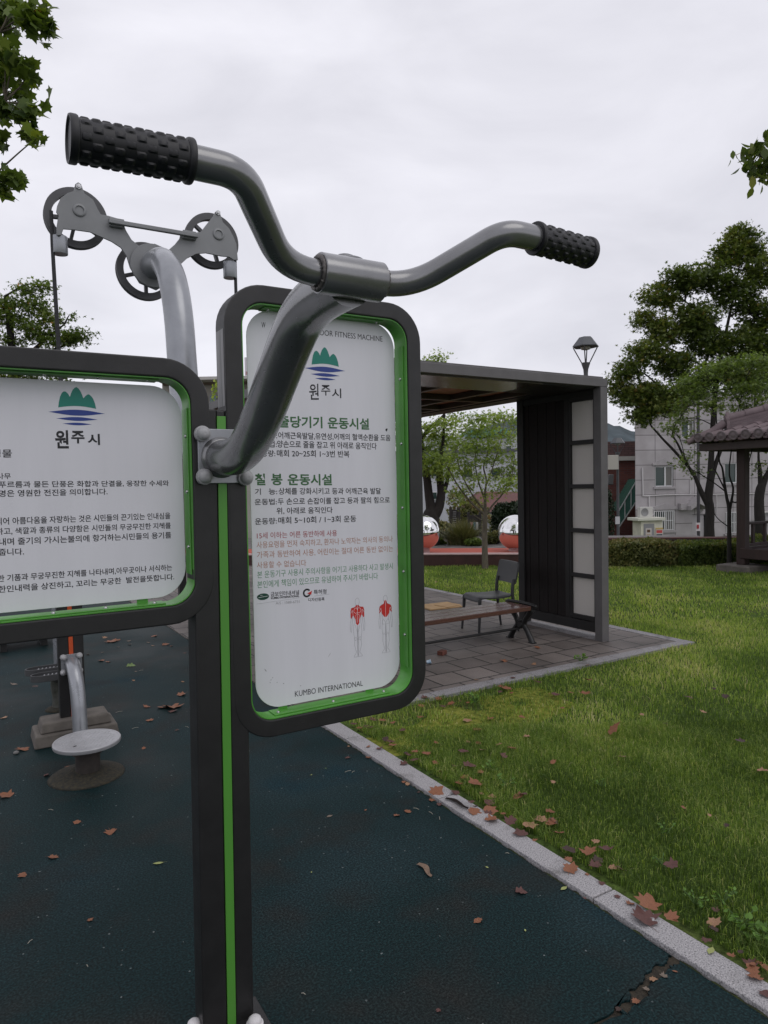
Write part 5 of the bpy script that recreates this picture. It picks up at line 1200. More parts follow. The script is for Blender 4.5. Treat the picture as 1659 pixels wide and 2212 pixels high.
for a, b_ in ((K01, K00), (K00, K10), (K10, K11), (K11, K01)):
    rt, en, tr = slope(a, b_)
    rf = tr.build('roof', TILE, PV); rt.build('cover_tiles', TILE, rf, smooth=50); en.build('tile_ends', TILE2, rf, smooth=40)
for k in (K00, K10, K11, K01):
    k = np.array(k); d = apex-k; Ld = np.linalg.norm(d); d /= Ld; mb = MB()
    sdv = np.cross(d, Z); sdv /= np.linalg.norm(sdv); upv = np.cross(sdv, d)
    # low curved tail at the corner then the tall ridge with a capping tube
    tail = smooth_path([k-d*0.10+upv*0.02, k+d*0.12+upv*0.065, k+d*0.34+upv*0.10, k+d*0.56+upv*0.19], 4)
    mb.tube(tail, [0.055+0.02*i/12 for i in range(len(tail))], 12)
    a0, a1 = k+d*0.60, apex
    for hh, ww in ((0.04, 0.12), (0.09, 0.105), (0.14, 0.095), (0.19, 0.085)): mb.bar(a0+upv*hh, a1+upv*hh, ww*2, 0.046, up=upv)
    nseg = int((Ld-0.6)/0.3)
    for i in range(nseg): p, q = a0+(a1-a0)*(i/nseg), a0+(a1-a0)*((i+1)/nseg); mb.tube([p+upv*0.25-d*0.0, q+upv*0.25+d*0.02], [0.085, 0.075], 14)
    mb.lathe([(0.10, -0.03), (0.10, 0.02), (0.07, 0.03), (1e-6, 0.035)], a0+upv*0.22, -d, 16)
    mb.prism([(-0.10, 0.0), (0.10, 0.0), (0.12, 0.14), (0.07, 0.30), (0.0, 0.37), (-0.07, 0.30), (-0.12, 0.14)], a0-d*0.02, sdv, Z, -d*np.array((1, 1, 0))*0.05)
    mb.build('hip_ridge', TILE, PV, smooth=40)
mb = MB(); mb.lathe([(0.18, -0.05), (0.2, 0.15), (0.12, 0.3), (0.14, 0.36), (0.05, 0.5), (1e-6, 0.52)], apex, (0, 0, 1), 20); mb.build('finial', TILE, PV, smooth=40)
# railing and deck
x0, y0 = PVX+ins, PVY-ins; x1, y1 = PVX+side_-ins, PVY-side_+ins
MB().box(x0-0.02, x1+0.02, y1-0.02, y0+0.02, 0.28, 0.36).build('deck', PW, PV, bevel=0.01)
mb = MB(); mb.box(x0-0.09, x0-0.03, y1, y0, 0.22, 0.40); mb.box(x0, x1, y0+0.03, y0+0.09, 0.22, 0.40); mb.build('deck_beam', PW, PV, bevel=0.01)
rl = MB()
rl.box(x0+0.105, x1-0.105, y0-0.05, y0+0.05, 0.80, 0.84); rl.box(x0+0.105, x1-0.105, y0-0.025, y0+0.025, 0.42, 0.47)
x = x0+0.30
while x < x1-0.15: rl.box(x-0.035, x+0.035, y0-0.02, y0+0.02, 0.471, 0.799); x += 0.36
rl.build('railing', PW, PV, bevel=0.006)
# ------------------------------------------------------------------ foliage materials: per-leaf tint through an attribute
def leaf_mat(name, stops, trans=0.35, rough=0.5):
    m = bpy.data.materials.new(name); m.use_nodes = True; t = m.node_tree; b = t.nodes['Principled BSDF']; out = t.nodes['Material Output']
    a = t.nodes.new('ShaderNodeAttribute'); a.attribute_name = 'tint'
    r_ = ramp_node(t, a.outputs['Fac'], stops); t.links.new(r_.outputs['Color'], b.inputs['Base Color']); b.inputs['Roughness'].default_value = rough
    b.inputs['Specular IOR Level'].default_value = 0.3
    tr = t.nodes.new('ShaderNodeBsdfTranslucent'); mx = t.nodes.new('ShaderNodeMixShader'); mx.inputs['Fac'].default_value = trans
    bc = mixc(t, 1.0, r_.outputs['Color'], (1.5, 1.6, 0.7), 'MULTIPLY'); t.links.new(bc, tr.inputs['Color'])
    t.links.new(b.outputs['BSDF'], mx.inputs[1]); t.links.new(tr.outputs['BSDF'], mx.inputs[2]); t.links.new(mx.outputs['Shader'], out.inputs['Surface'])
    MATS[name] = m; return m
LF_DARK = leaf_mat('dark_maple_leaves', [(0.0, (0.036, 0.058, 0.016)), (0.5, (0.095, 0.132, 0.032)), (0.85, (0.19, 0.21, 0.052)), (1.0, (0.21, 0.14, 0.035))], 0.36)
LF_LIGHT = leaf_mat('fresh_green_leaves', [(0.0, (0.09, 0.135, 0.035)), (0.5, (0.21, 0.285, 0.07)), (1.0, (0.36, 0.42, 0.11))], 0.45)
LF_MID = leaf_mat('mid_green_leaves', [(0.0, (0.055, 0.085, 0.022)), (0.5, (0.125, 0.18, 0.045)), (1.0, (0.23, 0.29, 0.07))], 0.38)
LF_PLANE = leaf_mat('plane_tree_leaves', [(0.0, (0.04, 0.07, 0.018)), (0.6, (0.12, 0.17, 0.032)), (0.93, (0.20, 0.23, 0.04)), (1.0, (0.38, 0.19, 0.04))], 0.36)
LF_HEDGE = leaf_mat('hedge_leaves', [(0.0, (0.05, 0.06, 0.022)), (0.45, (0.13, 0.145, 0.045)), (0.75, (0.23, 0.20, 0.07)), (1.0, (0.26, 0.15, 0.08))], 0.15)
LF_CON = leaf_mat('conifer_needles', [(0.0, (0.010, 0.020, 0.010)), (1.0, (0.028, 0.048, 0.020))], 0.1)
LF_ORN = leaf_mat('ornamental_grass_blades', [(0.0, (0.06, 0.075, 0.025)), (0.6, (0.13, 0.13, 0.055)), (1.0, (0.24, 0.20, 0.10))], 0.25)
GRASS = leaf_mat('lawn_grass_blades', [(0.0, (0.055, 0.095, 0.018)), (0.30, (0.145, 0.225, 0.042)), (0.50, (0.27, 0.36, 0.078)), (0.66, (0.36, 0.43, 0.11)), (0.82, (0.46, 0.44, 0.19)), (1.0, (0.62, 0.54, 0.34))], 0.45, 0.55)
WEED = leaf_mat('weed_leaves', [(0.0, (0.08, 0.16, 0.03)), (1.0, (0.18, 0.32, 0.065))], 0.35)
BARK = mat('dark_bark', (0.014, 0.0115, 0.0095), 0.92, var=0.4, vscale=9, stretch=(3, 3, 0.6), bump=0.6, bscale=25)
BARK2 = mat('grey_brown_bark', (0.095, 0.080, 0.058), 0.9, var=0.35, vscale=12, stretch=(3, 3, 0.7), bump=0.6, bscale=30)

STAR = np.array([(0, -0.5), (0.12, -0.34), (0.42, -0.36), (0.34, -0.16), (0.5, 0.10), (0.24, 0.10), (0.16, 0.22), (0.0, 0.56), (-0.16, 0.22), (-0.24, 0.10), (-0.5, 0.10), (-0.34, -0.16), (-0.42, -0.36), (-0.12, -0.34)])
OVAL = np.array([(0, -0.5), (0.24, -0.18), (0.26, 0.12), (0.0, 0.5), (-0.26, 0.12), (-0.24, -0.18)])
DIAM = np.array([(0, -0.5), (0.3, 0.0), (0, 0.5), (-0.3, 0.0)])
PALM = np.array([(0, -0.5), (0.13, -0.12), (0.5, -0.12), (0.17, 0.06), (0.22, 0.45), (0, 0.16), (-0.22, 0.45), (-0.17, 0.06), (-0.5, -0.12), (-0.13, -0.12)])
def leaves_mesh(name, C, S, tint, shape, droop=0.5, updir=None):
    """many leaf-sized polygons at points C, sizes S; mostly level with random tilt, tips hanging"""
    n = len(C); k = len(shape)
    ang = rng.uniform(0, 2*np.pi, n); tilt = rng.normal(droop, 0.45, n); roll = rng.normal(0, 0.5, n)
    f = np.stack([np.cos(ang)*np.cos(tilt), np.sin(ang)*np.cos(tilt), -np.sin(tilt)], 1)
    s = np.stack([-np.sin(ang), np.cos(ang), np.zeros(n)], 1); u = np.cross(s, f)
    s2 = s*np.cos(roll)[:, None]+u*np.sin(roll)[:, None]; u2 = np.cross(s2, f)
    bend = np.abs(shape[:, 0])*0.35
    V = C[:, None, :]+S[:, None, None]*(shape[None, :, 0, None]*s2[:, None, :]+shape[None, :, 1, None]*f[:, None, :]+bend[None, :, None]*u2[:, None, :])
    loops = np.arange(n*k); starts = np.arange(0, n*k, k)
    return fast_mesh(name, V.reshape(-1, 3), loops, starts, np.repeat(tint, k))

def tree(name, label, base, trunk, clumps, leafm, bark, leaf_size, per_twig, twig_r, shape, trunk_pts=None, limbs=(), group=None, cat='tree', droop=0.45, branch_r=0.03, dens=1.0, fork=None, twig_show=True):
    """trunk = list of (point, radius); clumps = list of (centre, radii(3), twigs); limbs = list of [(point, radius)...]"""
    base = np.array(base, float); o = thing(name, label, cat, tuple(base), group)
    mb = MB()
    P = smooth_path([p for p, _ in trunk], 4); rr = np.interp(np.linspace(0, 1, len(P)), np.linspace(0, 1, len(trunk)), [r_ for _, r_ in trunk])
    mb.tube(P, list(rr), 14)
    for l in limbs:
        Q = smooth_path([p for p, _ in l], 4); r2 = np.interp(np.linspace(0, 1, len(Q)), np.linspace(0, 1, len(l)), [r_ for _, r_ in l]); mb.tube(Q, list(r2), 8)
    nodes = [np.array(p) for p in P[len(P)//2:]]+[np.array(q[0]) for l in limbs for q in l[1:]]
    C, S, Tn = [], [], []
    for c, rad, nt_ in clumps:
        c = np.array(c); rad = np.array(rad)
        j = int(np.argmin([np.linalg.norm(c-q)+max(0, q[2]-c[2])*1.5 for q in nodes])); st = nodes[j]
        midp = (st+c)/2+np.array((0, 0, 0.12*np.linalg.norm(c-st)))+rng.normal(0, 0.05, 3)*np.linalg.norm(c-st)
        br = smooth_path([st, midp, c], 4); mb.tube(br, list(np.linspace(branch_r, branch_r*0.4, len(br))), 6)
        base_t = rng.normal(0.42, 0.12)
        for _ in range(int(nt_*dens)):
            d = rng.normal(size=3); d /= np.linalg.norm(d); q = c+d*rad*rng.uniform(0.35, 1.0)**0.6
            if twig_show and rng.random() < 0.55: mb.tube([br[rng.integers(len(br)//2, len(br))], (c+q)/2+rng.normal(0, 0.03, 3), q], [branch_r*0.35, branch_r*0.22, branch_r*0.12], 4, cap=False)
            m_ = int(per_twig*rng.uniform(0.6, 1.4)); pts = rng.normal(size=(m_, 3))*np.array((1, 1, 0.55))*twig_r*0.6+q
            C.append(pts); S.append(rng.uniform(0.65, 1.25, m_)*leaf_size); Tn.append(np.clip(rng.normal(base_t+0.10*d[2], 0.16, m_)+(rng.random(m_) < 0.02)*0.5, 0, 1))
    mb.build('trunk', bark, o, smooth=60)
    C = np.concatenate(C); S = np.concatenate(S); Tn = np.concatenate(Tn)
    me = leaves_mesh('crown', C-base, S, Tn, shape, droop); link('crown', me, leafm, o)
    return o
def cl(px, py, d, rx, ry, n, rz=None):
    """clump: ellipse seen at a pixel and depth, as deep as it is wide"""
    c = at(px, py, d); k = d/FPX; return (c, (rx*k, (rz or rx)*k*0.9, ry*k), n)
def tp(px, py, d, r): return (at(px, py, d), r)

# big dark maple on the right, behind the lawn
d = 20.0
b0 = at(1532, 1178, d); b0 = np.array((b0[0], b0[1], ground_z(b0[0], b0[1])))
z8p = z8
def T8(x, y, dd, r_): return (at(*z8(x, y), dd), r_)
trunk = [(b0, 0.16), T8(1115, 1200, d, 0.13), T8(1120, 1040, d, 0.125), T8(1105, 940, d, 0.12), T8(1125, 760, d, 0.10), T8(1130, 600, d, 0.08), (at(1545, 850, d), 0.065), (at(1560, 760, d), 0.05), (at(1580, 660, d), 0.035), (at(1600, 560, d), 0.02)]
limbs = [[T8(1105, 1000, d, 0.095), T8(1040, 880, d, 0.075), T8(960, 700, d, 0.05), T8(800, 510, d, 0.04), T8(640, 340, d, 0.03), T8(560, 200, d, 0.022), (at(1440, 850, d), 0.014)],
         [T8(960, 720, d, 0.045), T8(830, 450, d-0.5, 0.03), T8(780, 300, d-0.5, 0.022), (at(1500, 860, d-0.5), 0.014)],
         [T8(1125, 800, d, 0.085), T8(1180, 600, d, 0.06), T8(1300, 330, d, 0.05), (at(1630, 880, d), 0.04), (at(1660, 790, d), 0.03)],
         [(at(1600, 870, d), 0.05), (at(1560, 820, d), 0.04), (at(1500, 780, d), 0.03), (at(1420, 740, d), 0.015)],
         [(at(1660, 840, d), 0.06), (at(1600, 790, d), 0.05), (at(1560, 720, d), 0.04), (at(1480, 650, d), 0.015)]]
clumps = [cl(1358, 800, d, 36, 20, 34), cl(1335, 835, d, 24, 22, 22), cl(1400, 760, d, 40, 26, 50), cl(1440, 715, d, 42, 28, 58), cl(1400, 690, d, 24, 20, 24), cl(1420, 640, d, 34, 22, 36), cl(1470, 605, d, 46, 26, 60), cl(1405, 850, d, 40, 24, 46), cl(1460, 790, d, 44, 30, 64), cl(1500, 690, d, 50, 36, 84), cl(1530, 740, d, 46, 34, 70), cl(1500, 830, d, 40, 26, 48),
          cl(1540, 600, d, 46, 34, 66), cl(1590, 550, d, 34, 28, 44), cl(1585, 512, d, 16, 18, 22), cl(1620, 525, d, 22, 30, 30), cl(1645, 580, d, 40, 40, 56), cl(1590, 640, d, 46, 34, 70), cl(1640, 680, d, 46, 36, 66), cl(1600, 740, d, 50, 36, 76), cl(1660, 760, d, 44, 40, 60), cl(1560, 800, d, 46, 30, 64), cl(1630, 820, d, 46, 32, 60), cl(1380, 900, d, 26, 16, 20), cl(1450, 880, d, 34, 18, 30), cl(1720, 600, d, 60, 60, 80), cl(1720, 740, d, 60, 60, 80),
          cl(1610, 498, d, 11, 11, 9), cl(1560, 545, d, 18, 13, 13), cl(1450, 652, d, 20, 12, 14)]
clumps += [cl(1350, 862, d, 22, 12, 14), cl(1410, 880, d, 36, 14, 30), cl(1375, 850, d, 30, 16, 24), cl(1470, 845, d, 40, 16, 30)]
tree('maple_tree', 'big dark green maple with a leaning trunk in front of the stone building', b0, trunk, clumps, LF_DARK, BARK, 0.135, 21, 0.24, PALM, limbs=limbs, group=None, dens=1.3, branch_r=0.03)

# slim light-leaved tree in front of it on the lawn
d = 12.5; b0 = np.array(G(1575, 1228)); 
trunk = [(b0, 0.045), T8(1300, 1400, d, 0.038), T8(1298, 1180, d, 0.036), T8(1297, 1030, d, 0.034), T8(1275, 930, d, 0.026), T8(1255, 800, d, 0.022), T8(1235, 660, d, 0.016), T8(1200, 540, d, 0.013), (at(1545, 850, d), 0.008)]
limbs = [[T8(1305, 1040, d, 0.026), T8(1320, 960, d, 0.022), T8(1335, 840, d, 0.018), T8(1300, 640, d, 0.012), (at(1600, 860, d), 0.008)], [T8(1318, 975, d, 0.016), T8(1405, 905, d, 0.011), (at(1640, 905, d), 0.006)],
         [T8(1255, 850, d, 0.014), T8(1180, 700, d, 0.011), T8(1150, 650, d, 0.006)], [T8(1280, 1195, d, 0.010), T8(1180, 1110, d, 0.008), T8(1110, 960, d, 0.004)], [T8(1270, 880, d, 0.012), T8(1150, 790, d, 0.010), T8(1040, 720, d, 0.008), T8(900, 640, d, 0.004)]]
clumps = [cl(1480, 830, d, 30, 12, 26), cl(1530, 805, d, 34, 16, 34), cl(1580, 790, d, 38, 18, 40), cl(1640, 780, d, 36, 22, 40), cl(1510, 850, d, 34, 14, 30), cl(1570, 845, d, 38, 16, 38), cl(1630, 840, d, 38, 18, 38), cl(1480, 875, d, 24, 12, 18), cl(1540, 880, d, 30, 14, 26), cl(1605, 880, d, 30, 14, 22), cl(1470, 905, d, 26, 12, 14), cl(1455, 925, d, 22, 9, 10), cl(1500, 940, d, 22, 9, 9), cl(1490, 985, d, 18, 8, 8), cl(1475, 1000, d, 16, 8, 7), cl(1500, 1020, d, 12, 7, 5), cl(1520, 960, d, 20, 9, 8), cl(1650, 870, d, 24, 16, 16)]
tree('slim_tree', 'slim young tree with airy light green leaves between the hedge and the pavilion post', b0, trunk, clumps, LF_MID, BARK, 0.075, 15, 0.17, PALM, limbs=limbs, branch_r=0.010, dens=0.8)
# trunk behind the pavilion post
d = 19.0; b0 = at(1645, 1178, d); b0 = np.array((b0[0], b0[1], ground_z(b0[0], b0[1])))
trunk = [(b0, 0.15), T8(1575, 1000, d, 0.125), T8(1590, 850, d, 0.12), T8(1630, 760, d, 0.08), T8(1690, 600, d, 0.06), (at(1690, 860, d), 0.04)]
limbs = [[T8(1590, 850, d, 0.07), T8(1580, 650, d, 0.05), T8(1570, 540, d, 0.03), (at(1640, 880, d), 0.015)]]
tree('dark_tree', 'dark-barked tree whose trunk rises just behind the pavilion post', b0, trunk, [cl(1690, 820, d, 60, 50, 60), cl(1740, 900, d, 60, 50, 60), cl(1650, 960, d, 26, 14, 8), cl(1640, 1010, d, 16, 12, 5)], LF_DARK, BARK, 0.12, 16, 0.26, PALM, limbs=limbs)

# young tree seen through the shelter
d = 13.2; b0 = np.array(G(1048, 1229))
def Q6(x, y): return (1650+.2712*x)/1.808, (1550+.2712*y)/1.808
def T6(x, y, dd, r_): return (at(*Q6(x, y), dd), r_)
trunk = [(b0, 0.062), T6(895, 2000, d, 0.050), T6(900, 1760, d, 0.048), T6(905, 1680, d, 0.036), T6(900, 1400, d, 0.022), T6(920, 1200, d, 0.018), T6(880, 1000, d, 0.013), T6(940, 800, d, 0.009), T6(960, 500, d, 0.005)]
limbs = [[T6(890, 1690, d, 0.026), T6(700, 1520, d, 0.018), T6(500, 1260, d, 0.014), T6(400, 1080, d, 0.010), T6(330, 960, d, 0.005)], [T6(915, 1700, d, 0.026), T6(1010, 1560, d, 0.018), T6(1150, 1400, d, 0.013), T6(1280, 1150, d, 0.009), T6(1330, 850, d, 0.005)],
         [T6(895, 1640, d, 0.02), T6(700, 1380, d, 0.014), T6(560, 1100, d, 0.01), T6(470, 800, d, 0.006)], [T6(905, 1500, d, 0.018), T6(800, 1200, d, 0.012), T6(760, 900, d, 0.009), T6(800, 500, d, 0.004)], [T6(930, 1250, d, 0.014), T6(1050, 900, d, 0.01), T6(1150, 560, d, 0.005)],
         [T6(860, 1780, d, 0.012), T6(760, 1720, d, 0.009), T6(680, 1640, d, 0.005)]]
cc_ = []
for x, y, rx, ry, n in ((800, 320, 170, 90, 30), (1000, 330, 180, 90, 32), (1200, 280, 170, 100, 26), (1330, 420, 90, 110, 14), (640, 470, 150, 90, 26), (850, 500, 180, 100, 36), (1080, 520, 170, 100, 30), (1280, 600, 120, 100, 18), (560, 680, 160, 90, 26), (800, 720, 180, 100, 34), (1050, 740, 150, 90, 24), (480, 870, 150, 90, 22), (700, 960, 170, 90, 26), (950, 900, 160, 90, 22), (1250, 920, 150, 110, 24), (1330, 1080, 110, 110, 20), (560, 1120, 150, 80, 20), (820, 1150, 140, 90, 18), (1120, 1120, 150, 100, 24), (1250, 1250, 140, 110, 28), (700, 1300, 120, 70, 12), (1080, 1330, 120, 90, 16), (480, 1400, 110, 70, 12), (600, 1480, 90, 50, 8), (900, 1420, 90, 70, 6)):
    k = .2712/1.808; X, Y = Q6(x, y); cc_.append(cl(X, Y, d+rng.uniform(-0.4, 0.4), rx*k, ry*k, int(n*1.0)))
tree('young_tree', 'young light green tree with a thin straight trunk on the lawn behind the shelter', b0, trunk, cc_, LF_LIGHT, BARK2, 0.075, 13, 0.17, PALM, limbs=limbs, branch_r=0.008, dens=0.72)
# double-trunked tree left of it
d = 18.0; b0 = at(930, 1180, d); b0 = np.array((b0[0], b0[1], ground_z(b0[0], b0[1])))
trunk = [(b0, 0.24), T6(120, 1720, d, 0.21), T6(120, 1600, d, 0.13), T6(90, 1400, d, 0.11), T6(60, 1150, d, 0.10), T6(10, 900, d, 0.07), (at(905, 900, d), 0.05)]
limbs = [[T6(140, 1740, d, 0.17), T6(230, 1600, d, 0.13), T6(270, 1400, d, 0.11), T6(250, 1150, d, 0.09), T6(260, 900, d, 0.06), T6(300, 600, d, 0.04), (at(958, 850, d), 0.03), (at(940, 790, d), 0.015)], [T6(270, 1460, d, 0.07), T6(330, 1300, d, 0.06), T6(370, 1150, d, 0.04), T6(400, 900, d, 0.02)],
         [T6(60, 1150, d, 0.05), T6(160, 1040, d, 0.04), T6(300, 800, d, 0.02)], [T6(-60, 700, d, 0.06), T6(60, 500, d, 0.05), T6(230, 340, d, 0.035), T6(320, 240, d, 0.02)], [T6(0, 460, d, 0.03), T6(110, 410, d, 0.025), T6(230, 400, d, 0.012)]]
cc_ = []
for x, y, rx, ry, n in ((100, 420, 150, 70, 14), (350, 400, 160, 80, 20), (200, 560, 170, 80, 22), (420, 560, 120, 80, 14), (80, 720, 120, 80, 14), (280, 700, 150, 80, 20), (120, 900, 150, 80, 24), (300, 880, 150, 70, 24), (60, 1040, 90, 60, 10), (240, 1030, 160, 70, 18), (330, 1150, 110, 60, 12), (400, 1030, 80, 60, 8), (500, 300, 130, 70, 12)):
    k = .2712/1.808; X, Y = Q6(x, y); cc_.append(cl(X, Y, d+rng.uniform(-0.6, 0.6), rx*k, ry*k, n))
cc_ += [cl(925, 785, d, 14, 9, 10), cl(948, 775, d, 12, 9, 9), cl(915, 800, d, 16, 10, 8), cl(880, 800, d, 26, 20, 16), cl(860, 860, d, 40, 30, 30), cl(850, 950, d, 40, 34, 30)]
tree('forked_tree', 'tree with two thick black trunks and yellow-green leaves behind the shelter', b0, trunk, cc_, LF_LIGHT, BARK, 0.10, 16, 0.22, PALM, limbs=limbs, branch_r=0.014)

# dark tree over the left sign
d = 19.0; b0 = at(40, 1150, d); b0 = np.array((b0[0], b0[1], ground_z(b0[0], b0[1])))
trunk = [(b0, 0.2), (at(40, 950, d), 0.16), (at(30, 800, d), 0.12), (at(20, 700, d), 0.08), (at(10, 640, d), 0.03)]
limbs = [[(at(30, 800, d), 0.08), (at(90, 740, d), 0.05), (at(140, 700, d), 0.02)], [(at(32, 820, d), 0.06), (at(110, 760, d), 0.04), (at(170, 735, d), 0.015)], [(at(25, 780, d), 0.07), (at(-40, 720, d), 0.05), (at(-80, 680, d), 0.02)]]
cl_ = [cl(15, 655, d, 24, 16, 18), cl(62, 628, d, 24, 16, 18), cl(95, 618, d, 14, 9, 7), cl(80, 660, d, 32, 20, 28), cl(30, 690, d, 40, 20, 34), cl(100, 690, d, 28, 16, 20), cl(80, 715, d, 40, 18, 34), cl(140, 725, d, 30, 14, 22), cl(175, 728, d, 24, 11, 13), cl(130, 742, d, 40, 10, 18), cl(30, 735, d, 30, 14, 16), cl(-30, 680, d, 40, 40, 40), cl(-80, 740, d, 50, 50, 50), cl(150, 680, d, 10, 7, 3), cl(100, 800, d, 60, 40, 60), cl(20, 830, d, 60, 40, 60)]
tree('round_tree', 'dark green tree whose crown shows above the landscape sign at the left edge', b0, trunk, cl_, LF_PLANE, BARK, 0.13, 18, 0.24, PALM, limbs=limbs, branch_r=0.025)

# plane tree reaching in at the upper left, and a branch at the upper right: trees stand just outside the picture
d = 6.0; b0 = at(-420, 1600, 7.0); b0[2] = 0; 
trunk = [(b0, 0.16), (b0+Z*1.8, 0.14), (at(-330, 350, d), 0.09), (at(-200, 60, d), 0.05), (at(-120, -160, d), 0.025)]
limbs = [[(at(-260, 200, d), 0.05), (at(-120, 120, d), 0.03), (at(0, 70, d), 0.012)], [(at(-300, 300, d), 0.05), (at(-130, 220, d), 0.03), (at(10, 220, d), 0.012)], [(at(-320, 420, d), 0.05), (at(-150, 380, d), 0.03), (at(-20, 385, d), 0.01)]]
def pcl(px, py, rx, ry, n): return cl(px, py, d+rng.uniform(-0.3, 0.3), rx, ry, n)
cc_ = [pcl(20, 20, 34, 24, 9), pcl(78, 30, 24, 22, 6), pcl(100, 66, 12, 10, 2), pcl(60, 50, 30, 18, 7), pcl(12, 72, 22, 20, 6), pcl(10, 115, 22, 22, 7), pcl(40, 135, 16, 16, 4), pcl(60, 160, 14, 14, 3), pcl(10, 170, 20, 22, 6), pcl(30, 205, 18, 18, 4), pcl(60, 190, 12, 10, 2), pcl(20, 245, 22, 18, 6), pcl(60, 255, 24, 18, 6), pcl(86, 240, 10, 10, 2), pcl(50, 285, 24, 14, 5), pcl(80, 298, 12, 9, 2), pcl(5, 290, 16, 18, 4), pcl(8, 378, 14, 14, 3), pcl(30, 388, 14, 12, 3), pcl(2, 410, 10, 12, 3)]
cc_ += [pcl(-60+rng.uniform(-60, 30), y, 50, 40, 14) for y in (-80, 0, 80, 160, 240, 320, 400)]
tree('plane_tree', 'plane tree with large lobed leaves reaching into the upper left corner', b0, trunk, cc_, LF_PLANE, BARK2, 0.120, 6, 0.085, STAR, limbs=limbs, droop=0.7, branch_r=0.008, twig_show=False)
d = 5.5; b0 = at(1960, 1500, 7.0); b0[2] = 0
trunk = [(b0, 0.1), (b0+Z*2.0, 0.08), (at(1850, 300, d), 0.05), (at(1760, 200, d), 0.02)]
limbs = [[(at(1830, 330, d), 0.03), (at(1720, 330, d), 0.014), (at(1640, 335, d), 0.005)]]
cc_ = [cl(1606, 335, d, 16, 10, 3), cl(1625, 345, d, 14, 12, 4), cl(1640, 320, d, 16, 14, 5), cl(1655, 360, d, 14, 18, 5), cl(1648, 395, d, 10, 14, 3), cl(1615, 365, d, 10, 8, 2), cl(1690, 340, d, 30, 30, 12), cl(1740, 300, d, 40, 50, 20), cl(1640, 400, d, 6, 8, 1)]
tree('broadleaf_tree', 'broad-leaved tree of which only a dark leafy branch tip enters at the right edge', b0, trunk, cc_, LF_DARK, BARK, 0.088, 6, 0.075, OVAL, limbs=limbs, droop=0.9, branch_r=0.005, twig_show=False)

def sm_noise(x, y, f, seed):
    r_ = np.random.default_rng(seed); out = np.zeros_like(x)
    for k in range(6):
        a = r_.uniform(0, 2*np.pi); ff = f*r_.uniform(0.6, 1.9); out += np.sin(ff*(x*np.cos(a)+y*np.sin(a))+r_.uniform(0, 6.28))
    return out/6
# ------------------------------------------------------------------ shrubs and hedges
def bush(name, label, cat, pts_fn, n, size, leafm, shape, core, group=None, loc=None, droop=0.2):
    o = thing(name, label, cat, tuple(loc), group)
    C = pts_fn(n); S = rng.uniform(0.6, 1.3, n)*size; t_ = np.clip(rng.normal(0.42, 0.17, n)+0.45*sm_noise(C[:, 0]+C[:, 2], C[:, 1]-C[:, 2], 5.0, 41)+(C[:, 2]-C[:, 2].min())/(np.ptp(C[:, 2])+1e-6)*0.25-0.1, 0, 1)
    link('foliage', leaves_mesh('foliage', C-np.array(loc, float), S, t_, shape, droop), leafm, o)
    core.build('twigs', mat('dark_twigs', (0.014, 0.012, 0.009), 0.9), o)
    return o
def hedge_run(a, b_, width, h, n, label, size=0.06, shape=DIAM, leafm=LF_HEDGE, name='hedge'):
    a, b_ = np.array(a, float), np.array(b_, float); e = b_-a; Ls = np.linalg.norm(e); e /= Ls; nrm = np.array((-e[1], e[0], 0))
    if nrm @ FH < 0: nrm = -nrm
    ph = rng.uniform(0, 6, 4)
    def fn(n_):
        s = rng.uniform(0, Ls, n_); w = rng.uniform(0, 1, n_); face = rng.random(n_)
        hh = h*(1+0.07*np.sin(s*1.9+ph[0])+0.06*np.sin(s*4.3+ph[1])+0.04*np.sin(s*11+ph[2]))
        depth = np.where(face < 0.5, rng.uniform(-0.02, 0.10, n_)+0.03*np.sin(s*5+ph[3]), w*width); z = np.where(face < 0.5, rng.uniform(0.02, 1, n_)*hh, hh*rng.uniform(0.86, 1.06, n_))
        p = a+e*s[:, None]+nrm*depth[:, None]; p[:, 2] = z; return p
    core = MB(); core.obox((a+b_)/2+nrm*width/2+Z*(h*0.44), e*(Ls/2-0.05), nrm*(width/2-0.08), Z*(h*0.44))
    return bush(name, label, 'hedge', fn, n, size, leafm, shape, core, loc=tuple((a+b_)/2), droop=0.8)
hedge_run(G(1180, 1226), G(1470, 1223), 0.9, 0.43, 17000, 'clipped hedge of reddish green leaves along the back of the lawn', 0.068, shape=OVAL)
hedge_run(G(1470, 1224), G(1700, 1214), 0.8, 0.40, 14000, 'darker hedge run continuing behind the slim tree and pavilion post', 0.055, leafm=LF_DARK)
bw = MB(); a, b_ = at(1290, 1168, 15.6), at(1700, 1180, 15.0); a[2] = b_[2] = 0
e = (b_-a); Ls = np.linalg.norm(e); e /= Ls; nn = np.array((-e[1], e[0], 0)); bw.obox((a+b_)/2+Z*0.135, e*Ls/2, nn*0.10, Z*0.155); bw.obox((a+b_)/2+Z*0.3155, e*(Ls/2+.02), nn*0.13, Z*0.025)
tag(bw.build('brick_wall', brick_mat('low_wall_brick', (0.10, 0.035, 0.028), (0.07, 0.026, 0.024), (0.06, 0.05, 0.045)), loc=tuple((a+b_)/2), bevel=0.006), 'low dark red brick wall showing just above the hedge', 'wall')
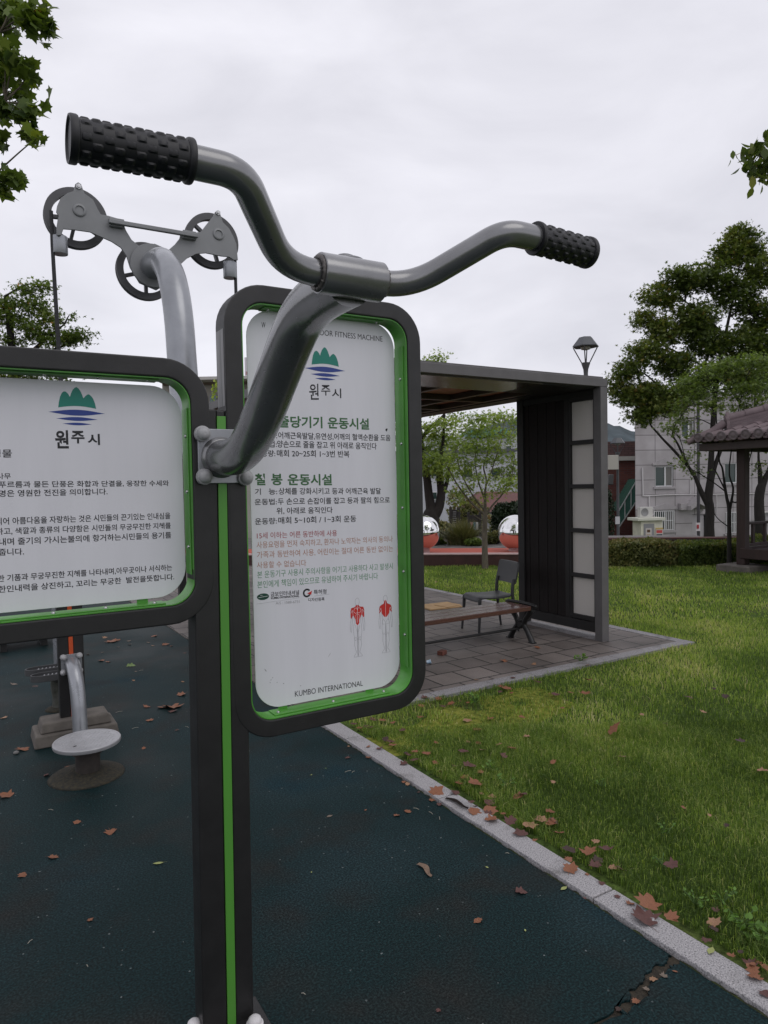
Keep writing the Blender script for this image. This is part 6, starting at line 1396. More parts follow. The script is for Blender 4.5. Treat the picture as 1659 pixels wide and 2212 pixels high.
# planting behind the platform
def clump_shrub(label, px, py, d, rx, ry, n, size, leafm, shape, name='shrub', group=None):
    c = at(px, py, d); k = d/FPX; base = np.array((c[0], c[1], ground_z(c[0], c[1]))); hz = max(0.1, (c[2]+ry*k)-base[2])
    bumps = [(rng.normal(0, 0.38, 3)*np.array((rx*k, rx*k, hz*0.3)), rng.uniform(0.45, 0.75)) for _ in range(9)]
    def fn(n_):
        P_ = []
        while len(P_) < n_:
            bo, br = bumps[rng.integers(len(bumps))]; dd = rng.normal(size=3); dd /= np.linalg.norm(dd); q = bo+dd*np.array((rx*k, rx*k, hz*0.6))*br*rng.uniform(0.8, 1.03)
            z = base[2]+hz*0.52+q[2]
            if z > base[2] and z < base[2]+hz*1.08: P_.append((c[0]+q[0], c[1]+q[1], z))
        return np.array(P_)
    core = MB(); core.ball((base[0], base[1], base[2]+hz*0.40), rx*k*0.62, 14, sq=min(1.6, hz*0.40/(rx*k*0.62)))
    return bush(name, label, 'shrub', fn, n, size, leafm, shape, core, group, loc=tuple(base), droop=0.7)
clump_shrub('dark conifer shrub directly behind the right mirror ball', 1096, 1124, 19.5, 44, 42, 12000, 0.09, LF_CON, DIAM, 'conifer_shrub')
clump_shrub('dark shrub at the foot of the lamp with the control box', 1306, 1095, 31.5, 15, 55, 5000, 0.12, LF_CON, DIAM, 'conifer_shrub')
clump_shrub('low olive shrub left of the carved notice board', 945, 1145, 20.0, 34, 18, 5000, 0.09, LF_HEDGE, DIAM)
clump_shrub('pale low shrub at the right of the tree trunk behind the platform', 1080, 1168, 18.6, 26, 10, 3500, 0.07, LF_HEDGE, OVAL)
clump_shrub('dark low shrub left of the ornamental grass by the platform', 940, 1172, 18.4, 20, 9, 2500, 0.07, LF_DARK, OVAL)
clump_shrub('olive shrub far behind the left mirror ball', 890, 1140, 21.0, 36, 22, 4000, 0.1, LF_HEDGE, DIAM)
clump_shrub('leafy shrub whose sprigs show in the gap between the two sign frames', 464, 872, 9.5, 9, 14, 900, 0.06, LF_LIGHT, OVAL)
clump_shrub('low round green shrub between the trunk and the conifer', 1068, 1163, 18.0, 20, 14, 3000, 0.06, LF_HEDGE, OVAL)
clump_shrub('low spreading green shrub right of the tall ornamental grass', 1030, 1170, 17.6, 22, 9, 2600, 0.06, LF_MID, OVAL)
clump_shrub('dark shrub growing against the white building wall', 1010, 1080, 30, 40, 18, 3000, 0.16, LF_HEDGE, DIAM)
# ornamental grass
def grass_clump(label, px, py, d, rad, h, n):
    c = at(px, py, d); c[2] = ground_z(c[0], c[1]); o = thing('ornamental_grass', label, 'grass clump', tuple(c), 'ornamental grass clumps behind the platform')
    K = 5; a = rng.uniform(0, 2*np.pi, n); r0 = rng.uniform(0, rad*0.3, n); lean_ = np.abs(rng.normal(0.15, 0.75, n)); hh = h*rng.uniform(0.55, 1.1, n); w = rng.uniform(0.008, 0.016, n)
    t_ = np.linspace(0, 1, K); dirv = np.stack([np.cos(a), np.sin(a), 0*a], 1); sidev = np.stack([-np.sin(a), np.cos(a), 0*a], 1)
    rad_ = r0[:, None]+lean_[:, None]*hh[:, None]*(t_**1.8)[None]; z = hh[:, None]*(t_-0.25*lean_[:, None]*t_**3)
    ctr = dirv[:, None]*rad_[..., None]; ctr[..., 2] = z
    wd = (w[:, None]*(1-t_*0.95)[None])[..., None]*sidev[:, None]
    V = np.concatenate([ctr-wd, ctr+wd], 2).reshape(n, K, 2, 3).reshape(-1, 3)
    idx = np.arange(n)[:, None]*(2*K)+np.arange(K-1)[None]*2; q = np.stack([idx, idx+1, idx+3, idx+2], -1).reshape(-1)
    me = fast_mesh('blades', V, q, np.arange(0, len(q), 4), np.repeat(np.clip(rng.normal(0.5, 0.25, n), 0, 1), 2*K)); link('blades', me, LF_ORN, o)
grass_clump('tall tan-green ornamental grass clump in front of the carved notice board', 1002, 1174, 18.0, 0.9, 0.74, 1100)
grass_clump('smaller drooping ornamental grass clump left of the tall one', 985, 1176, 18.0, 0.7, 0.5, 600)

# ------------------------------------------------------------------ lawn grass, moss
def in_lawn(x, y):
    a = (x > KERB_IN-0.012+0.012*np.sin(y*23)*np.sin(y*7.3)) & (y < PV0-0.035); b_ = (x > PU1+0.005) & (y >= PV0-0.04)
    return a | b_
def moss_w(x, y):
    """soft weight of the mossy patch beside the paving corner"""
    cx, cy = 3.05, 3.80
    e = ((x-cx)/0.95)**2+((y-cy-0.10*(x-cx))/0.34)**2
    return np.clip(1.3-e, 0, 1)*np.clip(0.45+1.5*sm_noise(x, y, 5.5, 31)+0.8*sm_noise(x, y, 15, 32), 0, 1)
def blades(x, y, h0, w0):
    n = len(x); mo = moss_w(x, y)
    dry = sm_noise(x, y, 2.6, 5)+0.6*sm_noise(x, y, 7.0, 6)
    h = h0*rng.uniform(0.45, 1.2, n)*(1-0.72*mo)*(1+0.7*sm_noise(x, y, 4, 9)+0.5*sm_noise(x, y, 13, 19)); a = rng.uniform(0, 2*np.pi, n); ln = np.abs(rng.normal(0.75, 0.6, n))*h
    w = w0*rng.uniform(0.6, 1.3, n); z0 = np.array([ground_z(p, q) for p, q in zip(x, y)]) if x.max() > 15 else 0*x
    dx, dy = np.cos(a), np.sin(a); sx, sy = -dy*w, dx*w; V = np.empty((n, 5, 3))
    V[:, 0] = np.stack([x-sx, y-sy, z0-0.01], 1); V[:, 1] = np.stack([x+sx, y+sy, z0-0.01], 1)
    mx, my, mz = x+dx*ln*0.35, y+dy*ln*0.35, z0+h*0.62
    V[:, 2] = np.stack([mx+sx*0.75, my+sy*0.75, mz], 1); V[:, 3] = np.stack([mx-sx*0.75, my-sy*0.75, mz], 1)
    V[:, 4] = np.stack([x+dx*ln, y+dy*ln, z0+h*(1-0.12*np.minimum(ln/h, 2))], 1)
    near = np.clip(1.15-(x*FH[0]+y*FH[1])/7.5, 0, 1); t_ = np.clip(rng.normal(0.44, 0.14, n)-0.27*near+0.34*np.clip(dry, -0.7, 1)+(rng.random(n) < 0.03+0.16*near+0.14*np.clip(dry, 0, 1))*0.45+0.10*mo, 0, 1)
    i = np.arange(n)*5; L_ = np.stack([i, i+1, i+2, i+3, i+3, i+2, i+4], 1).reshape(-1); st = np.stack([np.arange(n)*7, np.arange(n)*7+4], 1).reshape(-1)
    return V.reshape(-1, 3), L_, st, np.repeat(t_, 5)
def scatter(n, x0, x1, y0, y1, dmin, dmax):
    x = rng.uniform(x0, x1, n); y = rng.uniform(y0, y1, n); dd = x*FH[0]+y*FH[1]; s = x*RH[0]+y*RH[1]
    k = in_lawn(x, y) & (dd > dmin) & (dd <= dmax) & (s < dd*0.62+0.6) & (s > -dd*0.62-0.5)
    x, y = x[k], y[k]; 
    # keep off the platform
    rel = (np.stack([x, y, 0*x], 1)-PA); tt = rel @ pd; qq = rel @ pn
    k = ~((qq > -0.02) & (tt > -0.1) & (tt < np.linalg.norm(PB-PA)+0.05))
    return x[k], y[k]
parts_ = [blades(*scatter(520000, 2.2, 6.6, -1.0, 4.3, 1.4, 4.6), 0.030, 0.0013), blades(*scatter(420000, 2.2, 11, -2.0, 9, 4.6, 8), 0.030, 0.0022), blades(*scatter(300000, 4.0, 17, -3.0, 15, 8, 15), 0.032, 0.0042)]
VV, LL, SS, TT = [], [], [], []; vo = lo = 0
for V, L_, st, t_ in parts_:
    VV.append(V); LL.append(L_+vo); SS.append(st+lo); TT.append(t_); vo += len(V); lo += len(L_)
g = link('lawn_grass', fast_mesh('lawn_grass', np.concatenate(VV), np.concatenate(LL), np.concatenate(SS), np.concatenate(TT)), GRASS)
tag(g, 'short uneven lawn grass with dry straw patches', 'grass', kind='stuff')
# moss cushion sheet (own colour, bumpy), and moss in the joint along the kerb
m, t, b = node_mat('yellow_green_moss'); c = N(t, 'ShaderNodeTexCoord'); n1 = N(t, 'ShaderNodeTexNoise', Scale=22.0, Detail=6.0); t.links.new(c.outputs['Object'], n1.inputs['Vector'])
r_ = ramp_node(t, n1.outputs['Fac'], [(0.3, (0.08, 0.10, 0.018)), (0.5, (0.18, 0.20, 0.034)), (0.72, (0.30, 0.29, 0.06))]); t.links.new(r_.outputs['Color'], b.inputs['Base Color']); b.inputs['Roughness'].default_value = 0.95; b.inputs['Specular IOR Level'].default_value = 0.1
n2 = N(t, 'ShaderNodeTexNoise', Scale=190.0, Detail=3.0); t.links.new(c.outputs['Object'], n2.inputs['Vector']); bn = N(t, 'ShaderNodeBump', Strength=1.0, Distance=0.008); t.links.new(n2.outputs['Fac'], bn.inputs['Height']); t.links.new(bn.outputs['Normal'], b.inputs['Normal'])
MOSS = m
gx, gy = np.linspace(2.16, 4.2, 80), np.linspace(3.3, 4.26, 44)
def mz(x, y):
    w = float(moss_w(np.array([x]), np.array([y]))[0]); n_ = float(sm_noise(np.array([x]), np.array([y]), 14, 3)[0]); return -0.016+0.024*w**0.6*(0.75+0.55*n_)+0.003*math.sin(x*60)*math.sin(y*53)*w
ms = grid_sheet('moss', MOSS, gx, gy, mz); tag(ms, 'yellow-green moss cushion on the lawn by the paving corner', 'moss', kind='stuff')
mb = MB(); y = 0.4; rm = random.Random(8)
while y < 4.2:
    l = rm.uniform(0.02, 0.09)
    if rm.random() < 0.62:
        w_ = rm.uniform(0.003, 0.0075); mb.lathe([(1e-6, -0.004), (1.0, 0.0), (0.7, 0.6), (1e-6, 1.0)], (0, 0, 0), (0, 0, 1), 9); k = len(mb.v)-36
        for q in range(k, len(mb.v)): x_, y_, z_ = mb.v[q]; mb.v[q] = (EDGE+0.006+x_*w_, y+y_*l*0.6, z_*rm.uniform(0.004, 0.008)-0.004)
    y += l*rm.uniform(0.6, 1.3)
tag(mb.build('joint_moss', mat('dark_joint_moss', (0.04, 0.055, 0.010), 0.95, col2=(0.016, 0.014, 0.010), vscale=30, bump=0.6), smooth=80), 'moss growing in the joint between rubber floor and kerb', 'moss', kind='stuff')
# broad-leaved weeds
def weed(px, py, n, size, h, label):
    c = G(px, py); o = thing('weed', label, 'weed', tuple(c), 'broad-leaved weeds in the lawn')
    st, lf = MB(), []
    for i in range(n):
        a = rng.uniform(0, 2*np.pi); r0 = rng.uniform(0.2, 1)*size; hh = h*rng.uniform(0.3, 1.1); tip = c+np.array((math.cos(a)*r0, math.sin(a)*r0, hh)); st.tube([c, (c+tip)/2+Z*hh*0.2, tip], 0.0015, 5, cap=False); lf.append(tip)
    st.build('stem', mat('weed_stem', (0.07, 0.13, 0.03), 0.6), o)
    lf = np.repeat(np.array(lf), 2, 0)+rng.normal(0, 0.006, (2*n, 3)); link('leaves', leaves_mesh('leaves', lf-c, rng.uniform(0.6, 1.2, len(lf))*size*0.42, rng.uniform(0.1, 1, len(lf)), OVAL, 0.1), WEED, o)
for px, py, n, s, h, lab in ((1605, 2005, 16, 0.075, 0.06, 'largest broad-leaved weed at the lawn edge near the lower right corner'), (1650, 2030, 18, 0.07, 0.05, 'low weed against the right edge beside the kerb'), (1500, 1955, 9, 0.05, 0.05, 'bright green weed just above the kerb leaves at lower right'), (1028, 1520, 14, 0.07, 0.07, 'green weed tuft at the paving kerb by the mossy patch'), (1060, 1665, 8, 0.06, 0.05, 'weed with narrow leaves among the brown leaves left of centre lawn'), (1095, 1700, 9, 0.06, 0.05, 'weed rosette below the moss patch near the kerb'), (1440, 1805, 7, 0.05, 0.05, 'small weed with two round leaves in the lower lawn'), (1430, 1870, 7, 0.045, 0.04, 'small weed among the grass right of the two maroon leaves'), (1300, 1700, 6, 0.05, 0.05, 'tiny weed sprig in the middle of the lawn'), (1560, 1955, 8, 0.05, 0.05, 'slender weed between kerb and lawn near the right edge'), (1255, 1430, 14, 0.09, 0.07, 'grassy weed tuft overhanging the paving kerb right of the bench')):
    weed(px, py, n, s, h, lab)

# ------------------------------------------------------------------ fallen leaves, one object each
LCOL = {'o': ('orange-brown', (0.27, 0.108, 0.046), (0.17, 0.060, 0.030)), 'm': ('dull maroon', (0.12, 0.044, 0.034), (0.07, 0.029, 0.025)), 'p': ('pale tan', (0.33, 0.19, 0.105), (0.25, 0.13, 0.07)), 'g': ('green', (0.16, 0.24, 0.07), (0.11, 0.17, 0.05)), 'y': ('yellow-green', (0.36, 0.38, 0.13), (0.26, 0.30, 0.10)), 'd': ('dark brown', (0.055, 0.026, 0.018), (0.035, 0.018, 0.014)), 'b': ('grey-brown', (0.19, 0.15, 0.115), (0.14, 0.105, 0.08))}
LM = {k: mat('fallen_leaf_'+v[0].replace('-', '_').replace(' ', '_'), v[1], 0.6, col2=v[2], vscale=22, bump=0.3, bscale=120) for k, v in LCOL.items()}
def leaf_proto(seed, oval=False):
    r_ = random.Random(seed); pts = []
    if oval: out = [(OVAL[i][0]*0.9, OVAL[i][1]) for i in range(6)]
    else:
        out = []
        for i, (a, rad) in enumerate(((-90, .30), (-62, .40), (-38, .50), (-22, .33), (2, .58), (22, .36), (44, .44), (62, .34), (90, .62), (118, .34), (136, .44), (158, .36), (178, .58), (202, .33), (218, .50), (242, .40))):
            rr = (0.38+(rad-0.38)*0.72)*r_.uniform(0.78, 1.14); out.append((rr*math.cos(R(a)), rr*math.sin(R(a))+0.02))
    curl, fold, tw = r_.uniform(0.1, 0.7), r_.uniform(-0.3, 0.5), r_.uniform(-0.6, 0.6)
    if oval: curl, fold, tw = 0.1, r_.uniform(0.1, 0.2), 0.1
    def lift(x, y): return curl*(x*x+0.7*y*y)*0.85+fold*abs(x)*0.35+tw*x*y+0.05*math.sin(9*x+seed)*math.cos(8*y)
    n = len(out); V = [(0, 0, lift(0, 0))]+[(x*0.55, y*0.55, lift(x*0.55, y*0.55)) for x, y in out]+[(x, y, lift(x, y)) for x, y in out]
    F = [(0, 1+i, 1+(i+1) % n) for i in range(n)]+[(1+i, 1+n+i, 1+n+(i+1) % n, 1+(i+1) % n) for i in range(n)]
    zmin = min(v[2] for v in V); V = [(x, y, z-zmin) for x, y, z in V]
    # stalk
    o = len(V); base = V[1+n]; V += [(base[0]-0.012, base[1], base[2]+0.01), (base[0]+0.012, base[1], base[2]+0.01), (base[0]+0.10+0.006, base[1]-0.32, 0.02), (base[0]+0.10-0.006, base[1]-0.32, 0.02)]; F.append((o, o+1, o+2, o+3))
    return V, F
PROT = {}
def leaf_mesh(kind, seed, oval):
    key = (kind, seed, oval)
    if key not in PROT:
        V, F = leaf_proto(seed, oval); me = bpy.data.meshes.new('fallen_leaf'); me.from_pydata(V, [], F); me.materials.append(LM[kind]); me.shade_smooth(); me.update(); PROT[key] = me
    return PROT[key]
PEND = {}
ORD = 'first second third fourth fifth sixth seventh eighth ninth tenth eleventh twelfth thirteenth fourteenth fifteenth sixteenth seventeenth eighteenth nineteenth twentieth'.split(); NUM = 'zero one two three four five six seven eight nine ten eleven twelve thirteen fourteen fifteen sixteen seventeen eighteen nineteen twenty'.split()
rl_ = random.Random(21); used_labels = {}
def leaf(px, py, wpx, kind, where, z=0.0, oval=False, label=None, stand=0.0):
    if 0.0215 < z < 0.04: z += 0.010      # resting on the blades, not under them
    p = G(px, py, z); dpt = fwd(p); size = wpx*dpt/FPX*rl_.uniform(0.92, 1.14); me = leaf_mesh(kind, rl_.randint(1, 9), oval)
    o = bpy.data.objects.new('fallen_leaf', me); COL.objects.link(o); o.location = p; sc = max(0.012, size); o.scale = (sc, sc, sc*rl_.uniform(0.55, 1.0))
    ti = 0.08 if oval else 0.22
    o.rotation_euler = (rl_.uniform(-ti, ti)+stand, rl_.uniform(-ti, ti), rl_.uniform(0, 6.28))
    szw = 'large ' if size > 0.145 else ('small ' if size < 0.075 else '')
    tag(o, label or 'x', 'leaf', 'fallen leaves')
    if not label: PEND.setdefault((f"{szw}{LCOL[kind][0]}", where), []).append((px, o))
def q3(x, y): return 663.7+.3334*x, 1382.7+.3334*y
def q4(x, y): return 1106+.3334*x, 1382.7+.3334*y
def q5(x, y): return 1106.2+.3334*x, 1769.9+.3334*y
def q1(x, y): return .3334*x, 1327.3+.3334*y
moss_n, edge_n, lawn_n = 'around the yellow-green moss patch', 'in grass beside the kerb', 'in the lawn'
for x, y, s, k in ((735, 500, 60, 'o'), (490, 520, 60, 'o'), (430, 515, 60, 'm'), (385, 560, 60, 'm'), (555, 535, 50, 'o'), (620, 585, 60, 'm'), (300, 545, 60, 'm'), (340, 570, 50, 'o'), (1035, 520, 60, 'p'), (1185, 510, 60, 'o'), (1110, 580, 70, 'o'), (1040, 660, 40, 'p'), (1110, 668, 50, 'o')): leaf(*q3(x, y), s*.333, k, moss_n, 0.012)
for x, y, s, k in ((850, 385, 70, 'o'), (930, 415, 60, 'o'), (990, 395, 30, 'o'), (1040, 405, 30, 'o'), (740, 425, 50, 'o'), (765, 375, 60, 'm'), (1290, 315, 80, 'o'), (1320, 345, 40, 'o'), (1330, 245, 40, 'm'), (1600, 355, 60, 'm'), (1490, 270, 60, 'm'), (880, 430, 50, 'm'), (1250, 335, 40, 'm'), (1260, 300, 50, 'o')): leaf(*q3(x, y), s*.333, k, 'heaped along the front paving kerb', 0.015)
for x, y, s, k in ((1390, 500, 50, 'o'), (1425, 625, 60, 'p'), (1325, 700, 65, 'o'), (1240, 675, 50, 'p'), (1140, 712, 60, 'p'), (1010, 720, 80, 'm'), (1275, 750, 60, 'm'), (1590, 790, 60, 'o'), (1595, 920, 40, 'p'), (1395, 1000, 80, 'm')): leaf(*q3(x, y), s*.333, k, 'in lawn below the moss patch', 0.022, stand=0.2)
for x, y, s, k in ((770, 735, 70, 'o'), (700, 720, 60, 'o'), (690, 775, 60, 'm'), (830, 795, 50, 'o'), (835, 665, 45, 'o'), (540, 660, 60, 'm'), (660, 745, 50, 'm'), (640, 735, 40, 'd'), (1120, 860, 60, 'o'), (1020, 890, 60, 'o'), (1130, 995, 40, 'p'), (1195, 1015, 70, 'p'), (1270, 1125, 40, 'o'), (1175, 1120, 60, 'm'), (1065, 1050, 60, 'm'), (1475, 1295, 45, 'o'), (1510, 1165, 100, 'p'), (1570, 1110, 70, 'o'), (1090, 1075, 40, 'd')): leaf(*q3(x, y), s*.333, k, edge_n, 0.016)
leaf(*q3(1045, 810), 34, 'm', '', 0.024, label='large flat maroon fallen leaf lying in grass left of the round weed')
leaf(*q3(1090, 925), 38, 'o', '', 0.026, label='large folded orange-brown leaf in the grass below the maroon one', stand=0.3)
kerb_n = 'on top of the granite kerb'
for x, y, s, k in ((470, 705, 60, 'm'), (625, 800, 70, 'm'), (960, 990, 80, 'm'), (395, 690, 30, 'o')): leaf(*q3(x, y), s*.333, k, kerb_n, 0.019)
leaf(*q3(835, 985), 36, 'o', '', 0.019, label='wide orange-brown leaf lying across the middle of the granite kerb')
leaf(*q3(1080, 1110), 37, 'o', '', 0.019, label='orange-brown leaf half on kerb and half on grass beside a dark strip of bark')
leaf(*q3(1200, 1165), 35, 'o', '', 0.019, label='bright orange-brown leaf on the kerb below the bark strip')
leaf(*q3(1385, 1255), 36, 'm', '', 0.019, label='dark maroon leaf at the grass edge of the kerb, right of the bright orange one')
for x, y, s, k in ((395, 762, 40, 'o'), (650, 935, 40, 'p'), (625, 920, 30, 'o'), (805, 1035, 40, 'o'), (855, 1065, 40, 'm'), (720, 985, 25, 'd'), (268, 688, 20, 'p')): leaf(*q3(x, y), s*.333, k, 'in the joint along the kerb', 0.003)
for x, y, s, k, ov, lab in ((580, 1135, 55, 'o', 0, 'left one of two red-brown leaves close together on the rubber floor'), (650, 1110, 52, 'o', 0, 'right one of two red-brown leaves close together on the rubber floor'), (378, 1100, 26, 'o', 1, 'small curled leaf on the rubber floor left of the pair'), (145, 1140, 46, 'b', 1, 'narrow grey-brown leaf on the rubber floor right of the post'), (262, 762, 40, 'm', 0, 'maroon leaf on the rubber floor below the portrait sign'), (1380, 1630, 86, 'm', 0, 'large maroon leaf alone on the rubber floor near the kerb'), (1165, 1472, 30, 'y', 1, 'small yellow-green leaf with a stalk on the rubber floor'), (120, 830, 18, 'g', 1, 'tiny green leaf on the rubber floor just right of the post, upper one'), (27, 873, 18, 'y', 1, 'tiny yellow leaf on the rubber floor just right of the post, lower one'), (27, 1503, 18, 'y', 1, 'tiny yellow speck of leaf on the rubber floor beside the lower post')): leaf(*q3(x, y), s*.333, k, '', 0.003, bool(ov), lab)
for x, y, s, k in ((712, 755, 70, 'p'), (1145, 370, 75, 'm'), (1380, 365, 50, 'd'), (1240, 465, 45, 'p'), (842, 482, 35, 'p'), (1485, 655, 75, 'd'), (1110, 1085, 38, 'o'), (1280, 1135, 34, 'p'), (1390, 1200, 40, 'd'), (1310, 315, 30, 'd'), (990, 540, 40, 'd')): leaf(*q4(x, y), s*.333, k, 'in the open right lawn' if y < 700 else 'in the lower right lawn', 0.03, stand=0.25)
leaf(*q4(655, 580), 38, 'o', '', 0.035, label='biggest brown leaf standing upright in the middle of the lawn', stand=0.9)
leaf(*q4(1620, 850), 32, 'p', '', 0.03, label='pale brown leaf at the right edge of the lawn', stand=0.3)
leaf(*q4(1040, 1460), 38, 'm', '', 0.025, label='dark maroon leaf sunk in the grass at lower right of the lawn')
for x, y, s, k in ((380, 340, 50, 'o'), (475, 345, 80, 'o'), (325, 440, 40, 'o'), (355, 390, 40, 'm'), (490, 260, 80, 'o'), (285, 355, 50, 'm'), (250, 350, 40, 'o')): leaf(*q4(x, y), s*.333, k, 'on grass right of the moss patch', 0.025)
leaf(*q4(500, 1370), 36, 'o', '', 0.022, label='orange-brown leaf of the overlapping pair in grass above the kerb')
leaf(*q4(610, 1355), 36, 'm', '', 0.026, label='maroon leaf of the overlapping pair in grass above the kerb')
leaf(*q4(375, 1490), 42, 'o', '', 0.019, label='curled orange-brown leaf on the kerb by its joint')
for x, y, s, k in ((370, 1420, 60, 'o'), (580, 1575, 50, 'm'), (485, 1518, 36, 'o')): leaf(*q4(x, y), s*.333, k, 'along the inner kerb edge', 0.017)
for x, y, s, k in ((680, 500, 52, 'm'), (765, 545, 66, 'o'), (1055, 645, 55, 'o'), (1260, 785, 76, 'm'), (1420, 885, 66, 'o'), (1320, 590, 60, 'm'), (1640, 960, 70, 'o'), (1600, 930, 50, 'o'), (1310, 710, 70, 'd'), (470, 510, 25, 'm'), (1480, 860, 40, 'd')): leaf(*q5(x, y), s*.333, k, 'at the lower right kerb', 0.018)
leaf(*q5(880, 545), 50, 'o', '', 0.022, label='large pointed orange-brown leaf leaning over the kerb above the broad maroon leaf', stand=0.2)
leaf(*q5(860, 645), 62, 'm', '', 0.019, label='broad maroon leaf lying flat on the kerb at lower right')
leaf(*q5(1545, 935), 34, 'm', '', 0.02, label='round maroon leaf among orange ones at the right edge beside the kerb')
leaf(*q5(1570, 1025), 38, 'o', '', 0.02, label='long orange-brown leaf across the inner kerb edge at the right edge')
leaf(*q5(1640, 1130), 34, 'm', '', 0.019, label='dark leaf on the kerb cut by the right edge of the picture')
leaf(*q5(1288, 852), 28, 'y', '', 0.019, True, 'pale yellow oval leaf on the kerb at lower right')
leaf(*q5(335, 447), 18, 'y', '', 0.004, True, 'pale green oval leaf on the rubber beside the kerb joint')
leaf(*q5(85, 718), 9, 'y', '', 0.003, True, 'tiny yellow leaf on the rubber floor below the large maroon leaf')
leaf(*q5(805, 1180), 20, 'o', '', 0.002, False, 'orange-brown leaf lying in the crack of the rubber floor')
leaf(*q5(910, 1035), 18, 'p', '', 0.002, False, 'tan leaf curled in the upper part of the crack'); leaf(*q5(870, 1100), 16, 'b', '', 0.0, False, 'grey-brown leaf wedged in the middle of the crack'); leaf(*q5(1055, 985), 14, 'o', '', 0.002, True, 'small leaf where the crack meets the kerb'); leaf(*q5(690, 1230), 15, 'd', '', 0.0, False, 'dark leaf in the lower part of the crack'); leaf(*q5(985, 1015), 18, 'b', '', 0.0, False, 'pale dead scrap in the crack near the kerb')
far_n = 'on rubber beyond the twist disc'
for x, y, s, k in ((725, 175, 95, 'o'), (760, 170, 40, 'o'), (680, 150, 38, 'p'), (1000, 140, 48, 'o'), (1075, 195, 55, 'o'), (990, 203, 26, 'p'), (655, 300, 55, 'o'), (700, 308, 34, 'o'), (835, 172, 30, 'b'), (840, 195, 30, 'b'), (765, 212, 26, 'b'), (960, 183, 26, 'b'), (570, 260, 30, 'b'), (665, 246, 26, 'b'), (1195, 250, 26, 'd'), (1110, 205, 24, 'o'), (230, 465, 40, 'd'), (90, 453, 55, 'b')): leaf(*q1(x, y), s*.333, k, far_n, 0.002)
leaf(*q1(845, 333), 22, 'g', '', 0.002, False, 'greyish green leaf on the rubber floor beyond the twist disc')
for x, y, s, k in ((865, 428, 26, 'p'), (1185, 437, 26, 'p'), (950, 597, 58, 'o'), (970, 687, 56, 'o'), (930, 868, 32, 'o'), (1150, 750, 30, 'd'), (880, 370, 22, 'b')): leaf(*q1(x, y), s*.333, k, 'on rubber between disc and post', 0.002)
leaf(*q1(1175, 520), 28, 'o', '', 0.002, False, 'orange-brown leaf near the post above the large cluster')
leaf(*q1(1115, 600), 42, 'o', '', 0.003, False, 'largest brown leaf on the rubber floor left of the post'); leaf(*q1(1050, 603), 24, 'o', '', 0.003, False, 'leaf tucked against the left of the largest brown leaf'); leaf(*q1(1120, 627), 24, 'm', '', 0.003, False, 'leaf below the largest brown leaf left of the post')
leaf(*q1(155, 872), 30, 'o', '', 0.002, False, 'orange-brown leaf at the corner of the concrete base'); leaf(*q1(25, 670), 16, 'p', '', 0.002, False, 'pale leaf at the left edge left of the concrete base')
leaf(*q1(45, 1175), 32, 'o', '', 0.002, False, 'brown leaf at the left edge below the twist disc'); leaf(*q1(300, 1045), 16, 'm', '', 0.002, False, 'maroon leaf just left of the mossy mound'); leaf(*q1(440, 985), 14, 'o', '', 0.01, True, 'small leaf lying on the mossy mound')
leaf(*q1(500, 1347), 18, 'o', '', 0.002, False, 'small orange leaf below the twist disc, topmost of three'); leaf(*q1(715, 1410), 28, 'o', '', 0.002, False, 'orange-brown leaf below the twist disc, rightmost of three'); leaf(*q1(343, 1573), 26, 'o', '', 0.002, False, 'orange-brown leaf below the twist disc, lowest of three')
leaf(*q1(1025, 1613), 22, 'y', '', 0.002, True, 'yellow-green oval leaf on the rubber floor left of the post')
leaf(50, 1890, 26, 'o', '', 0.002, False, 'orange-brown leaf near the left edge of the lower rubber floor'); leaf(194, 1987, 15, 'o', '', 0.002, False, 'small red-brown leaf low on the rubber floor left of the post')
leaf(1033, 1989, 24, 'o', '', 0.002, False, 'red-brown leaf alone in the middle of the lower rubber floor'); leaf(947, 2182, 14, 'm', '', 0.002, False, 'maroon scrap of leaf at the bottom of the rubber floor')
for px, py, w_, k, lab in ((885+0.35*580, 719+.35*2025, 19, 'o', 'orange-brown leaf on the paving in front of the cast bench leg, left one'), (885+.35*765, 719+.35*2045, 15, 'p', 'pale leaf on the paving right of the bench'), (885+.35*790, 719+.35*1945, 16, 'o', 'brown leaf on the paving beside the bench foot'), (885+.35*630, 719+.35*2130, 12, 'm', 'dark leaf on the paving near its front kerb'), (885+.35*1095, 719+.35*2050, 15, 'o', 'brown leaf on the paving kerb right of the bench'), (885+.35*500, 719+.35*2140, 13, 'd', 'blackish leaf on the paving near the front kerb, left one'), (885+.35*410, 719+.35*2140, 12, 'p', 'whitish leaf on the front edge of the paving'), (943, 1250+.35*20, 10, 'p', 'pale scrap on the lawn edge beside the far paving'), (1037, 1239, 9, 'o', 'orange leaf at the foot of the young tree')): leaf(px, py, w_, k, '', 0.012, False, lab)
rk = random.Random(77)
for k in range(24):
    v = rk.choice((rk.uniform(2.2, 4.1), rk.uniform(0.9, 2.4))); uu = KERB_IN+abs(rk.gauss(0, 0.10))+0.005; e_ = np.array((uu, v, 0.02))-EYE; dd = e_ @ _f; leaf(829.5+FPX*(e_ @ _r)/dd, 1106-FPX*(e_ @ _u)/dd, rk.uniform(0.040, 0.078)*FPX/dd, rk.choice('oommdp'), 'in the litter behind the kerb', 0.02, stand=rk.uniform(-0.3, 0.4))
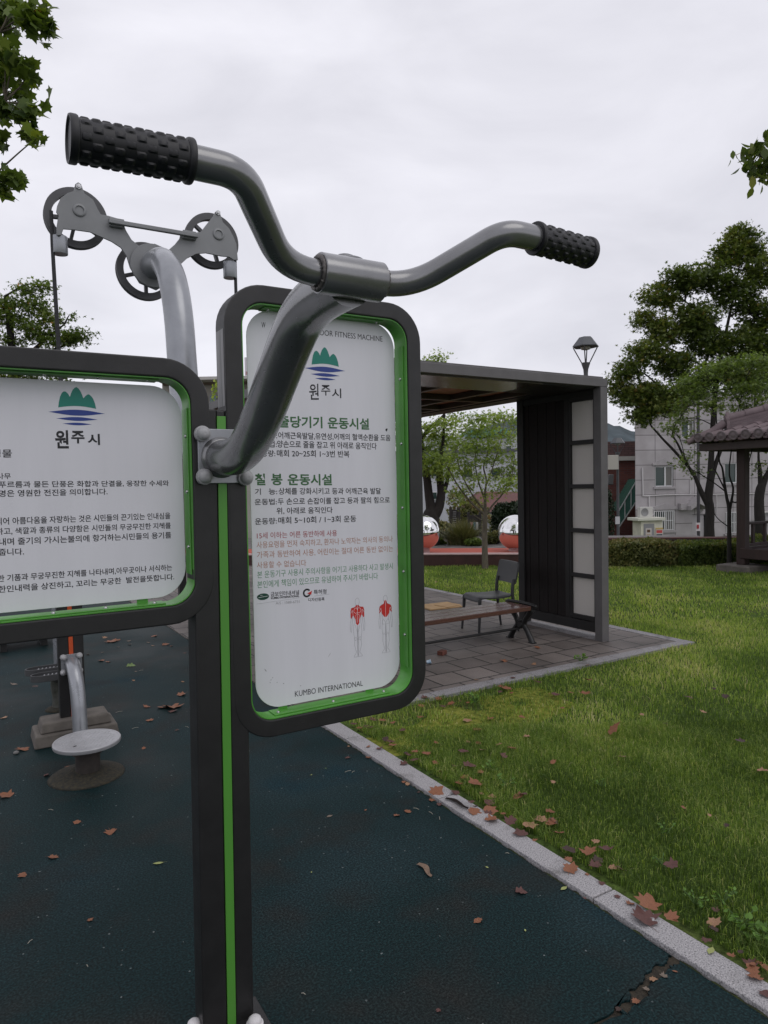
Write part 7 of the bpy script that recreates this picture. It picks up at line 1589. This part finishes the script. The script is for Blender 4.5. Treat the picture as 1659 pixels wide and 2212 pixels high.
for (desc, where), L_ in PEND.items():
    L_.sort(key=lambda q: q[0]); n = len(L_)
    for i, (_, o) in enumerate(L_):
        if n == 1: o['label'] = f'only {desc} fallen leaf {where}'
        elif i == 0: o['label'] = f'leftmost of {NUM[n]} {desc} leaves {where}'
        elif i == n-1: o['label'] = f'rightmost of {NUM[n]} {desc} leaves {where}'
        else: o['label'] = f'{ORD[i]} from left of {NUM[n]} {desc} leaves {where}'
# bark strips, a pebble
def bark_strip(px0, py0, px1, py1, w_, z, label, mm):
    a, b_ = G(px0, py0, z), G(px1, py1, z); mb = MB(); e = b_-a; Ls = np.linalg.norm(e); e /= Ls; s = np.array((-e[1], e[0], 0)); n = 8; vs = []
    for i in range(n+1):
        t_ = i/n; ww = w_*(0.55+0.45*math.sin(math.pi*min(1, t_+0.15)))*rl_.uniform(0.85, 1.1); c_ = a+e*Ls*t_+s*0.012*math.sin(t_*5)
        vs += [c_-s*ww+Z*0.006, c_+Z*0.001, c_+s*ww+Z*0.007, c_+Z*0.004]
    mb.add(vs, [(i*4+j, i*4+(j+1) % 4, (i+1)*4+(j+1) % 4, (i+1)*4+j) for i in range(n) for j in range(4)]+[(3, 2, 1, 0), (n*4, n*4+1, n*4+2, n*4+3)])
    tag(mb.build('bark_strip', mm, loc=tuple(a)), label, 'bark', 'strips of fallen bark')
BKS = mat('peeled_bark', (0.19, 0.125, 0.085), 0.8, var=0.3, vscale=40, bump=0.4)
bark_strip(902, 1868, 936, 1893, 0.013, 0.003, 'curved light brown bark strip on the rubber floor', BKS)
bark_strip(*q3(895, 1030), *q3(1050, 1090), 0.012, 0.019, 'dark strip of bark lying along the kerb edge', mat('dark_peeled_bark', (0.022, 0.017, 0.015), 0.9, var=0.3, spec=0.1))
p = G(*q1(105, 903)); mb = MB(); mb.ball((p[0], p[1], 0.008), 0.017, 14, sq=0.65); tag(mb.build('pebble', mat('grey_pebble', (0.14, 0.14, 0.135), 0.8, var=0.3, vscale=60), loc=(p[0], p[1], 0), smooth=180), 'grey pebble on the rubber floor before the concrete base', 'stone')
# pale twigs and straws scattered on the rubber
tw = random.Random(17)
straw_lab = ['pale straw on the rubber just right of the post', 'pale straw on the rubber by the kerb, topmost of three', 'pale straw on the rubber by the kerb, lowest of three', 'short pale straw right of the post below the portrait sign', 'pale straw on the rubber by the kerb, middle of three', 'tiny pale straw above the green leaf in the middle of the rubber', 'pale straw on the rubber close to the left of the post', 'pale straw at the lower left of the rubber floor', 'tiny pale straw low on the rubber left of the post', 'pale straw at the very bottom of the rubber, right of the post', 'pale straw on the far rubber above the leaf cluster', 'pale straw beyond the disc, level with the concrete base', 'pale straw between the twist disc and the post edge', 'pale straw beyond the disc just right of the concrete base', 'pale straw on the rubber below the mossy mound']
for i, (px, py, l, a) in enumerate(((745, 1669, 15, 0), (905, 1750, 14, 1), (950, 1772, 14, .5), (760, 1670, 10, .2), (935, 1760, 14, .8), (1100, 1845, 8, 1.2), (440, 1810, 10, .3), (60, 2040, 14, .4), (190, 2090, 8, .9), (660, 2150, 10, 1.1), (300, 1450, 10, .1), (285, 1575, 14, .05), (400, 1570, 12, -.6), (250, 1540, 14, .05), (105, 1750, 12, -.4))):
    p = G(px, py); e = np.array((math.cos(a*2), math.sin(a*2), 0)); L_ = l*fwd(p)/FPX
    mb = MB(); mb.tube([p+Z*0.003, p+e*L_*0.5+Z*0.006, p+e*L_+Z*0.003], 0.0011, 5); tag(mb.build('straw', mat('pale_straw', (0.35, 0.33, 0.27), 0.7), loc=tuple(p)), straw_lab[i], 'straw', 'bits of straw on the rubber floor')
